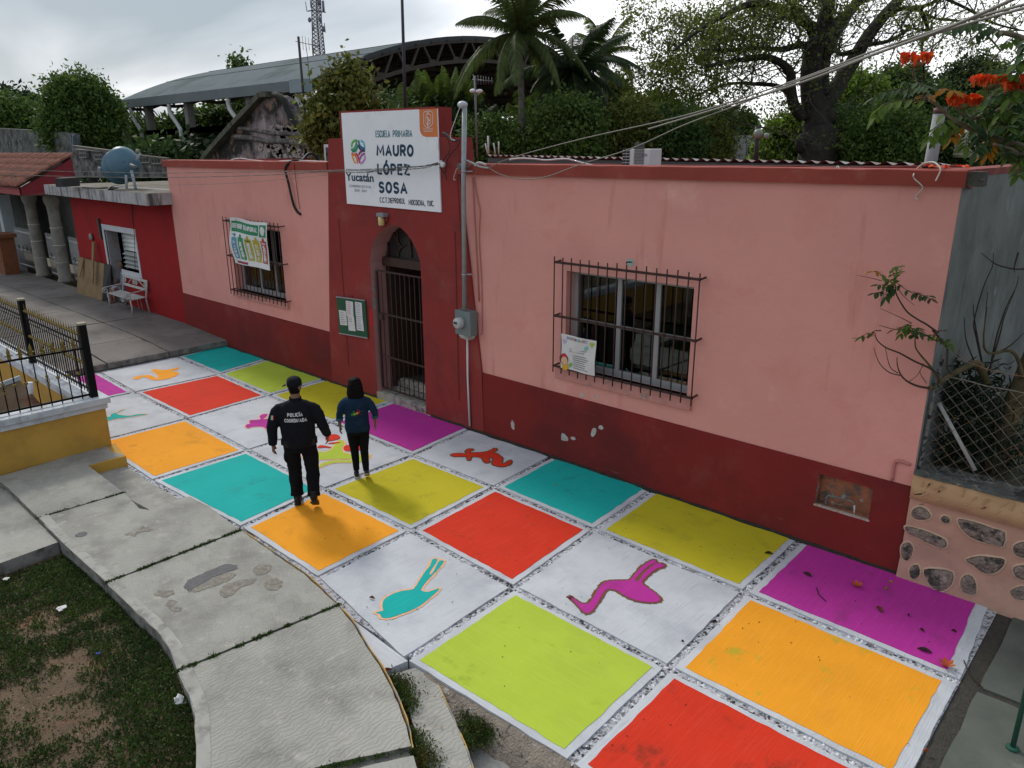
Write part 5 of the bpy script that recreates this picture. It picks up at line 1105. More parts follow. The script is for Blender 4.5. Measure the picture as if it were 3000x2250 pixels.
# plywood boards leaning
ply = mat('plywood', (.25,.17,.085), var=.12, vs=2, c2=(.19,.13,.07), c2s=2, bump=.08)
pb = thing('plywood_sheet', (-26.1, 8.4, .3), 'brown plywood sheet leaning against the red house wall', 'board')
x0, x1 = -27.3, -25.15; z0 = zr(-26,8.4)
MB().hexa([Vector((x0,8.36,z0)),Vector((x1,8.40,z0)),Vector((x1,8.43,z0)),Vector((x0,8.39,z0))], [Vector((x0,8.60,z0+1.16)),Vector((x1,8.62,z0+1.12)),Vector((x1,8.65,z0+1.12)),Vector((x0,8.63,z0+1.16))]).build('sheet', ply, pb)
def lean(x, w_, zt_, z0_, nm, lb, m_, dx=0):
    o = MB().hexa([Vector((x,8.40-.06,z0_)),Vector((x+w_,8.40-.06,z0_)),Vector((x+w_,8.43-.06,z0_)),Vector((x,8.43-.06,z0_))], [Vector((x+dx,8.60-.02,zt_)),Vector((x+dx+w_,8.60-.02,zt_)),Vector((x+dx+w_,8.64-.02,zt_)),Vector((x+dx,8.64-.02,zt_))]).build(nm, m_); return tag(o, lb, 'plank')
lean(-26.85,.10,1.43,z0+.55,'wooden_plank','short wooden batten leaning on the plywood sheet, left of the long plank', ply, -.02)
lean(-25.75,.15,2.02,z0+.50,'wooden_plank','long wooden plank leaning on the plywood sheet beside the white frame', ply, -.05)
o = MB().hexa([Vector((-25.12,8.36,z0)),Vector((-24.78,8.5,z0)),Vector((-24.78,8.54,z0)),Vector((-25.12,8.40,z0))], [Vector((-25.12,8.60,z0+1.14)),Vector((-24.78,8.66,z0+1.10)),Vector((-24.78,8.69,z0+1.10)),Vector((-25.12,8.64,z0+1.14))]).build('dark_board', flat('panel_black', (.015,.015,.016), .5)); tag(o, 'black board standing between plywood sheet and the open door', 'panel')

# ------------------------------------------------------------------ portico house with tiled roof
cream = mat('portico_wall', (.26,.28,.26), var=.12, vs=1.2, c2=(.18,.19,.18), c2s=2, bump=.1)
colm = mat('column_stone', (.23,.22,.19), var=.15, vs=3, c2=(.15,.145,.13), c2s=3, bump=.2)
fascia = mat('portico_fascia', (.30,.075,.075), var=.12, vs=2, bump=.1); gable_r = mat('portico_gable', (.22,.028,.036), var=.12, vs=2, bump=.1)
ph = thing('portico_house', (-33, 8.9, .25), 'house with round columns, pink fascia and a red tiled lean-to roof', 'house')
YF = 7.96; XR2 = -29.3
zf0, zf1 = 3.33, 3.56
MB().box((-50,YF-.12,zf0),(XR2,YF+.15,zf1)).build('fascia', fascia, ph)
# gable side triangle and sloping roof up to the back
yR = 9.55; zRt = 4.55
MB().ngon([Vector((XR2+.001,YF-.12,zf0)),Vector((XR2+.001,yR,zf0)),Vector((XR2+.001,yR,zRt-.05)),Vector((XR2+.001,YF-.12,zf1))], .15, dirv=(-1,0,0)).build('gable_side', gable_r, ph)
tilem = mat('clay_tile', (.23,.085,.055), var=.35, vs=6, c2=(.10,.05,.04), c2s=4, c2t=(.5,.65), c3=(.32,.13,.085), c3s=8, c3t=(.58,.7), bump=.4, island=.3)
rows = 5; ntile = 0
tsrc = None; tg = MB()
def tile_mesh():
    V = []; F = []
    for i, y in ((0, 0.0), (1, 1.0)):
        for k in range(6):
            a = math.pi*k/5; V.append((math.cos(a)*.105*(1-.12*i), y, math.sin(a)*.07))
    for k in range(5): F.append((k, k+1, 6+k+1, 6+k))
    F.append((5,4,3,2,1,0)); return V, F
TV, TF = tile_mesh(); sl_ = (yR-YF+.3)/rows; rise = (zRt-zf1)/rows
dirn = Vector((0, sl_, rise)); ln = dirn.length; du = dirn.normalized(); upn = Vector((0,-du.z,du.y))
MB().quad((-50,YF-.2,zf1+.01),(XR2+.05,YF-.2,zf1+.01),(XR2+.05,yR,zRt+.01),(-50,yR,zRt+.01)).build('roof_bed', mat('roof_bed', (.12,.05,.04)), ph)
tm = bpy.data.meshes.new('roof_tile'); sc_ = ln*1.06
tm.from_pydata([(x, y*sc_*du.y+z*upn.y, y*sc_*du.z+z*upn.z) for x,y,z in TV], [], TF); tm.materials.append(tilem); tm.polygons.foreach_set('use_smooth', [True]*len(TF))
org = ORG[ph.name]; cnt = 0
far = MB()
for r in range(rows):
    for k in range(84):
        x = XR2-.05-k*.235+random.uniform(-.012,.012); y = YF-.25+r*sl_+random.uniform(-.02,.02); z = zf1+.03+r*rise+random.uniform(0,.012)+.03
        if k < 50:
            o = bpy.data.objects.new('roof_tile', tm); COL.objects.link(o); o.parent = ph; o.location = Vector((x,y,z))-org; cnt += 1
        else: far.add([(x+a, y+b_*sc_*du.y+c_*upn.y, z+b_*sc_*du.z+c_*upn.z) for a,b_,c_ in TV], TF, 0, True)
o = far.build('roof_tile_rows', tilem, ph); o['kind'] = 'stuff'
MB().box((-50,11.2,0),(XR2-.05,11.4,3.4)).build('wall', cream, ph); MB().box((-27.78,8.9,0),(-27.66,11.3,3.33)).build('side_wall', cream, ph)
MB().box((-50,YF+.1,zf0-.02),(XR2-.05,11.3,zf0+.06)).build('ceiling', cream, ph)
for cx, cy, r in ((-32.1,8.8,.21),(-30.0,8.9,.21),(-36.3,8.85,.21)):
    z0_ = zr(cx,cy)
    cobj = MB().lathe([(r*1.25,z0_-.02),(r*1.2,z0_+.07),(r,z0_+.12),(r*.98,1.2),(r*.88,2.65),(r*.92,2.9),(r*1.1,3.0),(r*1.22,3.05),(r*1.22,3.2),(r*1.1,3.33)], (cx,cy,0), 18).build('column', colm, ph)
    for zz in (.95,1.55,2.15): MB().lathe([(r*.99,zz),(r*1.0,zz+.015),(r*.97,zz+.03)], (cx,cy,0), 18).build('ring', flat('ring_white', (.42,.42,.40)), cobj)
wmet = flat('fence_white', (.42,.43,.43), .5)
def ofence(x0, x1, y, lb, zt=1.55, pk=.105):
    f = thing('railing', ((x0+x1)/2, y, zr(x0,y)), lb, 'railing'); z0_ = zr(x0,y)
    for z in (z0_+.12, z0_+.72, z0_+zt-.12): MB().bar((x0,y,z),(x1,y,z),.02,.045).build('rail', wmet, f)
    n = int((x1-x0)/pk)
    for k in range(n+1):
        x = x0+(x1-x0)*k/n; mb = MB(); mb.tube([(x,y,z0_+.03),(x,y,z0_+zt-.03)], .011, 5); mb.tube([(x,y,z0_+zt-.03),(x,y,z0_+zt+.05)], [.022,.002], 5); mb.build('bar', wmet, f)
    for k in range(int((x1-x0)/.5)):
        c = Vector((x0+.3+k*.5,y-.015,z0_+.78)); MB().tube([c+Vector((.12*math.cos(a)*(1-a/12),0,.12*math.sin(a)*(1-a/12))) for a in [q*.6 for q in range(14)]], .009, 4).build('scroll', flat('scroll_brown', (.10,.075,.06)), f)
ofence(-29.75,-27.8,9.15,'white spiked railing between the red house and the nearest column')
ofence(-31.85,-30.2,9.05,'white spiked railing between the two round columns'); ofence(-35.5,-32.35,9.0,'white spiked railing left of the two round columns')
MB().box((-36.1,8.55,0),(-35.5,9.2,1.5)).build('pillar_base', mat('pillar_white', (.38,.43,.46), var=.15, vs=2, bump=.1), ph); MB().box((-36.0,8.7,1.5),(-35.6,9.1,3.1)).build('pillar', MATS['pillar_white'], ph)
lav = mat('lavender_wall', (.38,.36,.45), var=.1, vs=2, bump=.1)
fh = thing('lavender_house', (-42, 9, .25), 'lavender washed wall of the farthest house at the left edge', 'house')
wallrect(-60,-36.2,0,3.9,[(-44,-42.6,.5,2.7)],8.9,9.2).build('wall', lav, fh)
mbx = thing('brown_pedestal', (-38.2, 8.5, .3), 'brown masonry meter pedestal with a flat cap beside the white pillar', 'pedestal')
brm = mat('pedestal_brown', (.20,.075,.035), var=.2, vs=4, bump=.2); p0 = G(33,798,.3)
MB().box((p0.x-.45,p0.y-.3,.25),(p0.x+.45,p0.y+.2,1.65)).build('body', brm, mbx); MB().box((p0.x-.55,p0.y-.38,1.65),(p0.x+.55,p0.y+.28,1.78)).build('cap', brm, mbx); MB().box((p0.x-.3,p0.y-.33,.8),(p0.x+.3,p0.y-.295,1.35)).build('door', mat('pedestal_door', (.26,.11,.05)), mbx)
# blue wall stub and old walls behind
blue = mat('blue_paint', (.035,.085,.26), var=.3, vs=4, c2=(.25,.28,.32), c2s=4, c2t=(.6,.68), bump=.3)
o = MB().hexa([W(190,525,9.6),W(223,528,9.6),W(223,528,9.95),W(190,525,9.95)],[W(178,470,9.6),W(207,458,9.6),W(207,458,9.95),W(178,470,9.95)]).build('chimney_stub', blue); tag(o, 'flaking blue masonry stub beside the tiled roof', 'masonry stub')
oldm = mat('old_masonry', (.115,.12,.115), var=.4, vs=1.5, c2=(.035,.04,.038), c2s=1.6, c2t=(.48,.62), c3=(.26,.26,.25), c3s=3.5, c3t=(.56,.7), bump=.8, bs=20, bdist=.03)
ow = thing('old_wall', (-45, 17, 2), 'tall weathered grey masonry wall behind the tiled roof', 'wall')
a, b = W(-40,372,17.0), W(212,384,17.0)
P = [W(-60,500,17),W(216,500,17),W(212,440,17),W(207,392,17),W(150,383,17),W(90,381,17),W(20,377,17),W(-60,373,17)]; MB().ngon(jag([Vector((p.x,p.z,0)) for p in P], .4, .05, 3), 0) if False else None
MB().ngon(P, .5, dirv=(0,1,0)).build('wall', oldm, ow)
MB().bar(W(215,395,16.9), W(216,445,16.9), .12, .12).build('edge_pipe', flat('pipe_bluegrey', (.12,.18,.24)), ow)
for u, v in ((47,418),(115,420)): c = W(u,v,16.98); MB().box((c.x-.18,16.96,c.z-.13),(c.x+.18,16.985,c.z+.13)).build('hole', flat('hole_dark', (.01,.01,.01)), ow)
bw = thing('block_wall', (-30, 15, 2), 'low weathered roof wall with a row of hollow blocks behind the dish', 'wall')
P = [W(214,520,15.5),W(500,520,15.5),W(500,478,15.5),W(450,468,15.5),W(400,463,15.5),W(300,445,15.5),W(214,436,15.5)]
MB().ngon(P, .35, dirv=(0,1,0)).build('wall', mat('old_render', (.16,.155,.15), var=.4, vs=2, c2=(.03,.032,.03), c2s=1.8, c2t=(.47,.6), c3=(.38,.36,.34), c3s=2.5, c3t=(.58,.7), bump=.6, bs=25, bdist=.03), bw)
MB().bar(W(216,429,15.3), W(360,448,15.3), .3, .12).build('coping', mat('coping_dark', (.10,.095,.08), var=.3, vs=4, bump=.4), bw); MB().bar(W(355,449,15.3), W(495,465,15.3), .2, .06).build('coping', MATS['coping_dark'], bw)
blk_m = mat('hollow_block', (.24,.235,.22), var=.25, vs=8, bump=.4)
for u, v in ((247,455),(294,460),(428,469),(462,472)):
    c = W(u,v,15.45); cb_ = MB().box((c.x-.52,15.36,c.z-.14),(c.x+.52,15.5,c.z+.14)).build('hollow_block', blk_m, bw)
    for k in (-1,0,1): MB().box((c.x+k*.33-.11,15.345,c.z-.07),(c.x+k*.33+.11,15.362,c.z+.08)).build('block_hole', flat('hole_dark', (.01,.01,.01)), cb_)

# ------------------------------------------------------------------ masonry gable behind the school
gbl = thing('ruined_gable', (-22, 13.5, 3), 'blackened stone gable with flaking pale plaster above the school roof', 'gable wall')
YG = 13.5
zg4 = lambda a, b, y=YG: W(600+a/5.53, 260+b/5.53, y)
stonep = mat('gable_plaster', (.33,.27,.28), var=.3, vs=2, c2=(.018,.017,.015), c2s=.6, c2t=(.42,.54), c3=(.30,.17,.12), c3s=2.0, c3t=(.56,.68), bump=.9, bs=9, bdist=.06)
Pg = [(60,1160),(110,1080),(330,830),(560,580),(800,330),(1000,120),(1060,98),(1130,95),(1200,130),(1290,200),(1340,330),(1420,480),(1530,600),(1640,690),(1780,780),(1900,820),(1960,860),(2040,1200)]
MB().ngon([zg4(a,b) for a,b in Pg], .45, dirv=(0,1,0)).build('wall', stonep, gbl)
ledge = mat('gable_ledge', (.10,.10,.075), var=.35, vs=3, c2=(.04,.04,.032), c2s=3, bump=.5)
rk = [(70,1150),(120,1070),(330,830),(560,575),(800,325),(1000,115),(1065,92),(1130,92)]
P = [zg4(a,b,YG+.05) for a,b in rk]; [MB().bar(P[k], P[k+1]+(P[k+1]-P[k])*.04, .62, .16, up=(0,0,1)).build('raking_coping', ledge, gbl) for k in range(len(P)-1)]
P = [zg4(a,b,YG-.05) for a,b in [(1130,92),(1200,125),(1290,195),(1340,330),(1420,480),(1530,600),(1640,690),(1780,780),(1900,820)]]; MB().tube(P, .11, 6).build('raking_coping', mat('gable_black', (.02,.02,.018), var=.4, vs=4, bump=.6), gbl)
for pts, r in (([(560,640),(820,670),(1100,720),(1400,735),(1620,760),(1850,800)],.07),([(480,780),(760,800),(1000,850),(1300,850),(1560,890),(1900,930)],.09)):
    P = [zg4(a,b,YG-.04) for a,b in pts]; MB().tube(smoothpts(P,3), r, 6).build('string_course', mat('gable_string', (.10,.09,.085), var=.5, vs=3, c2=(.3,.25,.25), c2s=2, bump=.5), gbl)
st_m = mat('gable_stone', (.33,.28,.26), var=.3, vs=4, bump=.5, island=.25); rr = random.Random(4)
for k in range(90):
    a, b = rr.uniform(900,1700), rr.uniform(880,1130)
    if k < 24: a, b = rr.uniform(1040,1560), rr.uniform(620,690)
    elif k < 40: a, b = rr.uniform(1200,1500), rr.uniform(760,830)
    c = zg4(a, b, YG-.01); w_, h_ = rr.uniform(.08,.2), rr.uniform(.05,.12); th = rr.uniform(-.5,.5)
    ring_ = [(math.cos(t)*w_*rr.uniform(.7,1.1), math.sin(t)*h_*rr.uniform(.7,1.1)) for t in [q*1.05 for q in range(6)]]
    MB().ngon([c+Vector((x*math.cos(th)-z*math.sin(th), -.02, x*math.sin(th)+z*math.cos(th))) for x,z in ring_], .05, dirv=(0,1,0)).build('stone', st_m, gbl)

# ------------------------------------------------------------------ yellow plaza wall with iron fence
yw_ = thing('yellow_wall', (-12.55, 3, .15), 'low yellow wall with white coping at the plaza corner', 'wall')
XW, XE, YC = -12.50, -12.30, 3.95   # front face x (towards camera), etc
FX = -12.50
def yq_(u, v): return XP(u, v, FX)
MB().box((FX-.22, -4.0, -.05), (FX, YC, .80)).build('wall', bfy, yw_)
MB().box((-40, YC-.22, -.05), (FX-.22, YC, .80)).build('wall', bfy, yw_)
copm = mat('coping_white', (.55,.58,.62), var=.15, vs=3, c2=(.30,.31,.32), c2s=3, c2t=(.52,.68), bump=.25)
MB().box((FX-.24,-4.0,.80),(FX+.03,YC+.03,.885)).build('coping_course', copm, yw_); MB().box((FX-.28,-4.0,.885),(FX+.075,YC+.075,.985)).build('coping', copm, yw_, .008)
MB().box((-40,YC-.25,.80),(FX-.24,YC+.03,.885)).build('coping_course', copm, yw_); MB().box((-40,YC-.29,.885),(FX-.28,YC+.075,.985)).build('coping', copm, yw_, .008)
fen = thing('iron_fence', (-12.6, 3.8, .985), 'black iron fence with gold fleurs and collars on the yellow wall', 'fence')
bi = mat('black_iron', (.006,.006,.007), rough=.6, var=.2, vs=10, bump=.03, spec=.12); gold = mat('gold_paint', (.20,.145,.035), rough=.45, var=.25, vs=30, metal=.4, bump=.1)
FZ = .985; FXc, FYc = FX-.12, YC-.10
def post(x, y, h=1.17, w_=.105):
    o = MB().box((x-w_/2,y-w_/2,FZ-.0),(x+w_/2,y+w_/2,FZ+h)).build('post', bi, fen); MB().box((x-w_/2-.008,y-w_/2-.008,FZ+h),(x+w_/2+.008,y+w_/2+.008,FZ+h+.03)).build('post_cap', mat('cap_pale', (.30,.27,.20)), o)
post(FXc, FYc); post(FXc-3.0, FYc); post(FXc-6.0, FYc); post(FXc-9, FYc); post(FXc-12, FYc)
fleur_me = None
def fleur(mb, p, s=1.0, d=Vector((1,0,0))):
    p = Vector(p); mb.tube([p, p+Vector((0,0,.04*s)), p+Vector((0,0,.085*s)), p+Vector((0,0,.15*s))], [.012*s,.016*s,.022*s,.002], 5, 1)
    for sg in (-1,1): mb.tube([p+Vector((0,0,.02*s)), p+d*sg*.03*s+Vector((0,0,.05*s)), p+d*sg*.045*s+Vector((0,0,.03*s))], [.01*s,.009*s,.005*s], 4, 1)
def collar(mb, p, s=1.0): mb.lathe([(.011*s,-.022*s),(.020*s,-.012*s),(.026*s,0),(.020*s,.012*s),(.011*s,.022*s)], p, 6, 1)
def basket(mb, p): 
    for a in range(4): mb.tube([Vector(p)+Vector((.03*math.sin(t)*math.cos(a*1.57+t*1.2), .03*math.sin(t)*math.sin(a*1.57+t*1.2), -.06+.12*t/3.14)) for t in [q*.5233 for q in range(7)]], .004, 4, 1)
# leg along -X
for z in (.10, .86): MB().bar((FXc-12,FYc,FZ+z),(FXc-.05,FYc,FZ+z),.022,.032).build('rail', bi, fen)
n = 0
for s_ in range(4):
    for k in range(24 if s_ < 3 else 24):
        x = FXc-.08-s_*3.0-(k+.5)*2.86/24
        tall = True
        mb = MB(); mb.tube([(x,FYc,FZ+.03),(x,FYc,FZ+.99)], .0085, 5, 0); mb.tube([(x,FYc,FZ+.99),(x,FYc,FZ+1.12)], [.013,.001], 4, 1)
        b = mb.build('bar', [bi, gold], fen)
        m2 = MB(); collar(m2, (x,FYc,FZ+.985), 1.2); m2.build('gold_collar', [bi, gold], b); m2 = MB(); collar(m2, (x,FYc,FZ+.52), 1.1 if k % 2 else 1.35); m2.build('gold_collar', [bi, gold], b)
# leg towards the camera
for z in (.05, .80): MB().bar((FXc,-3.5,FZ+z),(FXc,FYc-.05,FZ+z),.022,.032).build('rail', bi, fen)
k = 0; y = FYc-.16
while y > .4:
    mb = MB(); short = True
    mb.tube([(FXc,y,FZ+.0),(FXc,y,FZ+.80)], .0095, 5, 0)
    b = mb.build('bar', [bi, gold], fen); m2 = MB(); 
    if k % 4 == 3: basket(m2, (FXc,y,FZ+.40)); collar(m2,(FXc,y,FZ+.47)); collar(m2,(FXc,y,FZ+.33))
    else: collar(m2, (FXc,y,FZ+.42), 1.25)
    m2.build('gold_collar', [bi, gold], b)
    if k % 2 == 0 or k < 6:
        m3 = MB(); fleur(m3, (FXc,y,FZ+.82), 1.25, Vector((0,1,0))); collar(m3,(FXc,y,FZ+.835),1.2); m3.build('gold_fleur', [bi, gold], b)
    y -= .145; k += 1
# rusty painted panel inside the plaza
rust = mat('rusty_panel', (.16,.11,.07), rough=.6, var=.3, vs=3, c2=(.33,.035,.02), c2s=1.6, c2t=(.50,.60), c3=(.10,.035,.02), c3s=2.4, c3t=(.5,.62), bump=.15)
sp = thing('painted_metal_roof', (-14.5, 2.6, -.05), 'rust and red painted sloping metal panel behind the fence', 'panel')
A = [XP(-30,1230,-13.4), XP(60,1110,-13.4), XP(125,1185,-13.2), XP(-30,1330,-13.2)]
MB().ngon([XP(-60,1160,-13.6), XP(52,1108,-13.6), XP(135,1200,-13.1), XP(70,1290,-13.1), XP(-60,1360,-13.1)], .03, dirv=(-1,0,-.3)).build('panel', rust, sp)
MB().bar(XP(-60,1150,-13.58), XP(60,1106,-13.58), .03, .07).build('edge', flat('edge_blue', (.35,.42,.48)), sp)
o = MB().tube([XP(87,1120,-13.4), XP(92,1170,-13.4)], .045, 8).build('white_pipe', copm); tag(o, 'short white pipe stub behind the black fence', 'pipe')
MB().box((-30,-4,-.3),(FX-.22,YC-.22,-.02)).build('plaza_floor', conc_back, None); tag(bpy.data.objects['plaza_floor'], kind='structure')
# ------------------------------------------------------------------ barrel-roofed sports hall behind
hall = thing('barrel_roof_hall', (-47, 37, 0), 'open sports court hall with a grey barrel roof and dark arched trusses', 'hall')
roofm = mat('hall_roof', (.135,.165,.175), rough=.9, var=.12, vs=.25, c2=(.08,.10,.105), c2s=.3, bump=0, spec=.05)
t = roofm.node_tree; L = t.links.new; geo = N(t,'ShaderNodeNewGeometry'); wv = N(t,'ShaderNodeTexWave'); wv.inputs['Scale'].default_value = 1.6; wv.bands_direction = 'X'; L(geo.outputs['Position'], wv.inputs['Vector'])
bp = N(t,'ShaderNodeBump', Strength=.5, Distance=.05); L(wv.outputs['Fac'], bp.inputs['Height']); L(bp.outputs[0], t.nodes['Principled BSDF'].inputs['Normal'])
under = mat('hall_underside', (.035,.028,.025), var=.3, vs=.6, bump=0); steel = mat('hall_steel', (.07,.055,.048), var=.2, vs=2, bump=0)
fasc = mat('hall_fascia', (.15,.175,.185), var=.12, vs=1, bump=0); concol = mat('hall_column', (.19,.185,.17), var=.2, vs=2, bump=.2)
XA, XB, YE, YE2, ZE = -59.5, -34.8, 22.75, 51.0, 8.0
yc_ = (YE+YE2)/2; hs = (YE2-YE)/2; rise_ = 3.3; RR = (hs*hs+rise_*rise_)/(2*rise_)
def zarc(y, d=0): return ZE + math.sqrt(max(RR*RR-(y-yc_)**2, 0)) - (RR-rise_) - d
ns = 36; ysn = [YE+(YE2-YE)*k/ns for k in range(ns+1)]
def sheet(x0, x1, d): 
    V = []; F = []
    for y in ysn: V += [(x0,y,zarc(y,d)),(x1,y,zarc(y,d))]
    for k in range(ns): F.append((2*k,2*k+1,2*k+3,2*k+2))
    return V, F
V, F = sheet(XA, XB, 0); MB().add(V, F, 0, True).build('roof_sheet', roofm, hall)
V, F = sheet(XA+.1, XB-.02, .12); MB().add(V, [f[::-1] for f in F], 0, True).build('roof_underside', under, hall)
m_ = MB(); 
for k in range(ns): 
    a, b = ysn[k], ysn[k+1]; m_.quad((XB,a,zarc(a,.22)),(XB,b,zarc(b,.22)),(XB,b,zarc(b,-.02)),(XB,a,zarc(a,-.02)))
m_.build('edge_trim', flat('hall_trim', (.05,.055,.06)), hall)
for q in (.14,.26,.38):
    y = YE+(YE2-YE)*q; MB().bar((XA,y,zarc(y)+.01),(XB,y,zarc(y)+.01),.05,.03).build('sheet_lap', flat('lap_dark', (.07,.09,.10)), hall)
MB().box((XA,YE-.35,ZE-.42),(XB+.0,YE-.05,ZE+.10)).build('gutter', fasc, hall); MB().box((XB-.9,YE-.55,ZE-.50),(XB+.3,YE-.0,ZE+.12)).build('gutter_box', mat('hopper_blue', (.24,.30,.32)), hall)
MB().box((XA,YE2+.05,ZE-.42),(XB,YE2+.35,ZE+.10)).build('gutter', fasc, hall)
def truss(x, full):
    for dpt, nm in ((.25,'top_chord'),(1.35,'bottom_chord')):
        P = [Vector((x,y,zarc(y,dpt))) for y in ysn[:: 1]]; 
        if dpt > 1: P = [Vector((x,y,zarc(y,.25)-1.1*min(1,(1-abs(y-yc_)/hs)*7))) for y in ysn]
        m_ = MB()
        for k in range(len(P)-1): m_.bar(P[k], P[k+1], .16, .20)
        m_.build(nm, steel, hall)
    n = 30; m_ = MB()
    for k in range(n):
        y0 = YE+(YE2-YE)*(k+.15)/n; y1 = YE+(YE2-YE)*(k+.85)/n; 
        if k % 2: y0, y1 = y1, y0
        p = Vector((x,y0,zarc(y0,.25))); q = Vector((x,y1,zarc(y1,.25)-1.1*min(1,(1-abs(y1-yc_)/hs)*7)))
        if full: MB().bar(p, q, .11, .11).build('web', steel, hall); MB().box((x-.02,y1-.22,q.z-.02),(x+.06,y1+.22,q.z+.26)).build('gusset', steel, hall) if k % 2 == 0 else None
        else: m_.bar(p, q, .1, .1)
    if not full: o = m_.build('web_set', steel, hall); o['kind'] = 'stuff'
for i, x in enumerate((XB-.1,-41,-47.5,-53.5,XA+.1)): truss(x, i == 0)
m_ = MB()
for q in range(1,24): y = YE+(YE2-YE)*q/24; m_.bar((XA,y,zarc(y,.2)),(XB,y,zarc(y,.2)),.10,.12)
o = m_.build('purlins', steel, hall); o['kind'] = 'stuff'
for i, x in enumerate((-58.8,-54.5,-48.6,-41.0,-33.9)):
    for ys_ in (YE+.25, YE2-.25): MB().box((x-.22,ys_-.22,-.3),(x+.22,ys_+.22,ZE-.3)).build('column', concol, hall)
    if i: MB().tube(smoothpts([Vector((x-1.5,YE-.3,ZE-.45)),Vector((x-1.4,YE-.32,ZE-1.0)),Vector((x-.35,YE-.32,ZE-1.9)),Vector((x-.25,YE-.32,ZE-2.6)),Vector((x-.2,YE-.32,-.3))],4), .13, 8).build('downpipe', flat('downpipe_grey', (.42,.43,.42)), hall)
    # bracket truss under the eave
    for k in range(8): MB().bar((x+.2,YE+.1+k*.0,ZE-.4),(x+.2,YE+.1,ZE-.4),.01) if False else None
m_ = MB()
for k in range(0):
    x = XA+.2+(XB-XA)*k/44; m_.bar((x,YE,ZE-.35),(x+.28,YE,ZE-1.5),.08); m_.bar((x+.28,YE,ZE-1.5),(x+.56,YE,ZE-.35),.08)
for k in range(12): MB().bar((XA+.3+k*.5,YE,ZE-.4),(XA+.55+k*.5,YE+.6,ZE-1.6+.03*k),.07).build('brace', steel, hall); MB().bar((-54.4,YE,5.9),(-41,YE,6.0),.3,.35).build('tie_beam', concol, hall)

# telecom tower far behind
tw = thing('telecom_tower', DP(930,160,120), 'slim lattice telecom tower with round dishes rising behind the hall roof', 'telecom tower')
tm_ = flat('tower_steel', (.16,.15,.19)); D_ = 120
Lg = {'a': [(918,170),(914,60),(912,-70)], 'b': [(953,170),(942,70),(936,-70)], 'c': [(939,172),(929,60),(926,-70)]}
def tp(c, v, back=0): 
    P = Lg[c]; 
    for (u0,v0),(u1,v1) in zip(P, P[1:]):
        if v1 <= v <= v0: t = (v0-v)/(v0-v1); return DP(u0+(u1-u0)*t, v, D_+(1.2 if c == 'c' else 0))
for c in 'abc': MB().tube([tp(c,168), tp(c,60), tp(c,-60)], .10, 6).build('leg', tm_, tw)
v = 165; m_ = MB(); k = 0
while v > -58:
    v2 = v-11
    for c, d in (('a','c'),('c','b'),('b','a')): m_.bar(tp(c,v), tp(d,v2), .07); m_.bar(tp(d,v), tp(c,v2), .07); m_.bar(tp(c,v), tp(d,v), .05)
    v = v2
o = m_.build('lattice', tm_, tw); o['kind'] = 'stuff'
for (u, v, r) in ((907,58,.36),(937,57,.33)): MB().sphere(DP(u,v,D_-1), r, 8, 0, (1,.6,1.1)).build('dish', flat('tower_dish', (.13,.15,.20)), tw)
for P in ([(901,33),(918,29),(935,33),(954,36)],): MB().tube([DP(u,v,D_-.5) for u,v in P], .10, 5).build('platform', tm_, tw)
for (u0,v0,u1,v1,r) in ((946,3,948,33,.20),(895,5,899,33,.06),(909,0,911,22,.08),(933,-10,935,15,.2),(915,65,919,90,.12),(950,68,953,95,.07),(947,78,948,92,.22)): MB().tube([DP(u0,v0,D_-.4), DP(u1,v1,D_-.4)], r, 6).build('panel_antenna', tm_, tw)

# masts and aerials on the roofs
polem = flat('mast_dark', (.035,.032,.045)); polg = flat('mast_grey', (.12,.12,.125), .5)
fp = thing('flagpole', W(1188,330,9.35), 'tall dark pole rising behind the school sign out of frame', 'pole'); MB().tube([W(1188,340,9.35), W(1184,200,9.35), W(1176,-60,9.35)], [.028,.028,.026], 10).build('pole', polem, fp)
def yagi(nm_, base, top, boom, els, label, m1, r=.02, elh=.28):
    t_ = thing('tv_aerial', base, label, 'aerial'); MB().tube([base, top], r, 8).build('mast', m1, t_)
    MB().tube([boom[0], boom[1]], .010, 5).build('boom', polg, t_)
    for e in els:
        c = boom[0].lerp(boom[1], e); MB().tube([c-Vector((0,0,elh*(1-.4*e))), c+Vector((0,0,elh*(1-.4*e)))], .006, 4).build('element', polg, t_)
    return t_
Ya = 12.5
t_ = yagi('a', W(897,372,Ya), W(874,107,Ya), (W(866,121,Ya), W(938,136,Ya)), (.3,.42,.55,.67,.78,.9), 'leaning dark mast with a small TV aerial left of the sign', flat('mast_rust', (.05,.045,.05)), .035, .20)
MB().tube(smoothpts([W(895,126,Ya),W(900,160,Ya),W(904,200,Ya),W(908,238,Ya)],4), .008, 4).build('aerial_wire', polem, t_)
for (a, b, c, d) in ((893,277,917,270),(889,287,909,286)): MB().tube([W(a,b,Ya-.1), W(c,d,Ya-.1)], .02, 6).build('tube_bracket', flat('tube_white', (.5,.5,.5)), t_)
Yb = 11.0
t_ = yagi('b', W(1398,462,Yb), W(1391,222,Yb), (W(1384,233,Yb), W(1444,238,Yb)), (.05,.28,.42,.55,.67,.8,.95), 'slender grey mast with TV aerial and two floodlights right of the service pipe', polg, .02, .10)
for (u, v, s_) in ((1386,266,-1),(1404,267,1)):
    c = W(u,v,Yb); MB().sphere(c, .055, 7, 0, (1.6,.8,.7)).build('floodlight', flat('lamp_white', (.6,.6,.6)), t_)
MB().bar(W(1382,264,Yb), W(1410,266,Yb), .02).build('lamp_arm', polg, t_)
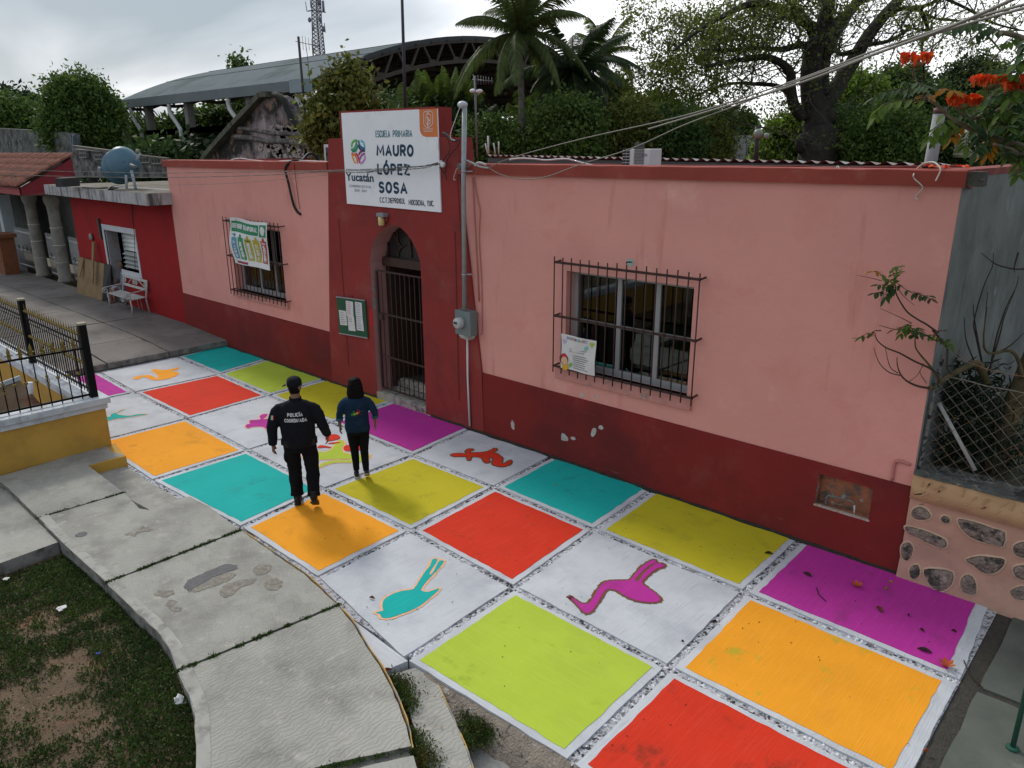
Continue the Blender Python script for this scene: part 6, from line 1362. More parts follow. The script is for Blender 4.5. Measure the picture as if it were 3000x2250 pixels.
for k, (u0, v0, u1, v1) in enumerate(((1430,398,1431,450),(1422,420,1428,450),(1446,419,1451,450),(1461,414,1461,450))):
    o = MB().tube([W(u1,v1,12.3), W(u0,v0,12.3)], .014 if k else .02, 6).build('vent_stub', flat('stub_white', (.5,.51,.50)))
    tag(o, ['tallest of the four thin white pipes above the corrugated awning','leftmost short thin white pipe with bent top above the awning','thin leaning white pipe between the tallest and the rightmost one','rightmost thin white pipe above the corrugated awning'][k], 'pipe', 'thin white pipes above the awning')
def tank(c, r, h, m_, label):
    t_ = thing('water_tank', c, label, 'water tank'); MB().lathe([(r,0),(r,h*.62),(r*1.04,h*.64),(r*.95,h*.68),(r*.55,h*.92),(r*.3,h*.95),(r*.3,h),(.01,h)], c, 20).build('body', m_, t_)
    for k in range(4): MB().lathe([(r*1.0,h*(.1+.13*k)-.015),(r*1.025,h*(.1+.13*k)),(r*1.0,h*(.1+.13*k)+.015)], c, 20).build('rib', m_, t_)
tkb = flat('tank_black', (.015,.018,.025), .4); tkw = mat('tank_cream', (.50,.49,.38), rough=.5, var=.1, bump=0)
c = W(1421,452,17); tank(Vector((c.x,c.y,c.z-.15)), .37, .62, tkb, 'black domed water tank behind the service pipe')
c = W(1800,452,24); tank(Vector((c.x,c.y,c.z)), .35, .5, tkb, 'small black water tank half hidden in trees left of the roof air conditioner')
c = W(2832,452,30); tank(Vector((c.x,c.y,c.z-.1)), .40, 1.0, tkw, 'cream ribbed water tank behind the flowering branches')
o = MB().ngon([W(2350,450,30),W(2420,450,30),W(2420,400,30),W(2350,400,30)], .1, dirv=(0,1,0)) if False else None
hs_ = thing('far_house', W(2160,440,34), 'pale far building glimpsed through the trees left of the big trunk', 'house')
hw = mat('far_wall', (.42,.43,.45), bump=0); a = W(2120,470,34); b = W(2290,395,34); MB().box((a.x,34,0),(b.x,38,b.z)).build('wall', hw, hs_); MB().box((a.x+1.2,33.95,b.z-1.5),(a.x+2.0,34,b.z-.5)).build('window', flat('far_window', (.05,.06,.06)), hs_)
lmp = thing('yard_lamp', W(2216,460,16), 'round yard floodlight on a post left of the big tree trunk', 'lamp'); MB().tube([W(2216,470,16), W(2218,370,16)], .045, 8).build('post', polem, lmp)
MB().sphere(W(2221,392,15.9), .10, 8, 0, (1,1,1)).build('lamp_head', mat('lamp_head', (.20,.22,.20), rough=.3, bump=0), lmp); MB().sphere(W(2245,398,15.9), .06, 8, 0, (1,1,1)).build('lamp_head', MATS['lamp_head'], lmp)
# ------------------------------------------------------------------ vegetation
def leafmat(name, c, trans=.35, var=.35, isl=.35, vs=.8, c2=None): return mat(name, c, rough=.6, var=var, vs=vs, bump=0, trans=trans, island=isl, c2=c2, c2s=vs*.7, spec=.25)
barkm = mat('bark', (.075,.062,.05), var=.35, vs=4, c2=(.15,.14,.12), c2s=5, c2t=(.55,.7), bump=.9, bs=14, bdist=.04)
barkd = mat('bark_dark', (.030,.025,.021), var=.4, vs=4, c2=(.07,.07,.06), c2s=3, c2t=(.58,.7), bump=.9, bs=10, bdist=.05)
def leaf_object(name, C, Nrm, size, m_, parent=None, asp=.45, seed=0, droop=.3):
    """C: (n,3) leaf centres; Nrm: outward-ish directions; each leaf is a small folded blade of its own"""
    rg = np.random.default_rng(seed); n = len(C)
    d = rg.normal(size=(n,3)); d /= np.linalg.norm(d,axis=1,keepdims=True); ax = d*.8+Nrm*.6; ax[:,2] -= droop; ax /= np.linalg.norm(ax,axis=1,keepdims=True)
    r = rg.normal(size=(n,3)); sd = np.cross(ax, r); sd /= (np.linalg.norm(sd,axis=1,keepdims=True)+1e-9)
    up = np.cross(sd, ax); s = size*rg.uniform(.6,1.3,size=(n,1))
    v = np.stack([C-ax*s*.5, C+sd*s*asp*.5+up*s*.08, C+ax*s*.5, C-sd*s*asp*.5+up*s*.08], 1).reshape(-1,3)
    if parent is not None: v = v - np.array(ORG[parent.name])
    me = bpy.data.meshes.new(name); me.vertices.add(4*n); me.vertices.foreach_set('co', v.astype(np.float32).ravel())
    me.loops.add(4*n); me.loops.foreach_set('vertex_index', np.arange(4*n, dtype=np.int32)); me.polygons.add(n); me.polygons.foreach_set('loop_start', np.arange(0,4*n,4,dtype=np.int32))
    me.polygons.foreach_set('loop_total', np.full(n,4,dtype=np.int32)); me.update(); me.validate(); me.materials.append(m_)
    o = bpy.data.objects.new(name, me); COL.objects.link(o)
    if parent is not None: o.parent = parent
    ORG[o.name] = ORG[parent.name] if parent is not None else Vector((0,0,0)); return o
def crown_points(lobes, n, seed, clump=.22, per=14, shell=.55):
    """lobes: [(centre, (rx,ry,rz))]; leaves gather in clumps near lobe surfaces, gaps between"""
    rg = np.random.default_rng(seed); vol = np.array([r[0]*r[1]+r[1]*r[2]+r[0]*r[2] for _, r in lobes]); k = rg.choice(len(lobes), size=n//per, p=vol/vol.sum())
    d = rg.normal(size=(len(k),3)); d /= np.linalg.norm(d,axis=1,keepdims=True); rad = rg.uniform(shell,1.05,size=(len(k),1))**.8
    Cn = np.array([lobes[i][0] for i in k], float); Rr = np.array([lobes[i][1] for i in k], float); cc = Cn + d*Rr*rad
    P = np.repeat(cc, per, 0) + rg.normal(size=(len(k)*per,3))*clump*rg.uniform(.5,1.3,size=(len(k)*per,1)); Nn = np.repeat(d, per, 0); return P, Nn
def tree(label, base, lobes, n, size, m_, seed, trunk_r=.2, clump=.3, group=None, name='tree', asp=.5, per=14, bm=None, cat='tree'):
    t_ = thing(name, base, label, cat, group); top = Vector(lobes[0][0]); base = Vector(base); mb = MB()
    mb.tube(smoothpts([base, base.lerp(top,.5)+Vector((.1,0,0)), top], 4), [trunk_r*(1-.7*k/8) for k in range(9)], 8)
    mb.build('trunk', bm or barkm, t_)
    for c, r in lobes[1:6]:
        mb = MB(); q = base.lerp(top,.55); mb.tube(smoothpts([q, q.lerp(Vector(c),.5)+Vector((0,0,.2)), Vector(c)],3), [trunk_r*.45*(1-.75*k/6) for k in range(7)], 6); mb.build('limb', bm or barkm, t_)
    P, Nn = crown_points(lobes, n, seed, clump, per); leaf_object('crown', P, Nn, size, m_, t_, asp, seed)
    if n > 2000: P, Nn = crown_points([(c, tuple(q*1.02 for q in r)) for c, r in lobes], int(n*.22), seed+500, clump*.8, 10, .85); leaf_object('highlight_leaves', P, Nn, size*.9, {'leaf_dark':G2,'leaf_mid':G7,'leaf_olive':G7,'leaf_bright':G4,'leaf_deep':G1}.get(m_.name, G2), t_, asp, seed+1)  # lighter leaves over the outer crown: painted highlight and some hue variety
    return t_
G1 = leafmat('leaf_dark', (.045,.085,.020)); G2 = leafmat('leaf_mid', (.075,.135,.028)); G3 = leafmat('leaf_olive', (.13,.14,.03)); G4 = leafmat('leaf_bright', (.17,.27,.035), trans=.45); G5 = leafmat('leaf_deep', (.026,.050,.016), trans=.2); G6 = leafmat('leaf_bluegreen', (.028,.052,.028), trans=.2)
G7 = leafmat('leaf_highlight', (.13,.19,.035), trans=.45)  # paler green for the highlight put on mid and olive crowns
def px_lobes(L, dist): # [(u,v,ru,rv)] at view distance
    res = []
    for u, v, ru, rv in L: k = dist/FPX; res.append((tuple(DP(u, v, dist)), (ru*k, max(ru,rv)*k*.9, rv*k)))
    return res
def ptree(label, L, dist, n, size, m_, seed, bu=None, tr=.2, group=None, **kw):
    lb = px_lobes(L, dist); c = lb[0][0]; base = DP(bu if bu else L[0][0], L[0][1], dist); base.z = -.3
    return tree(label, base, lb, n, size, m_, seed, tr, group=group, **kw)
GRP = 'trees behind the school'
ptree('round dense dark green tree standing above the tiled roof', [(238,320,85,85),(200,300,60,60),(280,340,48,80),(235,270,60,40),(190,380,40,70),(290,400,50,60),(250,400,70,60)], 48, 30000, .27, G2, 1, tr=.4, clump=.38)
ptree('far leafy treetop at the left edge, lighter green', [(50,345,70,45),(10,340,50,50),(90,370,50,40),(-40,350,40,50)], 60, 12000, .36, G2, 2, clump=.5, group=GRP)
ptree('far dark spiky tree at the left edge behind the lighter one', [(40,300,45,20),(10,305,30,25),(95,320,30,25),(130,350,40,40)], 80, 4000, .7, G6, 3, clump=.6, group=GRP)
ptree('far dim tree between the left treetops and the round tree', [(165,400,60,50),(120,410,50,40)], 70, 4000, .6, G6, 4, clump=.6, group=GRP)
bgt = [((330,425,70,60),60,'dark tree under the left end of the hall roof',G1),((430,400,75,75),58,'tree seen between the first two hall columns',G2),((540,390,70,80),60,'tree seen between the middle hall columns',G1),((640,360,80,90),60,'tree behind the raking edge of the stone gable',G2),
       ((760,330,80,100),62,'tree behind the peak of the stone gable',G1),((860,350,60,90),60,'tree behind the leaning aerial mast',G3),((700,190,20,12),75,'treetop tip poking over the far roof edge',G2),((480,462,90,28),46,'low dark bush in front of the hall columns',G1),((600,458,90,30),46,'low dark bush beside the stone gable',G5)]
for k, ((u,v,ru,rv),d,lb,m_) in enumerate(bgt): ptree(lb, [(u,v+25,ru,rv*.8),(u-ru*.4,v+30,ru*.6,rv*.6),(u+ru*.4,v+15,ru*.6,rv*.6),(u,v+rv*.6,ru,rv*.5)] if rv > 20 else [(u,v,ru,rv)], d, 6500 if rv > 20 else 300, .5, m_, 10+k, clump=.5, group=GRP)
# bushy yellow-green tree just left of the sign
ptree('bushy yellow green tree rising just left of the school sign', [(1000,290,45,60),(975,340,50,60),(1020,250,25,50),(1050,320,40,50),(950,380,45,50),(1000,380,60,50),(1015,215,14,20)], 21, 12000, .19, G3, 30, tr=.15, clump=.22)
# shrubs and low trees behind the roof line
sh = [((1110,345,60,50),26,G1,'dark shrub mass right behind the sign tower'),((1180,395,80,50),24,G1,'dark shrub behind the sign tower'),((1300,405,70,45),24,G5,'dark shrub between the two aerial masts'),((1440,415,55,38),22,G2,'leafy green shrub behind the black water tank'),((1500,415,60,40),27,G5,'shadowy shrub behind the tall palm trunk'),((1580,405,60,45),24,G2,'green shrub right of the tall palm trunk'),
      ((1660,370,75,70),22,G2,'large leafy shrub below the drooping palm'),((1760,400,70,55),25,G1,'dark shrub above the roof air conditioner'),((1850,390,80,70),24,G3,'olive tangled shrub right of the air conditioner'),((1960,400,80,60),24,G1,'dark tangled shrub at mid roof'),((2050,420,70,50),26,G3,'small olive bush left of the yard lamp'),((1700,360,70,50),28,G5,'deep shade tree under the palms'),((1600,385,80,30),30,G5,'deep shade tree behind the palm trunk'),
      ((2310,420,70,70),30,G4,'bright green bush left of the big trunk'),((2500,300,90,80),34,G4,'bright green feathery tree right of the big trunk'),((2480,390,110,70),28,G1,'dark hedge mass right of the big trunk'),((2600,400,110,70),26,G2,'green hedge left of the grey vent pipe'),((2700,350,90,90),30,G1,'dark tree behind the grey vent pipe'),((2640,260,70,60),40,G1,'dark treetop under the topmost red flower'),
      ((2850,260,90,90),36,G5,'dark tall tree at far right behind the flowers'),((2950,350,90,90),30,G1,'dark tree at the right edge'),((2790,400,80,60),28,G1,'dark bush behind the cream tank'),((2150,380,60,45),40,G1,'dim tree beneath the big tree canopy'),((1900,350,90,60),34,G3,'olive tree under the left side of the big canopy'),((2050,375,90,55),36,G1,'dark tree under the middle of the big canopy'),((1790,290,50,60),38,G3,'thin olive tree beside the pale palm')]
for k, ((u,v,ru,rv),d,m_,lb) in enumerate(sh): ptree(lb, [(u,v,ru,rv),(u-ru*.5,v+rv*.2,ru*.6,rv*.7),(u+ru*.5,v+rv*.1,ru*.6,rv*.7),(u,v+rv*.7,ru*1.1,rv*.5)], d, 15000, .15 if d < 29 else .22, m_, 50+k, tr=.1, clump=.24, per=16, group='shrubs and low trees behind the school roof', name='shrub_tree')
# ---- palms
def frond_mesh(L_, n, droop, wid, seed, m_, lift=.5):
    rr = random.Random(seed); mb = MB(); P = []
    for k in range(n+1):
        t = k/n; P.append(Vector((L_*(t-.12*t*t), 0, L_*(lift*t-droop*t*t))))
    mb.tube(P, [.035*(1-.85*k/n)*L_/3 for k in range(n+1)], 4)
    V = []; F = []
    for k in range(int(n*.15), n*6):
        t = k/(n*6); i = min(int(t*n), n-1); p = P[i].lerp(P[i+1], t*n-i); tan = (P[min(i+1,n)]-P[i]).normalized()
        for s_ in (-1, 1):
            l = wid*math.sin(math.pi*min(max(t*.92+.08,0),1))**.6*rr.uniform(.8,1.1); side = Vector((0,s_,0)); d = (side*.75+tan*.6+Vector((0,0,-.35-rr.uniform(0,.3)))).normalized()
            q = p+d*l*.55; e = q+(d+Vector((0,0,-.9))).normalized()*l*.5; wv_ = tan*.0085*L_; b = len(V); V += [p-wv_, p+wv_, q+wv_*.9, q-wv_*.9, e]; F += [(b,b+1,b+2,b+3),(b+3,b+2,b+4)]
    mb.add(V, F, 1); me = bpy.data.meshes.new('frond'); me.from_pydata([tuple(v) for v in mb.v], [], mb.f); me.materials.append(m_[0]); me.materials.append(m_[1]); me.polygons.foreach_set('material_index', mb.m); return me
def palm(label, base, top, nf, L_, m_, seed, droops=(.35,1.0), tr=.16, wid=.55, group=None, elev=(-10,75)):
    rr = random.Random(seed); t_ = thing('palm_tree', base, label, 'palm tree', group); base, top = Vector(base), Vector(top)
    P = smoothpts([base, base.lerp(top,.5)+Vector((.12,0,0)), top], 12); MB().tube(P, [tr*(1.15-.35*k/len(P))*(1+.06*(k%2)) for k in range(len(P))], 9).build('trunk', mat('palm_bark', (.13,.12,.105), var=.3, vs=5, c2=(.05,.045,.04), c2s=6, bump=.6, bs=15), t_)
    ms = [frond_mesh(L_, 12, dr, wid, seed*7+i, m_, lf) for i, (dr, lf) in enumerate(((droops[0],.55),((droops[0]+droops[1])/2,.5),(droops[1],.3)))]
    for k in range(nf):
        f = k/nf; el = elev[1]+(elev[0]-elev[1])*f; me = ms[min(int(f*3),2)]
        o = bpy.data.objects.new('frond', me); COL.objects.link(o); o.parent = t_; o.location = top-base+Vector((0,0,.0)); o.rotation_euler = (rr.uniform(-.3,.3), -R_(el*.6-8), k*2.399+rr.uniform(-.2,.2)); s_ = rr.uniform(.85,1.12); o.scale = (s_,s_,s_)
    return t_
pg = (leafmat('palm_rib', (.09,.10,.03)), leafmat('palm_leaf', (.075,.11,.03), vs=1.5)); pg2 = (pg[0], leafmat('palm_dark', (.03,.055,.02), vs=1.5)); pg3 = (pg[0], leafmat('palm_yellow', (.11,.15,.025), vs=1.5, trans=.5)); pgy = (pg[0], leafmat('areca_leaf', (.075,.115,.02), vs=1.5, trans=.45))
d = 22; b = DP(1524,440,d); b.z = 0; palm('tall coconut palm with ringed trunk in front of the hall arch', b, DP(1522,100,d), 24, 2.45, pg, 3, (.22,.80), .10, .55, elev=(-30,100))
d = 24; b = DP(1690,460,d); b.z = 0; palm('dark drooping coconut palm right of the tall palm', b, DP(1680,215,d), 24, 2.6, pg2, 4, (.45,1.1), .13, .6, elev=(-25,70))
d = 27; b = DP(1775,460,d); b.z = 0; palm('pale yellow green palm at the right of the palm group', b, DP(1770,165,d), 14, 1.7, pg3, 5, (.4,.8), .11, .5, elev=(0,80))
for k, (u, v, s_, lb, mm) in enumerate(((1285,305,1.6,'yellow tinged areca palm clump in the middle, behind the sign tower',pgy),(1215,320,1.4,'green areca palm clump nearest the sign tower',pg),(1380,335,1.2,'small dark areca palm clump nearest the aerial mast',pg2),(1345,300,1.3,'upright areca fronds right of the yellow tinged clump',pgy),(1560,330,1.2,'pale distant palm crown seen under the hall roof',pgy))):
    d = 25; b = DP(u, v+70, d); bb = b.copy(); bb.z = 0; palm(lb, bb, DP(u, v+45, d), 16, s_, mm, 20+k, (.12,.55), .07, .42, 'areca palms behind the sign', elev=(30,100))
# ---- the big spreading tree
bt = thing('rain_tree', DP(2370,462,27), 'huge spreading tree with thick dark forked trunk and sparse canopy behind the right roof', 'tree')
D0 = 27; b = DP(2375,470,D0); b.z = 0; s3 = lambda a, b_: (2000+a/2.212, b_/2.212)
limbs = []   # (points, r0, r1)
def limb(pts, r0, r1, dd=0.0, nm='limb'):
    n = len(pts); P = [DP(*s3(a, c), D0+dd*(k/(n-1))) for k, (a, c) in enumerate(pts)]; P = smoothpts(P, 4); m = len(P)
    MB().tube(P, [r0+(r1-r0)*k/(m-1) for k in range(m)], 10 if r0 > .15 else 6, 0, False).build(nm, barkd, bt); limbs.append((P, r0, r1)); return P
P = [b]+[DP(*s3(a, c), D0) for a, c in [(880,1010),(880,900),(870,780),(860,700)]]; MB().tube(smoothpts(P,4), [.80]*4+[.70]*4+[.50]*4+[.42]*4+[.36], 14).build('trunk', barkd, bt)
for k, (a, c, r) in enumerate(((775,930,.26),(950,760,.24),(965,880,.20))): MB().sphere(DP(*s3(a,c),D0-.2), r, 8, 0, (1,1,1.4)).build('burl', barkd, bt)
limb([(860,760),(835,600),(830,450),(850,330),(900,200),(930,90),(960,-60)], .42, .22, -1); limb([(880,720),(960,620),(1040,500),(1120,370),(1190,250),(1290,120),(1400,0),(1460,-60)], .34, .16, 1)
limb([(900,620),(905,480),(930,340),(1000,200),(1080,80),(1160,-30),(1200,-80)], .26, .14, 0); limb([(780,760),(720,680),(700,560),(700,480),(640,410),(540,370),(430,380),(300,400),(150,430)], .22, .05, -2)
limb([(840,340),(780,290),(640,320),(480,310),(300,325),(120,320)], .15, .04, -2); limb([(860,300),(830,180),(720,110),(560,30),(420,30),(250,110),(100,200),(-60,330)], .20, .04, -3)
limb([(720,640),(620,560),(480,545),(330,540),(180,580),(50,640)], .10, .03, -1); limb([(930,330),(960,170),(1090,60),(1220,-20)], .13, .08, 1); limb([(1120,330),(1020,350),(990,300),(1030,180)], .10, .05, 1)
limb([(1150,320),(1200,290),(1320,270),(1420,220),(1470,180)], .11, .03, 1); limb([(1300,110),(1400,60),(1560,40),(1700,-20)], .11, .05, 2); limb([(1560,90),(1590,200),(1550,290),(1560,400),(1565,520)], .07, .04, 2)
limb([(1540,60),(1580,160),(1600,230)], .08, .05, 2); limb([(860,180),(740,60),(640,-30)], .12, .05, -2); limb([(700,100),(760,200),(740,280)], .05, .03, -1); limb([(450,330),(440,200),(470,80),(430,-20)], .05, .02, -1); limb([(240,240),(230,400),(220,560),(260,700),(330,830)], .045, .02, -1)
limb([(1340,60),(1500,60),(1640,120),(1800,140),(1960,220),(2060,330)], .07, .03, 2); limb([(1700,-10),(1850,60),(1990,140),(2120,180),(2212,200)], .06, .03, 2)
rr = random.Random(8); twig = MB(); tips = []
def grow(p, d, L_, r, lv):
    P = [p]; q = p.copy(); dd = d.copy()
    for k in range(4): dd = (dd+Vector((rr.uniform(-.35,.35),rr.uniform(-.35,.35),rr.uniform(-.3,.28)))).normalized(); q = q+dd*L_/4; P.append(q)
    twig.tube(P, [r*(1-.7*k/4) for k in range(5)], 3, 0, False, False)
    if lv:
        for k in (2,3,4):
            if rr.random() < .9: grow(P[k], (dd+Vector((rr.uniform(-1,1),rr.uniform(-1,1),rr.uniform(-.7,.7)))).normalized(), L_*.6, r*.5, lv-1)
    else: tips.extend(P[1:])
for P, r0, r1 in limbs:
    m = len(P)
    for k in range(int(m*.25), m):
        if rr.random() < (.75 if r0 < .2 else .45):
            d = Vector((rr.uniform(-1,1), rr.uniform(-1,1), rr.uniform(-.5,.8))).normalized(); grow(P[k], d, rr.uniform(1.0,2.4), .035, 2)
o = twig.build('twigs', mat('twig_grey', (.075,.066,.06), var=.3, vs=3, bump=0), bt); o['kind'] = 'stuff'
T = np.array([tuple(t) for t in tips]); rg = np.random.default_rng(5); V2 = (T-np.array(O)); vd = V2@np.array(CF); uu = 1500+FPX*(V2@np.array(CR))/vd; vv = 1125-FPX*(V2@np.array(CU))/vd
keep = rg.random(len(T)) < np.clip(.95-(uu-2050)/500, .12, .9)
Tk = T[keep]; C_ = np.repeat(Tk, 11, 0)+rg.normal(size=(len(Tk)*11,3))*.16; print('leaf tips', len(T), len(Tk))
leaf_object('crown', C_, rg.normal(size=C_.shape)*.3, .125, leafmat('rain_leaf', (.12,.16,.03), trans=.5, vs=.5, c2=(.05,.06,.02)), bt, .45, 6)
# leafy outer canopy at the upper left of the same tree
lb = px_lobes([(1900,60,70,60),(1980,100,90,60),(1860,230,60,50),(1950,200,90,60),(2060,60,90,50),(2150,150,80,50),(1850,20,40,30),(2040,190,90,50),(2260,30,120,40),(2480,20,70,30),(1980,290,110,40),(1900,330,80,50),(2100,250,80,40)], 25.5)
P_, Nn = crown_points(lb, 9500, 77, .22, 10, .2); leaf_object('outer_foliage', P_, Nn, .13, leafmat('rain_leaf_light', (.15,.20,.035), trans=.5, vs=.6), bt, .45, 9)
lb = px_lobes([(2750,120,120,60),(2900,60,100,60),(2950,180,80,60),(2650,40,80,30)], 26); P_, Nn = crown_points(lb, 2200, 78, .3, 6, .2); leaf_object('outer_foliage', P_, Nn, .12, MATS['rain_leaf_light'], bt, .45, 10)
# ---- distant wooded skyline all round, one mass
sk = []; rg = np.random.default_rng(12)
for k in range(170):
    a = math.radians(-95+175*k/170); rd = 105+rg.uniform(-12,20); x, y = math.sin(a)*rd, math.cos(a)*rd; h = rg.uniform(2.4,4.2); sk.append(((x,y,h*.5),(4.5,4.5,h)))
P_, Nn = crown_points(sk, 60000, 13, .9, 12, .3); o = leaf_object('distant_woods', P_, Nn, .95, G6, None, .6, 14); tag(o, kind='stuff'); o['label'] = 'far belt of woods along the horizon'
# ------------------------------------------------------------------ stone garden wall, mesh fence and garden at the right
sw = thing('stone_wall', (-.5, 8.65, 0), 'low pink plastered rubble stone wall with an ochre coping band', 'wall')
plas = mat('stonewall_plaster', (.46,.275,.205), var=.15, vs=2.5, c2=(.36,.22,.17), c2s=2.2, c2t=(.5,.7), c3=(.06,.055,.045), c3s=5, c3t=(.66,.72), bump=.35, bs=40)
ochre = mat('stonewall_band', (.48,.32,.175), var=.15, vs=3, c2=(.40,.22,.14), c2s=2, c2t=(.5,.7), c3=(.08,.075,.06), c3s=4, c3t=(.66,.74), bump=.4, bs=35)
wtop = mat('stonewall_top', (.10,.10,.09), var=.4, vs=6, c2=(.25,.24,.22), c2s=9, c2t=(.55,.65), c3=(.02,.02,.018), c3s=5, c3t=(.5,.6), bump=1, bs=30, bdist=.03)
X0w, X1w = XR+.014, 6.0
def wy(z): return 8.665-.055*max(0, (.35-z)/.35)**1.5
zs_ = [-.05,.1,.25,.4,.7,.98]; mb = MB(); V = []; F = []; n = 60
for i in range(n+1):
    x = X0w+(X1w-X0w)*(i/n)**1.6
    for z in zs_: V.append((x, wy(z)-.012*mnoise.noise(Vector((x*3,z*3,1))), z))
m6 = len(zs_)
for i in range(n):
    for j in range(m6-1): F.append((i*m6+j,(i+1)*m6+j,(i+1)*m6+j+1,i*m6+j+1))
mb.add(V, F, 0, True); mb.build('plaster_face', plas, sw)
MB().box((X0w,8.69,-.05),(X1w,9.0,1.27)).build('core', plas, sw); 
mb = MB(); V = []; F = []
for i in range(n+1):
    x = X0w+(X1w-X0w)*(i/n)**1.6; j_ = .008*mnoise.noise(Vector((x*4,0,5)))
    for y, z in ((8.66,.985),(8.625+j_,.99),(8.63,1.13),(8.632+j_,1.265),(8.64,1.285)): V.append((x,y,z))
for i in range(n):
    for j in range(4): F.append((i*5+j,(i+1)*5+j,(i+1)*5+j+1,i*5+j+1))
mb.add(V, F, 0, True).build('coping_band', ochre, sw)
mb = MB(); V = []; F = []; n = 90; r_ = random.Random(2)
for i in range(n+1):
    x = X0w+(X1w-X0w)*(i/n)**1.4
    for k, y in enumerate((8.615,8.66,8.75,8.85,8.95,9.02)): V.append((x, y+r_.uniform(-.012,.012), (1.275 if k == 0 else 1.30+.035*mnoise.noise(Vector((x*5,y*9,2)))) ))
for i in range(n):
    for j in range(5): F.append((i*6+j,(i+1)*6+j,(i+1)*6+j+1,i*6+j+1))
mb.add(V, F, 0, True).build('rough_top', wtop, sw)
r_ = random.Random(9); s3_ = lambda a, b: (2300+a/2.37, 1000+b/2.37)
for k in range(75):
    x = -1.88+r_.random()**1.3*4.2; row = k % 2; zc = 1.19-.11*row+r_.uniform(-.02,.02); a = r_.uniform(.7,1.5) if not row else r_.uniform(.3,.8); l = r_.uniform(.03,.055)
    MB().bar((x-l*math.cos(a),8.622,zc-l*math.sin(a)),(x+l*math.cos(a),8.622,zc+l*math.sin(a)),.009,.012).build('trowel_mark', ochre, sw)
stone_m = mat('rubble_stone', (.235,.19,.16), var=.35, vs=7, c2=(.05,.05,.042), c2s=8, c2t=(.5,.6), c3=(.34,.27,.24), c3s=12, c3t=(.56,.66), bump=1, bs=28, bdist=.035, island=.12)
rimm = mat('stone_rim', (.55,.40,.29), var=.15, vs=6, bump=.3)
stones = [[(880,1190),(900,1160),(945,1148),(990,1175),(1012,1215),(985,1235),(925,1238),(882,1215)], [(1085,1225),(1110,1212),(1140,1228),(1142,1250),(1118,1262),(1090,1245)],
 [(1200,1240),(1240,1235),(1350,1265),(1450,1300),(1525,1325),(1515,1425),(1450,1410),(1370,1390),(1290,1360),(1225,1300)], [(835,1290),(870,1285),(960,1310),(1050,1345),(1110,1375),(1120,1420),(1090,1435),(1020,1410),(930,1365),(850,1320)],
 [(1255,1515),(1350,1492),(1450,1500),(1525,1515),(1500,1575),(1440,1610),(1370,1600),(1300,1550)], [(820,1410),(860,1395),(888,1430),(880,1480),(850,1520),(815,1500),(808,1450)], [(970,1580),(1060,1580),(1165,1600),(1160,1680),(1100,1720),(1040,1700),(985,1640)],
 [(1590,1420),(1640,1395),(1700,1400),(1700,1490),(1640,1500),(1590,1470)], [(1590,1570),(1640,1555),(1710,1570),(1700,1650),(1630,1650),(1590,1610)], [(1230,1640),(1280,1618),(1320,1660),(1330,1740),(1270,1745),(1225,1700)], [(1560,1730),(1640,1700),(1720,1720),(1700,1790),(1600,1780)],
 [(1780,1300),(1880,1320),(1860,1400),(1790,1380)], [(1800,1480),(1900,1500),(1880,1580),(1800,1560)], [(880,1560),(925,1550),(940,1610),(900,1640),(870,1600)]]
def stone(poly, seed):
    rr_ = random.Random(seed); P = [W(*s3_(a,b), 8.662) for a, b in poly]; 
    for p in P: 
        if p.z < .25: p.y = wy(p.z)
    P = smoothpts(P, 2, True); c = sum(P, Vector())/len(P); n = len(P); V = []; F = []
    for ring, (s_, dy) in enumerate(((1.0,.010),(.93,-.020),(.62,-.030),(.3,-.034))):
        for p in P: q = c.lerp(p, s_*rr_.uniform(.97,1.03)); V.append((q.x, q.y+dy+rr_.uniform(-.008,.008)*(ring > 0), q.z))
    for r in range(3):
        for k in range(n): F.append((r*n+k, r*n+(k+1)%n, (r+1)*n+(k+1)%n, (r+1)*n+k))
    F.append(tuple(3*n+k for k in range(n))); o = MB().add(V, F).build('stone', stone_m, sw)
    Q = [c.lerp(p, 1.0) + (p-c).normalized()*.022 for p in P]; V = []; F = []
    for p, q in zip(P, Q): V += [(p.x,p.y-.004,p.z),((p.x+q.x)/2,p.y-.014,(p.z+q.z)/2),(q.x,p.y+.006,q.z)]
    for k in range(n): k2 = (k+1)%n; F += [(3*k,3*k+1,3*k2+1,3*k2),(3*k+1,3*k+2,3*k2+2,3*k2+1)]
    MB().add(V, F, 0, True).build('mortar_rim', rimm, o)
for k, s_ in enumerate(stones): stone(s_, k)
for k in range(10):
    x = .9+ (k%5)*.9+random.uniform(-.2,.2); z = .75-.4*(k//5)+random.uniform(-.08,.08); P = [(x+random.uniform(.16,.26)*math.cos(a), z+random.uniform(.08,.13)*math.sin(a)) for a in [q*.78 for q in range(8)]]
    c = Vector((x,8.66,z)); V = [(px_,8.63+random.uniform(-.01,.01),pz) for px_,pz in P]+[(x+(px_-x)*1.05,8.68,z+(pz-z)*1.05) for px_,pz in P]; F = [tuple(range(8))]+[(q,q+8,(q+1)%8+8,(q+1)%8) for q in range(8)]; MB().add(V,F).build('stone', stone_m, sw)
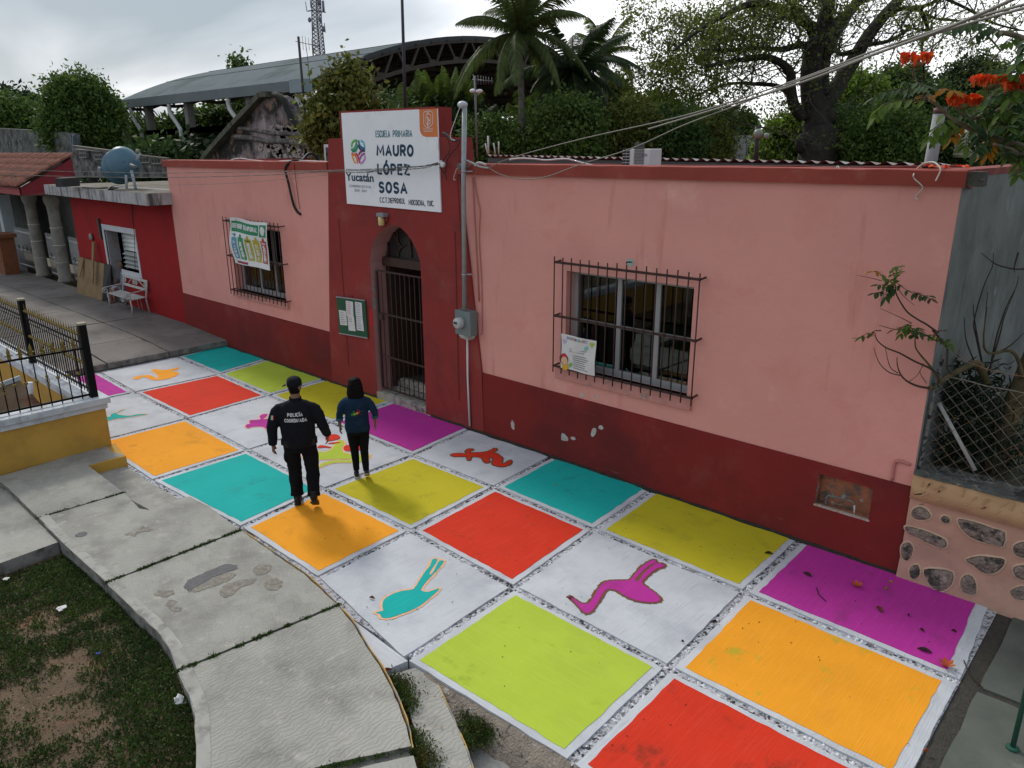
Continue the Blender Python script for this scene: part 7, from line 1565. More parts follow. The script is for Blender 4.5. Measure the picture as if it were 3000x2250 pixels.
# chain link fence
cl = thing('chain_link_fence', (-.5, 8.8, 1.3), 'rusty chain link fence on top of the stone garden wall', 'fence')
wirg = mat('fence_wire', (.20,.18,.15), rough=.5, var=.3, vs=20, metal=.5, c2=(.22,.11,.04), c2s=3, c2t=(.52,.62), bump=0)
YFn = 8.76; sp_ = .072; zb0, zt0 = 1.32, 2.40
k = 0; x = -1.86
while x < 2.6:
    P = []; nz_ = int((zt0-zb0)/(sp_/2*1.9)); 
    for q in range(nz_+1): P.append(Vector((x+(sp_*.5 if (q+k) % 2 else -sp_*.5), YFn+(.003 if q%2 else -.003)+.012*math.sin(x*3+q*.3), zb0+(zt0-zb0)*q/nz_-.05*math.sin((x+1.9)*1.1)*(q/nz_))))
    MB().tube(P, .0030, 4, 0, False, False).build('wire', wirg, cl); x += sp_; k += 1
for pts, r in (([W(2764,1040,YFn),W(2750,1090,YFn),W(2727,1200,YFn),W(2703,1330,YFn),W(2690,1372,YFn)],.020),): MB().tube(smoothpts(pts,4), r, 6).build('end_post', mat('post_flaking', (.16,.16,.155), var=.4, vs=20, c2=(.015,.015,.015), c2s=18, c2t=(.5,.55), bump=.6), cl)
P = [Vector((-1.84+.2*q, YFn, zt0-.05*math.sin((-1.84+.2*q+1.9)*1.1)+.008*math.sin(q*2.3))) for q in range(23)]; MB().tube(P, .007, 5).build('top_wire', wirg, cl)
MB().tube([W(2750,1180,YFn+.05), W(2857,1378,YFn-.02)], .022, 8).build('brace_pipe', flat('brace_grey', (.30,.30,.29), .5), cl)
def barbed(a, b, nm_):
    a, b = Vector(a), Vector(b); mb = MB(); P = [a.lerp(b,q/12)+Vector((0,0,-.05*math.sin(q/12*3.14))) for q in range(13)]; mb.tube(P, .004, 4)
    for q in range(1,12):
        for s_ in (-1,1): mb.tube([P[q]+Vector((0,-.01,-.02*s_)), P[q]+Vector((0,.01,.02*s_))], .002, 3)
    return mb.build(nm_, wirg, cl)
barbed(W(2780,1034,YFn), W(3020,1105,YFn), 'barbed_wire'); barbed(W(2780,1010,YFn), W(2870,1060,YFn), 'barbed_wire')
tag(MB().quad((XR,9.0,1.15),(9,9.0,1.15),(9,30,1.15),(XR,30,1.15)).build('garden_ground', mat('garden_soil', (.05,.042,.028), c2=(.03,.05,.015), c2s=2, bump=.6, bs=20)), kind='structure')
# garden plants
ol = thing('oleander_bush', (-1.2, 9.5, 1.2), 'dark narrow leaved bush behind the chain link fence', 'bush')
lobes = [(tuple(W(2840,1130,9.6)),(.38,.35,.28)),(tuple(W(2800,1190,9.5)),(.35,.3,.3)),(tuple(W(2880,1230,9.6)),(.4,.3,.35)),(tuple(W(2830,1320,9.5)),(.4,.3,.4)),(tuple(W(2930,1320,9.7)),(.4,.3,.4))]
P_, Nn = crown_points(lobes, 2600, 91, .10, 9, .2); leaf_object('crown', P_, Nn, .15, leafmat('oleander_leaf', (.022,.035,.018), trans=.2), ol, .16, 92, -.1)
for k in range(9): a = W(2790+k*16,1420,9.5); b = W(2790+k*18,1130+20*math.sin(k*2),9.55); MB().tube([a,a.lerp(b,.5)+Vector((.04*math.sin(k),0,0)),b], .009, 5).build('stem', barkm, ol)
s25 = lambda a, b: (2500+a/2.514, 740+b/2.514)
tan_b = mat('branch_tan', (.085,.068,.035), var=.3, vs=8, c2=(.15,.11,.05), c2s=6, c2t=(.5,.7), bump=.5, bs=30); dark_b = mat('branch_dark', (.045,.035,.025), var=.3, vs=8, bump=.2)
tt = thing('tulip_tree', W(2960,1400,9.7), 'red flowered tree with tan trunk behind the mesh fence, branches over the wall', 'tree')
trunk = [(985,1700),(1060,1450),(1130,1250),(1200,1080),(1250,950),(1300,800),(1380,600),(1450,300),(1500,-100),(1540,-700),(1500,-1200)]
MB().tube(smoothpts([W(*s25(a,b),9.7) for a,b in trunk],4), [.135-.09*k/40 for k in range(41)], 12).build('trunk', tan_b, tt)
def br(pts, y0, y1, r0, r1, m_=tan_b, nm='branch', f=s25, n=4, par=tt):
    m = len(pts); P = smoothpts([W(*f(a,b), y0+(y1-y0)*k/(m-1)) for k, (a,b) in enumerate(pts)], n); MB().tube(P, [r0+(r1-r0)*k/(len(P)-1) for k in range(len(P))], 7).build(nm, m_, par); return P
br([(985,970),(960,900),(930,830),(880,820),(800,860),(720,900),(660,940),(600,990),(560,998)], 9.5, 8.66, .045, .024)
br([(1250,920),(1215,790),(1170,730),(1110,725),(1050,740),(1000,740),(965,700),(960,620),(965,560),(985,400)], 9.6, 9.2, .022, .006)
br([(560,998),(480,985),(400,950),(350,900),(325,830),(322,770)], 8.66, 8.5, .014, .004, dark_b); br([(345,905),(260,880),(190,810),(150,700)], 8.55, 8.45, .007,.003, dark_b); br([(330,888),(270,840),(235,700)], 8.55, 8.45, .006,.003, dark_b)
br([(625,960),(620,900),(560,850),(450,800),(340,740),(240,700),(180,650),(160,605)], 8.64, 8.45, .014, .005, dark_b); br([(620,920),(560,830),(500,760),(460,700),(455,630)], 8.64, 8.45, .014, .006)
br([(720,890),(690,850),(690,780),(692,700),(670,660),(600,645),(540,610),(480,590),(380,575),(280,560),(190,535)], 8.64, 8.4, .012, .003, dark_b); br([(610,580),(540,530),(470,490),(400,440),(350,370),(315,300),(310,240)], 8.5, 8.4, .011, .006, dark_b)
br([(690,700),(600,590),(585,575)], 8.6, 8.5, .011, .010, dark_b)
br([(320,250),(370,320),(450,388)], 8.4, 8.35, .005, .002, dark_b); br([(210,208),(120,185),(28,168)], 8.4, 8.35, .004, .002, dark_b); br([(430,520),(330,470),(195,410)], 8.45, 8.35, .005, .002, dark_b); br([(150,612),(80,625),(-10,632)], 8.45, 8.4, .004, .002, dark_b)
br([(400,955),(470,905),(520,810)], 8.65, 8.6, .004, .002, dark_b); br([(540,965),(490,880),(520,830)], 8.7, 8.65, .004,.002, dark_b)
for pts in ([(950,820),(890,480),(885,380)],[(950,820),(900,600),(890,500),(960,250),(1025,100),(1030,0)],[(1000,900),(1050,640),(1120,420),(1200,250),(1215,170)],[(990,900),(1080,600),(1110,480),(1190,280)],[(890,800),(830,640),(818,480)],[(960,700),(965,560),(990,290)],[(1040,745),(1150,690),(1257,590)],[(1260,120),(1180,120),(1060,90),(1000,50),(940,0)],[(1215,0),(1185,110),(1190,145)]): br(pts, 9.5, 9.45, .010, .003, dark_b)
lf_g = leafmat('tulip_leaf', (.085,.15,.022), trans=.45, vs=3, isl=.2); lf_d = leafmat('tulip_leaf_dark', (.035,.075,.022), trans=.35, vs=3, isl=.2); lf_y = leafmat('tulip_leaf_yellow', (.42,.20,.02), trans=.4, vs=3, isl=.2); lf_b = leafmat('tulip_leaf_brown', (.09,.045,.02), trans=.2, vs=3)
def leaflet(V, F, base, ax, nrm, L_, w_):
    side = ax.cross(nrm).normalized(); b = len(V); prof = [(0,0.05),(.2,.75),(.45,1),(.7,.8),(.9,.35),(1,.0)]
    for t, w in prof:
        c = base+ax*L_*t - nrm*L_*.18*t*t; V += [c-side*w_*w*.5+nrm*w_*.12*w, c, c+side*w_*w*.5+nrm*w_*.12*w]
    for k in range(5): F += [(b+3*k,b+3*k+1,b+3*k+4,b+3*k+3),(b+3*k+1,b+3*k+2,b+3*k+5,b+3*k+4)]
def compound(pts, n, L_, m_, par=None, w_=.42, up=Vector((0,-.35,1)), droop=.35, f=None):
    P = smoothpts(pts, 5); V = []; F = []; rr_ = random.Random(int(pts[0][0]*997)); mb = MB(); mb.tube(P, .0035, 4)
    for k in range(n):
        t = (k+.6)/n; i = min(int(t*(len(P)-1)), len(P)-2); p = P[i].lerp(P[i+1], t*(len(P)-1)-i); tan = (P[i+1]-P[i]).normalized(); u = up.normalized(); sd = tan.cross(u).normalized()
        for s_ in (-1,1): d = (sd*s_*1.0+tan*.45+Vector((0,0,-droop))+Vector((rr_.uniform(-.15,.15),rr_.uniform(-.15,.15),rr_.uniform(-.2,.1)))).normalized(); leaflet(V, F, p, d, (u+sd*s_*.2).normalized(), L_*rr_.uniform(.8,1.1)*(1-.25*abs(t-.5)), L_*w_)
    d = (P[-1]-P[-2]).normalized(); leaflet(V, F, P[-1], d, up.normalized(), L_, L_*w_); mb.add(V, F, 1, True); return mb.build('leaf', [dark_b, m_], par or tt)
def cl_(pts, y, n, L_, m_, f=s25, yd=-.1): return compound([W(*f(a,b), y+yd*k/len(pts)) for k,(a,b) in enumerate(pts)], n, L_, m_)
cl_([(310,240),(300,180),(290,120),(330,105)], 8.38, 6, .085, lf_g); cl_([(305,240),(250,200),(225,170)], 8.38, 4, .09, lf_g); cl_([(305,245),(250,240),(190,240)], 8.36, 4, .09, lf_d); cl_([(305,255),(260,290),(235,330)], 8.35, 4, .10, lf_d); cl_([(300,250),(200,290),(160,300)], 8.36, 4, .085, lf_d)
cl_([(315,220),(400,280),(480,310),(550,320)], 8.36, 5, .085, lf_d); cl_([(300,230),(320,170),(340,140)], 8.36, 4, .08, lf_g); cl_([(440,285),(520,320),(575,345)], 8.37, 3, .08, lf_b)
cl_([(455,630),(430,560),(400,530),(360,560)], 8.40, 6, .085, lf_g); cl_([(455,625),(470,560),(490,590)], 8.40, 5, .085, lf_d); cl_([(450,620),(400,560),(350,600)], 8.40, 5, .08, lf_g); cl_([(670,660),(620,610),(560,610)], 8.6, 4, .085, lf_g); cl_([(670,655),(700,640),(720,680)], 8.6, 4, .08, lf_g)
cl_([(160,605),(100,600),(60,620)], 8.42, 2, .085, lf_g); cl_([(165,600),(150,580),(175,575)], 8.42, 1, .07, lf_b); cl_([(210,170),(180,140),(150,140)], 8.38, 1, .09, lf_y); cl_([(430,520),(300,570)], 8.38, 1, .08, lf_b); cl_([(600,580),(650,575)], 8.5, 1, .08, lf_b)
# flowering branches over the roof
s36 = lambda a, b: (2500+a/3.606, 100+b/3.606)
YB_ = 7.6
bz = [([(2000,1270),(1803,1200),(1600,1130),(1400,1060),(1250,1010),(1150,950),(1040,890),(950,810),(870,740),(800,700)],.030,.010),([(2000,560),(1803,640),(1650,730),(1500,820),(1350,870),(1220,885),(1150,850),(1100,800),(1088,770)],.020,.008),
      ([(660,490),(635,440),(640,390),(655,340)],.009,.007),([(800,700),(740,620),(690,540),(655,490)],.009,.008),([(1803,1290),(1650,1210),(1480,1160)],.018,.010),([(2050,100),(1803,50),(1700,10),(1560,-20)],.030,.018),([(1430,640),(1425,590),(1420,550)],.008,.006),([(1380,870),(1400,980),(1420,1060)],.006,.005),
      ([(800,700),(600,690),(400,720),(280,760)],.006,.003),([(1200,1000),(1050,1020),(960,1050)],.006,.003),([(1900,700),(1700,640),(1450,660)],.012,.008)]
for pts, r0, r1 in bz: br(pts, YB_+.3, YB_-.1, r0, r1, mat('branch_grey', (.15,.125,.085), var=.3, vs=9, bump=.3), 'branch', s36)
L8 = .115
cs = [([(800,700),(640,600),(500,580),(360,600),(220,670)],7,lf_d),([(800,700),(600,690),(420,720),(300,770),(230,860)],7,lf_g),([(660,500),(720,540),(800,560)],4,lf_d),([(800,700),(760,600),(700,560)],5,lf_d),([(830,680),(900,590),(980,570),(1060,600)],4,lf_y),([(790,700),(760,640)],3,lf_y),
      ([(950,820),(980,900),(930,960),(860,1010),(800,1090)],6,lf_g),([(1100,940),(1010,1000),(930,1060),(890,1100)],5,lf_g),([(1150,960),(1080,1040),(1030,1100)],3,lf_y),([(1250,1010),(1200,1080),(1190,1180)],6,lf_g),([(1300,1030),(1330,1120),(1290,1240)],6,lf_d),([(1330,1040),(1400,1100),(1380,1200)],5,lf_d),([(1230,880),(1280,800),(1350,740),(1420,730)],5,lf_g),
      ([(1500,820),(1450,740),(1480,680),(1560,640)],6,lf_d),([(1600,750),(1550,640),(1600,560)],6,lf_g),([(1803,640),(1700,600),(1640,680)],6,lf_g),([(1900,500),(1750,380),(1620,360),(1480,380),(1380,430)],8,lf_d),([(1950,300),(1800,300),(1720,340)],6,lf_g),([(1950,200),(1850,260),(1760,300)],6,lf_g),([(1803,500),(1720,440),(1640,430)],6,lf_g),
      ([(1500,900),(1560,960),(1640,1000)],5,lf_g),([(1420,1060),(1500,1000),(1600,980)],5,lf_d),([(1600,1130),(1700,1060),(1800,1020)],6,lf_d),([(1700,900),(1760,960),(1803,1050)],6,lf_g),([(1550,780),(1650,830),(1750,860)],6,lf_g),([(1803,1400),(1780,1440),(1740,1490)],4,lf_g),([(1150,850),(1220,830),(1300,820)],3,lf_d),([(1380,980),(1300,960),(1240,900)],4,lf_d),([(1440,1080),(1430,1180),(1400,1260)],5,lf_y),
      ([(1560,-20),(1480,-60),(1380,-40),(1300,20)],6,lf_d),([(1700,10),(1650,80),(1560,110)],5,lf_g),([(1500,-60),(1350,-120),(1200,-100),(1080,-60)],6,lf_d),([(1803,50),(1850,130),(1803,200)],6,lf_d)]
rr = random.Random(77)
for pts, n_, m_ in cs: cl_(pts, YB_+rr.uniform(-.15,.25), n_, L8*rr.uniform(.9,1.1), m_, s36, -.15)
for k in range(40):
    a, b = rr.uniform(1350,1950), rr.uniform(420,1280); dx, dy = rr.uniform(-150,60), rr.uniform(-40,130); cl_([(a,b),(a+dx*.5,b+dy*.4),(a+dx,b+dy)], YB_+rr.uniform(.1,.7), rr.randint(4,6), L8*rr.uniform(.8,1.0), rr.choice([lf_g,lf_d,lf_d,lf_g]), s36, -.1)
petal = mat('petal_red', (.72,.055,.012), rough=.5, var=.3, vs=30, bump=0, trans=.3, island=.4, c2=(.75,.16,.02), c2s=22, c2t=(.5,.6))
calyx = flat('calyx', (.10,.07,.02))
def flower(a, b, w_, seed, f=s36, y=YB_-.12):
    c = W(*f(a,b), y); rr_ = random.Random(seed); mb = MB(); V = []; F = []
    for k in range(int(w_*110)):
        x = rr_.uniform(-.5,.5)*w_; o_ = c+Vector((x*.74, x*.68+rr_.uniform(-.03,.03), rr_.uniform(-.02,.02))); up = Vector((x*1.6, rr_.uniform(-.6,.3), 1)).normalized(); V2 = []; s_ = rr_.uniform(.034,.056); sd = up.cross(Vector((rr_.uniform(-1,1),rr_.uniform(-1,1),.2))).normalized()
        q = sd.cross(up); b_ = len(V)
        for i, (h, r) in enumerate(((-.6,.25),(0,.5),(.5,.75),(.9,1.15))):
            for j in range(7):
                t = j*.9; rj = r*(1 if i < 3 else rr_.uniform(.7,1.3)); V.append(o_+up*s_*h+(sd*math.cos(t)+q*math.sin(t))*s_*.5*rj)
        for i in range(3):
            for j in range(7): F.append((b_+i*7+j, b_+i*7+(j+1)%7, b_+(i+1)*7+(j+1)%7, b_+(i+1)*7+j))
    mb.add(V, F); o = mb.build('flower', petal, tt); m2 = MB(); m2.sphere(c-Vector((0,0,.035)), .03, 6, 0, (1.6,1.2,1)); m2.build('calyx', calyx, o)
flower(672,275,.24,1); flower(1165,715,.26,2); flower(1445,505,.28,3); flower(1745,560,.24,4); flower(1900,500,.2,5)
pr = thing('fallen_petals', W(2880,503,8.75), 'heap of fallen orange petals and twigs on the roof corner', 'petals'); mb = MB(); 
for k in range(26):
    c = Vector((-2.0+rr.uniform(-.35,.05), 8.78+rr.uniform(-.05,.15), 4.53+rr.uniform(0,.02))); d = Vector((rr.uniform(-1,1),rr.uniform(-1,1),rr.uniform(-.2,.5))).normalized()*.03; e = Vector((-d.y,d.x,.01)); mb.add([c-d,c+e,c+d,c-e],[(0,1,2,3)])
o = mb.build('petal_heap', petal, pr); o['kind'] = 'stuff'

gp_ = thing('green_post', G(2966,2192), 'thin green post at the bottom right edge of the grey slabs', 'post'); q = G(2966,2192); MB().tube([q, q+Vector((0,0,2.2))], .020, 8).build('post', mat('post_green', (.02,.09,.06), var=.3, vs=8, bump=.2), gp_); MB().lathe([(.05,0),(.05,.012),(.02,.02)], q, 10).build('foot', MATS['post_green'], gp_)
# ------------------------------------------------------------------ litter on the painted squares
leafbr = mat('dry_leaf', (.035,.022,.014), var=.3, vs=20, bump=0); orp = mat('fallen_orange', (.45,.09,.012), var=.3, vs=30, bump=0); yel = flat('fallen_yellow', (.35,.20,.04))
def litter(u, v, L_, a, m_, lb, z=.012, name='fallen_leaf', wd=.4, cat='leaf'):
    c = G(u, v, z); d = Vector((math.cos(a), math.sin(a), 0)); e = Vector((-d.y, d.x, 0)); V = []; F = []
    for i, (t, w) in enumerate(((-1,.1),(-.5,.8),(0,1),(.5,.75),(1,.1))):
        q = c+d*L_*.5*t; V += [q-e*L_*wd*.5*w+Vector((0,0,.018*w)), q+Vector((0,0,-.004)), q+e*L_*wd*.5*w+Vector((0,0,.022*w))]
    for k in range(4): F += [(3*k,3*k+1,3*k+4,3*k+3),(3*k+1,3*k+2,3*k+5,3*k+4)]
    o = MB().add(V, F).build(name, m_); return tag(o, lb, cat)
s66 = lambda a, b: (2000+a/2.212, 1500+b/2.212)
litter(*s66(558,268), .10, .5, leafbr, 'curled dark leaf on the yellow square next to the maroon wall end'); litter(*s66(810,405), .12, -.3, leafbr, 'small dark curled leaf at the far corner of the magenta square')
litter(*s66(1275,630), .13, -.9, mat('dry_leaf_red', (.14,.035,.02), bump=0), 'reddish brown rolled leaf in the middle of the magenta square'); litter(*s66(1568,897), .13, .2, leafbr, 'broad dark leaf near the near edge of the magenta square')
litter(*s66(1550,766), .06, -.6, leafbr, 'tiny dark leaf above the broad one on the magenta square'); litter(*s66(1463,668), .05, -1.2, leafbr, 'tiny dark crumb of leaf right of the rolled leaf on magenta')
litter(*s66(1758,772), .05, 0, leafbr, 'tiny brown leaf near the right border of the magenta square'); litter(*s66(1580,1548), .05, 1, orp, 'orange petal in the gravel joint beside the orange square', name='petal', cat='petal')
o = MB().tube([G(*s66(868,490),.01),G(*s66(880,530),.02),G(*s66(928,578),.01)], .006, 5).build('twig', leafbr); tag(o, 'thin curved twig on the magenta square', 'twig')
o = MB().tube([G(*s66(1822,960),.01),G(*s66(1860,1060),.015),G(*s66(1945,1138),.01)], .005, 5).build('twig', leafbr); tag(o, 'thin dark twig across the gravel joint at the right edge', 'twig')
def fflower(u, v, lb, s_=1):
    c = G(u, v, .02); mb = MB(); V = []; F = []
    for k in range(6):
        a = k*1.05; d = Vector((math.cos(a), math.sin(a), .55)).normalized(); e = Vector((-math.sin(a), math.cos(a), 0)); b = len(V); V += [c, c+d*.06*s_-e*.025*s_, c+d*.10*s_, c+d*.06*s_+e*.025*s_]; F.append((b,b+1,b+2,b+3))
    mb.add(V, F); mb.tube([c-Vector((.05*s_,.0,.005)), c], [.004,.014], 5); o = mb.build('fallen_flower', orp); return tag(o, lb, 'flower')
fflower(*s66(1130,478), 'fallen orange flower in the upper half of the magenta square', .8); fflower(*s66(1710,995), 'fallen orange flower at the near right corner of the magenta square', .9)
for k, (a, b) in enumerate(((1348,455),(1320,500),(1315,492))): litter(*s66(a,b), .05, k, yel, ['small yellowish petal by the wall side of the magenta square','small yellowish petal right of the fallen flower','tiny yellow petal touching another on magenta'][k], name='petal', cat='petal')
litter(2000+207/2.212,1500+712/2.212,.06,.3,leafbr,'small dry leaf in the joint left of the orange square'); litter(1628,1422,.03,0,yel,'tiny yellow petal on the teal square under the wall', name='petal', cat='petal')
litter(1090,1752,.07,.4,mat('dry_leaf_tan',(.16,.09,.045),bump=0),'tan dry leaf where the walk meets the teal bird square'); litter(1133,1965,.10,1.2,mat('dry_leaf_rust',(.18,.05,.025),bump=0),'rust coloured dry leaves in the corner by the step')
litter(2000-0,1500+840/2.212+0,.03,.3,leafbr,'crumb of leaf on the white flamingo square'); 
r_ = random.Random(4); mb = MB()
for k in range(420):
    x = r_.uniform(-16,-.95); y = r_.uniform(3.9,8.6); s_ = r_.uniform(.003,.009); c = Vector((x,y,.010)); a = r_.uniform(0,6); d = Vector((math.cos(a),math.sin(a),0))*s_; e = Vector((-d.y,d.x,.3*s_)); mb.add([c-d,c+e,c+d,c-e],[(0,1,2,3)])
o = mb.build('debris_specks', leafbr); tag(o, kind='stuff')
gk = mat('white_paper', (.6,.6,.6), bump=0)
def crumple(u, v, r, lb, m_, z=-.02, name='paper_scrap', cat='litter', flatk=.5):
    c = G(u, v, z); rr_ = random.Random(int(u)); mb = MB(); mb.sphere((0,0,0), r, 7); mb.v = [tuple(c+Vector(p)*rr_.uniform(.55,1.2)*1.0) for p in [(x,y,z_*flatk) for x,y,z_ in mb.v]]; mb.smooth = [False]*len(mb.f); return tag(mb.build(name, m_), lb, cat)
crumple(180,1781,.055,'torn white paper scrap on the grass edge', gk, flatk=.15); crumple(525,2053,.06,'crumpled white plastic bag against the curved kerb', gk, name='plastic_bag', cat='bag', flatk=.9); crumple(288,1914,.022,'small blue bottle cap on the bare soil', flat('cap_blue', (.02,.04,.30)), name='bottle_cap', cat='cap', flatk=.5); crumple(18,1695,.035,'small white scrap at the left edge of the lawn', gk, flatk=.2)

# ------------------------------------------------------------------ lawn weeds, moss in joints
edge = sorted([(p.x, p.y) for p in [GF(u, v, zp) for u, v in LA+LB+LC]]+[(-9.72,1.66),(-9.9,1.62),(-13,1.0),(-4.9,1.70),(-4.2,1.5)])
ex = np.array([e[0] for e in edge]); ey = np.array([e[1] for e in edge]); rg = np.random.default_rng(21)
n = 240000; x = rg.uniform(-11.2,-4.7,n); y = rg.uniform(-2.0,2.4,n); lim = np.interp(x, ex, ey); lim = np.where(x < -9.75, np.minimum(lim, 1.66), lim)
dd = lim-y+.012; ok = dd > 0; x, y, dd = x[ok], y[ok], dd[ok]
def fnoise(x, y, s_, sd): return np.array([mnoise.noise(Vector((a*s_, b*s_, sd))) for a, b in zip(x, y)])
nz1 = fnoise(x, y, 1.15, 4.0); nz2 = fnoise(x, y, 5.0, 8.0); dens = 1.25*np.exp(-(dd/.55)**2)+.95*np.exp(-((dd-1.9)/.5)**2)+nz1*1.0+nz2*.75+.12; keep = rg.random(len(x)) < np.clip(dens, .04, 1.0)
x, y, nz1 = x[keep], y[keep], nz1[keep]; zg_ = np.array([zl(a, b) for a, b in zip(x, y)])+rg.uniform(.004,.06,len(x))*np.clip(dens[keep],.3,1)
C = np.stack([x, y, zg_], 1); print('grass', len(C))
o = leaf_object('grass', C, np.tile([[0,0,1.0]], (len(C),1)), .036, leafmat('grass_leaf', (.050,.088,.018), trans=.35, var=.45, vs=2.5, c2=(.028,.060,.014)), None, .42, 22, -.15); tag(o, kind='stuff')
sel = rg.choice(len(C), 9000); C2 = C[sel]+rg.normal(size=(9000,3))*[.5,.5,0]; lim = np.interp(C2[:,0], ex, ey); C2 = C2[(lim-C2[:,1] > .05)]; C2[:,2] = [zl(a,b)+.008 for a,b in C2[:,:2]]
o = leaf_object('dry_litter', C2, np.zeros((len(C2),3)), .026, mat('straw', (.30,.22,.12), var=.3, bump=0, island=.4), None, .25, 23, 0); tag(o, kind='stuff')
moss = leafmat('moss_leaf', (.045,.085,.015), trans=.3, var=.4, vs=6)
def mossline(a, b, n_, w_, sd, zf=zp, seed=1, zo=.0):
    a = GF(*a, zf); b = GF(*b, zf); rg_ = np.random.default_rng(seed); t = rg_.random(n_); P = np.array([tuple(a.lerp(b, q)) for q in t]); k = np.array([mnoise.noise(Vector((q*9, sd, 0))) for q in t]) > -.05; P = P[k]; return P+rg_.normal(size=P.shape)*[w_,w_,.008]+[0,0,zo]
M_ = np.concatenate([mossline((309,1708),(707,1552),3200,.016,1,seed=2), mossline((518,1967),(991,1772),3600,.016,5,seed=3), mossline((109,1518),(366,1442),900,.012,9,seed=4), mossline((860,2270),(1207,2193),900,.015,12,seed=5), mossline((985,1780),(992,1770),150,.02,0,seed=6)])
o = leaf_object('joint_moss', M_, np.tile([[0,0,1.0]], (len(M_),1)), .024, moss, None, .45, 31, -.1); tag(o, kind='stuff')
s34 = lambda a, b: (1050+a/3.403, 1900+b/3.403)
W_ = []; rg = np.random.default_rng(41)
for a, b, r, n_ in ((370,320,.05,350),(400,400,.07,700),(430,470,.07,600),(470,540,.06,350),(500,600,.05,200),(540,870,.05,250),(560,950,.06,350),(590,1020,.07,450),(620,1100,.07,450),(650,1170,.08,450),(1240,720,.10,1100),(1310,760,.09,900),(1180,800,.09,900),(1110,860,.09,800),(1080,930,.06,350),(1150,650,.05,250),(1380,860,.04,150),(1110,960,.04,150),(870,470,.035,120),(850,430,.03,80),(500,1010,.05,250),(1270,830,.06,250)):
    c = G(*s34(a,b), -.10 if a > 700 else -.01); W_.append(np.array(tuple(c))+rg.normal(size=(n_,3))*[r,r,.022]+[0,0,.015])
W_ = np.concatenate(W_); o = leaf_object('weeds', W_, np.tile([[0,0,1.0]], (len(W_),1)), .030, leafmat('weed_leaf', (.060,.095,.018), trans=.3, var=.5, vs=6, c2=(.10,.07,.02)), None, .4, 42, -.1); tag(o, kind='stuff')
r_ = random.Random(6); mb = MB()
for k in range(70):
    a, b = r_.uniform(380,1500), r_.uniform(420,1150); c = G(*s34(a,b), -.012 if a < 900 else -.18); s_ = r_.uniform(.006,.016); t = r_.uniform(0,6); d = Vector((math.cos(t),math.sin(t),.2))*s_; e = Vector((-d.y,d.x,.4*s_))*.6; mb.add([c-d,c+e,c+d,c-e],[(0,1,2,3)])
o = mb.build('dry_leaf_scatter', mat('dry_leaf_ochre', (.30,.15,.05), bump=0)); tag(o, kind='stuff')
# ------------------------------------------------------------------ people
def person(base, fwd, label, group=None, h=1.0):
    t_ = thing('person', base, label, 'person', group); ORG[t_.name] = Vector((0,0,0)); t_.rotation_euler = (0,0,math.atan2(fwd[1],fwd[0])-math.pi/2); t_.scale = (h,h,h); return t_
def loft(mb, secs, n=20, mi=0):   # (x,y,z,wx,wy)
    V = []; F = []
    for x, y, z, a, b in secs:
        for k in range(n): t = 2*math.pi*k/n; V.append((x+a*math.copysign(abs(math.cos(t))**.85, math.cos(t)), y+b*math.copysign(abs(math.sin(t))**.85, math.sin(t)), z))
    for i in range(len(secs)-1):
        for k in range(n): F.append((i*n+k, i*n+(k+1)%n, (i+1)*n+(k+1)%n, (i+1)*n+k))
    F.append(tuple(reversed(range(n)))); F.append(tuple(len(V)-n+k for k in range(n))); mb.add(V, F, mi, True)
def fuse(o, vox=.012, sm=3, disp=None):
    r = o.modifiers.new('fuse','REMESH'); r.mode = 'VOXEL'; r.voxel_size = vox; r.use_smooth_shade = True; s_ = o.modifiers.new('smooth','SMOOTH'); s_.iterations = sm; s_.factor = .5
    if disp:
        tx = bpy.data.textures.new('folds','CLOUDS'); tx.noise_scale = disp[1]; d = o.modifiers.new('folds','DISPLACE'); d.texture = tx; d.strength = disp[0]; d.mid_level = .5; d.texture_coords = 'LOCAL'
    return o
def hand(mb, w, d, palm_n, thumb, s=1.0, curl=.55):   # w wrist, d pointing down the hand, palm_n palm normal, thumb side
    w, d, palm_n, thumb = Vector(w), Vector(d).normalized(), Vector(palm_n).normalized(), Vector(thumb).normalized()
    thumb = (thumb-d*thumb.dot(d)).normalized(); palm_n = d.cross(thumb)*(1 if d.cross(thumb).dot(palm_n) > 0 else -1)
    for t in (-.6,-.2,.2,.6): mb.tube([w, w+d*.03*s+thumb*t*.03*s, w+d*.095*s+thumb*t*.052*s], [.020*s,.017*s,.0135*s], 7)
    for k, (t, L_) in enumerate(((.95,.068),(.32,.077),(-.32,.072),(-.95,.056))):
        p = w+d*.088*s+thumb*t*.034*s; c = curl*(.8+.18*k); P = [p]; dr = d.copy()
        for q in range(3): dr = (dr*math.cos(c*.5)+palm_n*math.sin(c*.5)).normalized(); P.append(P[-1]+dr*L_*s*(.42,.32,.26)[q])
        mb.tube(P, [.0098*s,.0092*s,.0085*s,.0070*s], 7)
    P = [w+d*.02*s+thumb*.018*s, w+d*.05*s+thumb*.042*s+palm_n*.01*s, w+d*.08*s+thumb*.052*s+palm_n*.02*s, w+d*.105*s+thumb*.048*s+palm_n*.028*s]; mb.tube(P, [.014*s,.0125*s,.0105*s,.008*s], 7)
skin = mat('skin_tan', (.20,.11,.075), rough=.6, var=.1, vs=20, bump=.05, bs=200, spec=.3)
navyc = mat('uniform_navy', (.0065,.0075,.012), rough=.85, var=.25, vs=6, bump=.25, bs=160, spec=.15); blk_t = mat('trouser_black', (.0055,.0055,.007), rough=.9, var=.25, vs=6, bump=.2, bs=160, spec=.12)
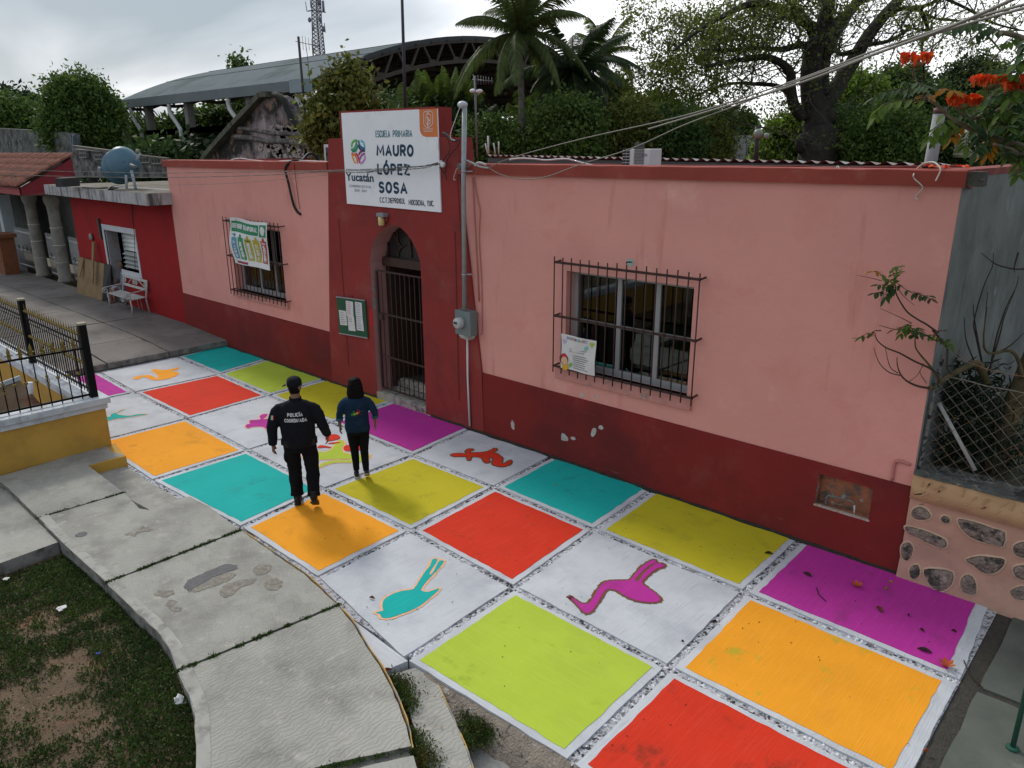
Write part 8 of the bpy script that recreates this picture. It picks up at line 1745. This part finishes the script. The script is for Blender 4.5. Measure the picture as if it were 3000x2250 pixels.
boot_m = mat('boot_black', (.006,.006,.007), rough=.5, var=.2, vs=10, bump=.1, spec=.25); hairm = mat('hair_black', (.005,.004,.004), rough=.75, var=.3, vs=30, bump=.6, aniso=(90,90,8), spec=.12)
whitet = flat('print_white', (.62,.64,.66))
def headmesh(mb, c, s=1.0, turn=0.0, ear=True):   # c = centre of the head; face looks along +y turned by angle
    ct, st_ = math.cos(turn), math.sin(turn); f = lambda x, y, z: (c[0]+(x*ct-y*st_)*s, c[1]+(x*st_+y*ct)*s, c[2]+z*s)
    def ell(x, y, z, rx, ry, rz, n=12):
        b = len(mb.v); mb.sphere((0,0,0), 1, n); 
        for i in range(b, len(mb.v)): px_, py_, pz_ = mb.v[i]; mb.v[i] = f(x+px_*rx, y+py_*ry, z+pz_*rz)
    ell(0,-.012,.02,.076,.096,.098); ell(0,.022,-.045,.060,.068,.072); ell(0,.045,-.088,.030,.032,.026); ell(0,.092,-.028,.013,.020,.022,6); ell(0,.084,-.005,.010,.014,.03,6); ell(0,.079,-.066,.024,.014,.012,6); ell(0,.070,.018,.058,.022,.014,8)
    for s_ in (-1,1): ell(s_*.078,-.004,-.018,.010,.022,.034,8); ell(s_*.040,.058,-.030,.022,.022,.020,8)
    return f
# --- police officer
pb_ = G(897,1480); pb_.z = 0.0
off = person((-8.60,5.04,.006), (-.78,.62), 'man in black police uniform and cap walking away, white lettering on his back', h=1.0)
arms = {-1: [(-.205,0,1.475),(-.295,-.035,1.31),(-.322,-.05,1.18),(-.335,-.03,1.04),(-.345,-.01,.93)], 1: [(.205,0,1.475),(.295,-.04,1.31),(.325,-.03,1.19),(.35,.05,1.07),(.365,.12,.985)]}
legs = {-1: [(-.105,0,.95),(-.110,.05,.75),(-.105,.09,.54),(-.10,.07,.33),(-.095,.045,.13)], 1: [(.105,0,.95),(.125,.02,.75),(.140,.01,.555),(.150,-.11,.38),(.158,-.22,.22)]}
bd = MB(); headmesh(bd, (0,.035,1.70), 1.04, R_(38))
bd.tube([(0,-.005,1.46),(0,.005,1.54),(0,.02,1.64)], [.075,.066,.062], 12); loft(bd, [(0,0,.85,.14,.10),(0,0,1.0,.16,.11),(0,0,1.25,.18,.12),(0,0,1.40,.15,.10),(0,0,1.48,.07,.07)])
for s_ in (-1,1):
    A = [Vector(p) for p in arms[s_]]; A[0] = Vector((s_*.14,0,1.42)); A[1] = Vector((s_*.26,-.02,1.33)); bd.tube(A, [.035,.042,.042,.036,.029], 10); w_ = A[-1]; hand(bd, w_-Vector((0,0,.0)), (.02*s_,.10,-1), (-s_,0.2,0), (0,1,0) , 1.08, .6)
    L_ = [Vector(p) for p in legs[s_]]; bd.tube(L_, [.085,.075,.058,.05,.04], 10); bd.tube([L_[-1], L_[-1]+Vector((0,.12,-.06))], [.04,.03], 8)
fuse(bd.build('body', skin, off), .0065, 2)
TS = [(0,-.005,.89,.205,.150),(0,-.005,.95,.225,.170),(0,-.01,1.04,.225,.172),(0,-.01,1.14,.225,.172),(0,-.01,1.26,.235,.168),(0,-.008,1.38,.242,.155),(0,-.005,1.46,.215,.125),(0,0,1.505,.155,.095),(0,.005,1.53,.088,.080)]
jk = MB(); loft(jk, TS, 24)
for s_ in (-1,1):
    A = [Vector(p) for p in arms[s_]]; A[0] = Vector((s_*.135,0,1.455)); A[1] = Vector((s_*.25,-.02,1.385)); jk.tube(smoothpts(A,3), [.050,.064,.076,.080,.080,.076,.074,.071,.068,.065,.062,.058,.056], 12)
fuse(jk.build('jacket', navyc, off), .011, 5, (.026,.11))
MB().lathe([(.079,0),(.083,.02),(.080,.055),(.074,.055),(.074,0)], (0,.008,1.515), 18).build('collar', navyc, off)
for s_ in (-1,1):
    A = [Vector(p) for p in arms[s_]]; d = (A[-1]-A[-2]).normalized(); MB().tube([A[-1]-d*.055, A[-1]+d*.005], [.060,.056], 14).build('cuff', navyc, off)
MB().lathe([(.20,-.025),(.213,-.02),(.213,.02),(.20,.025)], (0,-.006,.985), 24).build('duty_belt', flat('belt_black', (.006,.006,.007), .5), off).scale = (1,.80,1)
bo = [o for o in off.children if o.name.startswith('duty_belt')][0]
for x, y in ((-.205,-.03),(.215,-.02),(.19,-.085),(-.15,-.13)): MB().box((x-.028,y-.025,.91),(x+.028,y+.025,1.005)).build('belt_pouch', flat('belt_black', (.006,.006,.007), .5), off, .008)
tr = MB(); loft(tr, [(0,0,.80,.165,.125),(0,0,.90,.190,.140),(0,0,1.0,.185,.138)], 20)
for s_ in (-1,1): L_ = [Vector(p) for p in legs[s_]]; tr.tube(smoothpts(L_,3), [.118,.116,.112,.108,.104,.100,.096,.093,.090,.088,.086,.086,.088], 14); tr.sphere(L_[1]+Vector((s_*.085,-.01,-.04)), .06, 8, 0, (.55,1.1,1.5))
fuse(tr.build('trousers', blk_t, off), .011, 4, (.026,.10))
def shoe(mb, heel, toe, w_=.048, h_=.09, ankle=None):
    heel, toe = Vector(heel), Vector(toe); d = (toe-heel).normalized(); up = Vector((1,0,0)).cross(d); up = up if up.z > 0 else -up; V = []; F = []; sd = Vector((1,0,0)); n = 12
    for t, wd, hh in ((-.02,.5,.75),(.05,.85,1),(.3,.85,1.0),(.55,.95,.72),(.8,1.0,.55),(.95,.8,.42),(1.02,.35,.3)):
        for k in range(n): a = 2*math.pi*k/n; V.append(heel.lerp(toe,t)+sd*w_*wd*math.cos(a)+up*(h_*hh*.5+h_*hh*.5*math.sin(a)))
    for i in range(6):
        for k in range(n): F.append((i*n+k,i*n+(k+1)%n,(i+1)*n+(k+1)%n,(i+1)*n+k))
    F.append(tuple(range(n))); F.append(tuple(6*n+k for k in reversed(range(n)))); mb.add(V, F, 0, True); return d, up
def sole(heel, toe, w_, m_, par, th=.022):
    heel, toe = Vector(heel), Vector(toe); d = (toe-heel).normalized(); up = Vector((1,0,0)).cross(d); up = up if up.z > 0 else -up; P = []
    for t, wd in ((-.03,.55),(.02,.85),(.2,.82),(.45,.78),(.7,1.0),(.9,.85),(1.03,.4)): P.append((t, wd))
    pts = [heel.lerp(toe,t)+Vector((w_*wd,0,0)) for t, wd in P]+[heel.lerp(toe,t)-Vector((w_*wd,0,0)) for t, wd in P[::-1]]
    n = len(pts); V = [p+up*.012 for p in pts]+[p-up*(th-.012) for p in pts]; F = [tuple(range(n)),tuple(n+k for k in reversed(range(n)))]+[(k,(k+1)%n,(k+1)%n+n,k+n) for k in range(n)]; MB().add(V, F).build('sole', m_, par)
for hl, te, L_ in (((-.095,-.04,.022),(-.105,.24,.020),legs[-1]),((.158,-.30,.165),(.165,-.085,.028),legs[1])):
    b = MB(); shoe(b, hl, te, .050, .10); b.tube([Vector(L_[-1])+Vector((0,-.005,.08)), Vector(hl).lerp(Vector(te),.22)+Vector((0,0,.06))], [.055,.052], 12); o = fuse(b.build('boot', boot_m, off), .009, 2); sole(hl, te, .052, flat('sole_black', (.012,.012,.012)), o)
# cap
cap = MB(); tn = R_(38); cc = Vector((0,.028,1.745)); prof = [(.098,-.02),(.101,.015),(.096,.05),(.078,.082),(.045,.100),(.001,.106)]; cap.lathe(prof, cc, 24); cap.v = [(x, cc.y+(y-cc.y)*1.14, z) for x,y,z in cap.v]; capo = cap.build('cap', navyc, off)
V = []; F = []
for i in range(9):
    a = tn+R_(90)+R_(-48+12*i); r0, r1 = .098, .098+.075*math.cos(R_(-48+12*i))**.5; V += [(cc.x+r0*math.cos(a), cc.y+1.1*r0*math.sin(a), 1.735),(cc.x+r1*math.cos(a), cc.y+1.1*r1*math.sin(a), 1.712)]
for i in range(8): F.append((2*i,2*i+1,2*i+3,2*i+2))
o = MB().add(V, F, 0, True).build('visor', navyc, capo); s_ = o.modifiers.new('s','SOLIDIFY'); s_.thickness = .006
def capbadge():
    a0 = math.pi+.30
    for k, c_ in enumerate(((.015,.13,.05),(.55,.55,.55),(.35,.02,.02))):
        V = []; 
        for q in (0,1):
            a = a0-.10+ (k+q)*.13; V += [(cc.x+.1035*math.cos(a), cc.y+.118*math.sin(a), 1.738),(cc.x+.103*math.cos(a), cc.y+.117*math.sin(a), 1.775)]
        MB().add(V, [(0,2,3,1)]).build('cap_flag', flat('flag_%d' % k, c_), capo)
capbadge()
hr = MB(); loft(hr, [(0,.018,1.625,.066,.072),(0,.018,1.68,.080,.095),(0,.02,1.73,.084,.105)], 18); fuse(hr.build('hair', hairm, off), .01, 2)
def backmap(off_=.012, TS=TS):
    def f(p):
        z = p.z; k = 0
        while k < len(TS)-2 and TS[k+1][2] < z: k += 1
        a, b = TS[k], TS[k+1]; t = min(max((z-a[2])/(b[2]-a[2]),0),1); wx = a[3]+(b[3]-a[3])*t; wy_ = a[4]+(b[4]-a[4])*t; yo = a[1]; u = min(abs(p.x)/wx, .98)
        return Vector((p.x, yo-wy_*(1-u**2.3)**.5-off_, z))
    return f
stroke_text('POLICÍA', Vector((-.100,0,1.350)), Vector((.200,0,0)), Vector((0,0,.052)), .22, whitet, 'lettering', off, .22, sag=backmap(.006))
stroke_text('COORDINADA', Vector((-.142,0,1.275)), Vector((.290,0,0)), Vector((0,0,.052)), .20, whitet, 'lettering', off, .20, sag=backmap(.006))
for k, c_ in enumerate(('flag_0','flag_1','flag_2')):
    MB().add([(-.315+.0-.004, -.118+.0+k*-.0,1.30),(0,0,0),(0,0,0)][:0]+[(-.3-.012*k*0+.016*k-.03,-.112-.004*k,1.305),(-.3+.016*(k+1)-.03,-.116-.004*k,1.305),(-.3+.016*(k+1)-.022,-.113-.004*k,1.365),(-.3+.016*k-.022,-.109-.004*k,1.365)], [(0,1,2,3)]).build('sleeve_flag', MATS[c_], off)
# --- woman
wom = person((-8.79,6.13,.006), (-.80,.60), 'woman with black bobbed hair in a blue denim shirt walking beside the officer', h=.965)
den = mat('denim_blue', (.008,.024,.052), rough=.85, var=.25, vs=7, c2=(.011,.034,.07), c2s=6, bump=.35, bs=180, spec=.15); den_l = mat('denim_cuff', (.035,.085,.15), bump=.2, bs=120)
armw = {-1: [(-.165,0,1.315),(-.225,-.02,1.17),(-.25,-.03,1.06),(-.262,-.01,.95),(-.262,.03,.85)], 1: [(.165,0,1.315),(.235,-.03,1.18),(.27,-.03,1.07),(.275,.01,.96),(.27,.07,.86)]}
legw = {-1: [(-.085,0,.82),(-.080,.02,.64),(-.07,.035,.46),(-.062,.02,.28),(-.060,.0,.11)], 1: [(.085,0,.82),(.085,.0,.64),(.080,-.01,.465),(.085,-.08,.29),(.095,-.15,.15)]}
bd = MB(); headmesh(bd, (0,.025,1.495), .95, R_(20)); bd.tube([(0,-.005,1.29),(0,.0,1.36),(0,.012,1.43)], [.06,.052,.05], 12); loft(bd, [(0,0,.75,.13,.09),(0,0,.95,.12,.085),(0,0,1.1,.13,.09),(0,0,1.26,.13,.08),(0,0,1.33,.07,.06)])
for s_ in (-1,1):
    A = [Vector(p) for p in armw[s_]]; A[0] = Vector((s_*.11,0,1.25)); A[1] = Vector((s_*.20,-.01,1.17)); bd.tube(A, [.028,.034,.034,.030,.024], 10); hand(bd, A[-1], (.02*s_,.12,-1), (-s_,.2,0), (0,1,0), .92, .5)
    L_ = [Vector(p) for p in legw[s_]]; bd.tube(L_, [.07,.06,.05,.04,.03], 10); bd.tube([L_[-1], L_[-1]+Vector((0,.09,-.05))], [.03,.025], 8)
fuse(bd.build('body', skin, wom), .0065, 2)
TW = [(0,0,.775,.185,.135),(0,-.002,.83,.190,.142),(0,-.004,.92,.182,.136),(0,-.006,1.02,.178,.128),(0,-.006,1.12,.178,.122),(0,-.004,1.22,.185,.115),(0,0,1.29,.165,.095),(0,.002,1.335,.10,.07),(0,.004,1.355,.065,.06)]
sh_ = MB(); loft(sh_, TW, 24)
for s_ in (-1,1): A = [Vector(p) for p in armw[s_]]; A = A[:3]+[A[3].lerp(A[2],.25)]; A[0] = Vector((s_*.11,0,1.285)); A[1] = Vector((s_*.20,-.01,1.20)); sh_.tube(smoothpts(A,3), [.042,.055,.064,.066,.064,.057,.055,.053,.052,.051], 12)
fuse(sh_.build('shirt', den, wom), .010, 4, (.020,.09))
for s_ in (-1,1): A = [Vector(p) for p in armw[s_]]; c = A[3].lerp(A[2],.25); d = (A[3]-A[2]).normalized(); MB().tube([c-d*.03, c+d*.022], [.055,.054], 14).build('rolled_cuff', den_l, wom)
tr = MB(); loft(tr, [(0,0,.72,.150,.110),(0,-.005,.80,.168,.128),(0,0,.90,.150,.110)], 20)
for s_ in (-1,1): tr.tube(smoothpts([Vector(p) for p in legw[s_]],3), [.098,.094,.089,.084,.078,.072,.067,.064,.061,.057,.053,.049,.046], 14)
fuse(tr.build('leggings', blk_t, wom), .010, 4, (.006,.07))
sn = mat('sneaker_dark', (.012,.015,.022), rough=.6, bump=0); gum = flat('sole_gum', (.30,.20,.10)); swh = flat('sole_cream', (.45,.42,.34))
for i, (hl, te, L_) in enumerate((((-.060,-.075,.020),(-.070,.155,.018),legw[-1]),((.098,-.215,.125),(.100,-.02,.024),legw[1]))):
    b = MB(); shoe(b, hl, te, .040, .075); b.tube([Vector(L_[-1])+Vector((0,0,-.01)), Vector(hl).lerp(Vector(te),.25)+Vector((0,0,.05))], [.036,.038], 12); o = fuse(b.build('shoe', sn, wom), .008, 1); sole(hl, te, .042, gum if i else swh, o, .028)
    hl, te = Vector(hl), Vector(te)
    for k in range(3):
        for sx in (-1,1): q = hl.lerp(te,.42+.10*k); MB().bar(q+Vector((sx*.040,-.008,.02)), q+Vector((sx*.036,.012,.058)), .004, .009).build('stripe', whitet, o)
    MB().tube([Vector(L_[-1])+Vector((0,.0,.0)), Vector(L_[-1])+Vector((0,.005,-.04))], .035, 12).build('sock', flat('sock_white', (.5,.5,.5)), wom)
hr = MB(); loft(hr, [(0,-.045,1.315,.105,.055),(0,-.035,1.355,.122,.080),(0,-.022,1.42,.118,.098),(0,-.008,1.49,.110,.112),(0,.0,1.55,.098,.108),(0,.0,1.60,.070,.080),(0,.0,1.62,.03,.04)], 22); hr.sphere((-.088,-.01,1.37), .04, 8, 0, (1,1.1,1.4)); hr.sphere((.100,-.012,1.355), .036, 8, 0, (1.1,1.1,1.1))
fuse(hr.build('hair', hairm, wom), .008, 2, (.030,.035))
fm = backmap(.005, TW)
for (x, z, r, c_, n_) in ((-.062,1.075,.017,(.03,.25,.06),'shirt_green'),(-.028,1.082,.021,(.18,.36,.04),'shirt_lime'),(.010,1.092,.020,(.55,.28,.03),'shirt_orange'),(.042,1.105,.017,(.45,.02,.05),'shirt_red')):
    c = fm(Vector((x,0,z))); MB().lathe([(r*.45,0),(r,.001),(r,.003),(r*.45,.003)], c+Vector((0,.001,0)), 12, 0, False, 'Y').build('shirt_print', flat(n_, c_), wom)
for (x0,z0,x1,z1,n_) in ((-.052,1.10,-.040,1.128,'shirt_green'),(-.040,1.128,-.02,1.118,'shirt_lime'),(.018,1.12,.030,1.15,'shirt_red'),(.030,1.15,.050,1.135,'shirt_red'),(.018,1.12,.04,1.112,'shirt_red')):
    MB().tube([fm(Vector((x0,0,z0)))-Vector((0,.002,0)), fm(Vector((x1,0,z1)))-Vector((0,.002,0))], .004, 5).build('shirt_print', MATS[n_], wom)
for (x0,z0,x1,z1) in ((-.07,1.042,.03,1.052),(.04,1.058,.115,1.07),(.062,1.108,.115,1.116)):
    for q in range(9): a = x0+(x1-x0)*q/9; zz = z0+(z1-z0)*q/9; MB().tube([fm(Vector((a,0,zz)))-Vector((0,.002,0)), fm(Vector((a+.004,0,zz+.007)))-Vector((0,.002,0))], .0018, 4).build('shirt_print', flat('shirt_grey', (.10,.13,.17)), wom)
# --- seated person in the doorway
hd_ = W(357,776,8.98); sitz = hd_.z-.70
sp_ = person((hd_.x, 9.0, 0), (.15,-1), 'dim seated person in a patterned dress just inside the red house doorway', h=1.0)
z0 = sitz; bd = MB(); headmesh(bd, (0,.02,z0+.70), .98, 0); bd.tube([(0,0,z0+.50),(0,.01,z0+.62)], [.055,.05], 10); loft(bd, [(0,0,z0-.02,.15,.12),(0,0,z0+.15,.15,.11),(0,0,z0+.35,.16,.10),(0,0,z0+.47,.14,.08),(0,0,z0+.52,.07,.06)])
for s_ in (-1,1):
    bd.tube([(s_*.15,0,z0+.44),(s_*.22,.04,z0+.26),(s_*.20,.16,z0+.12),(s_*.12,.30,z0+.08)], [.045,.04,.035,.026], 10); hand(bd, (s_*.12,.30,z0+.08), (-.2*s_,1,-.35), (0,-.2,-1), (-s_,0,0), .92, .4)
    bd.tube([(s_*.09,.02,z0),(s_*.10,.42,z0+.0),(s_*.10,.46,z0-.22),(s_*.10,.46,.33)], [.08,.06,.05,.04], 10); bd.tube([(s_*.10,.43,.30),(s_*.10,.62,.275)], [.035,.028], 8)
fuse(bd.build('body', mat('skin_brown', (.20,.10,.065), rough=.6, bump=0), sp_), .008, 2)
dr = MB(); loft(dr, [(0,0,z0-.06,.18,.15),(0,0,z0+.12,.175,.135),(0,0,z0+.30,.175,.12),(0,0,z0+.44,.165,.10),(0,0,z0+.50,.09,.07)], 20); loft(dr, [(0,.16,z0-.06,.18,.28),(0,.16,z0+.02,.19,.30),(0,.14,z0+.09,.17,.26)], 20)
fuse(dr.build('dress', mat('dress_print', (.22,.25,.33), var=.3, vs=8, c2=(.45,.40,.45), c2s=18, c2t=(.52,.56), bump=0), sp_), .012, 3)
hr = MB(); hr.sphere((0,-.02,z0+.735), .098, 10, 0, (.95,1.05,1.0)); fuse(hr.build('hair', hairm, sp_), .012, 1)
MB().box((hd_.x-.25,8.78,.24),(hd_.x+.25,9.2,z0-.08)).build('seat', whitewash, tag(thing('stool', (hd_.x,9.0,.24), 'pale stool under the seated person in the red house doorway', 'stool')))
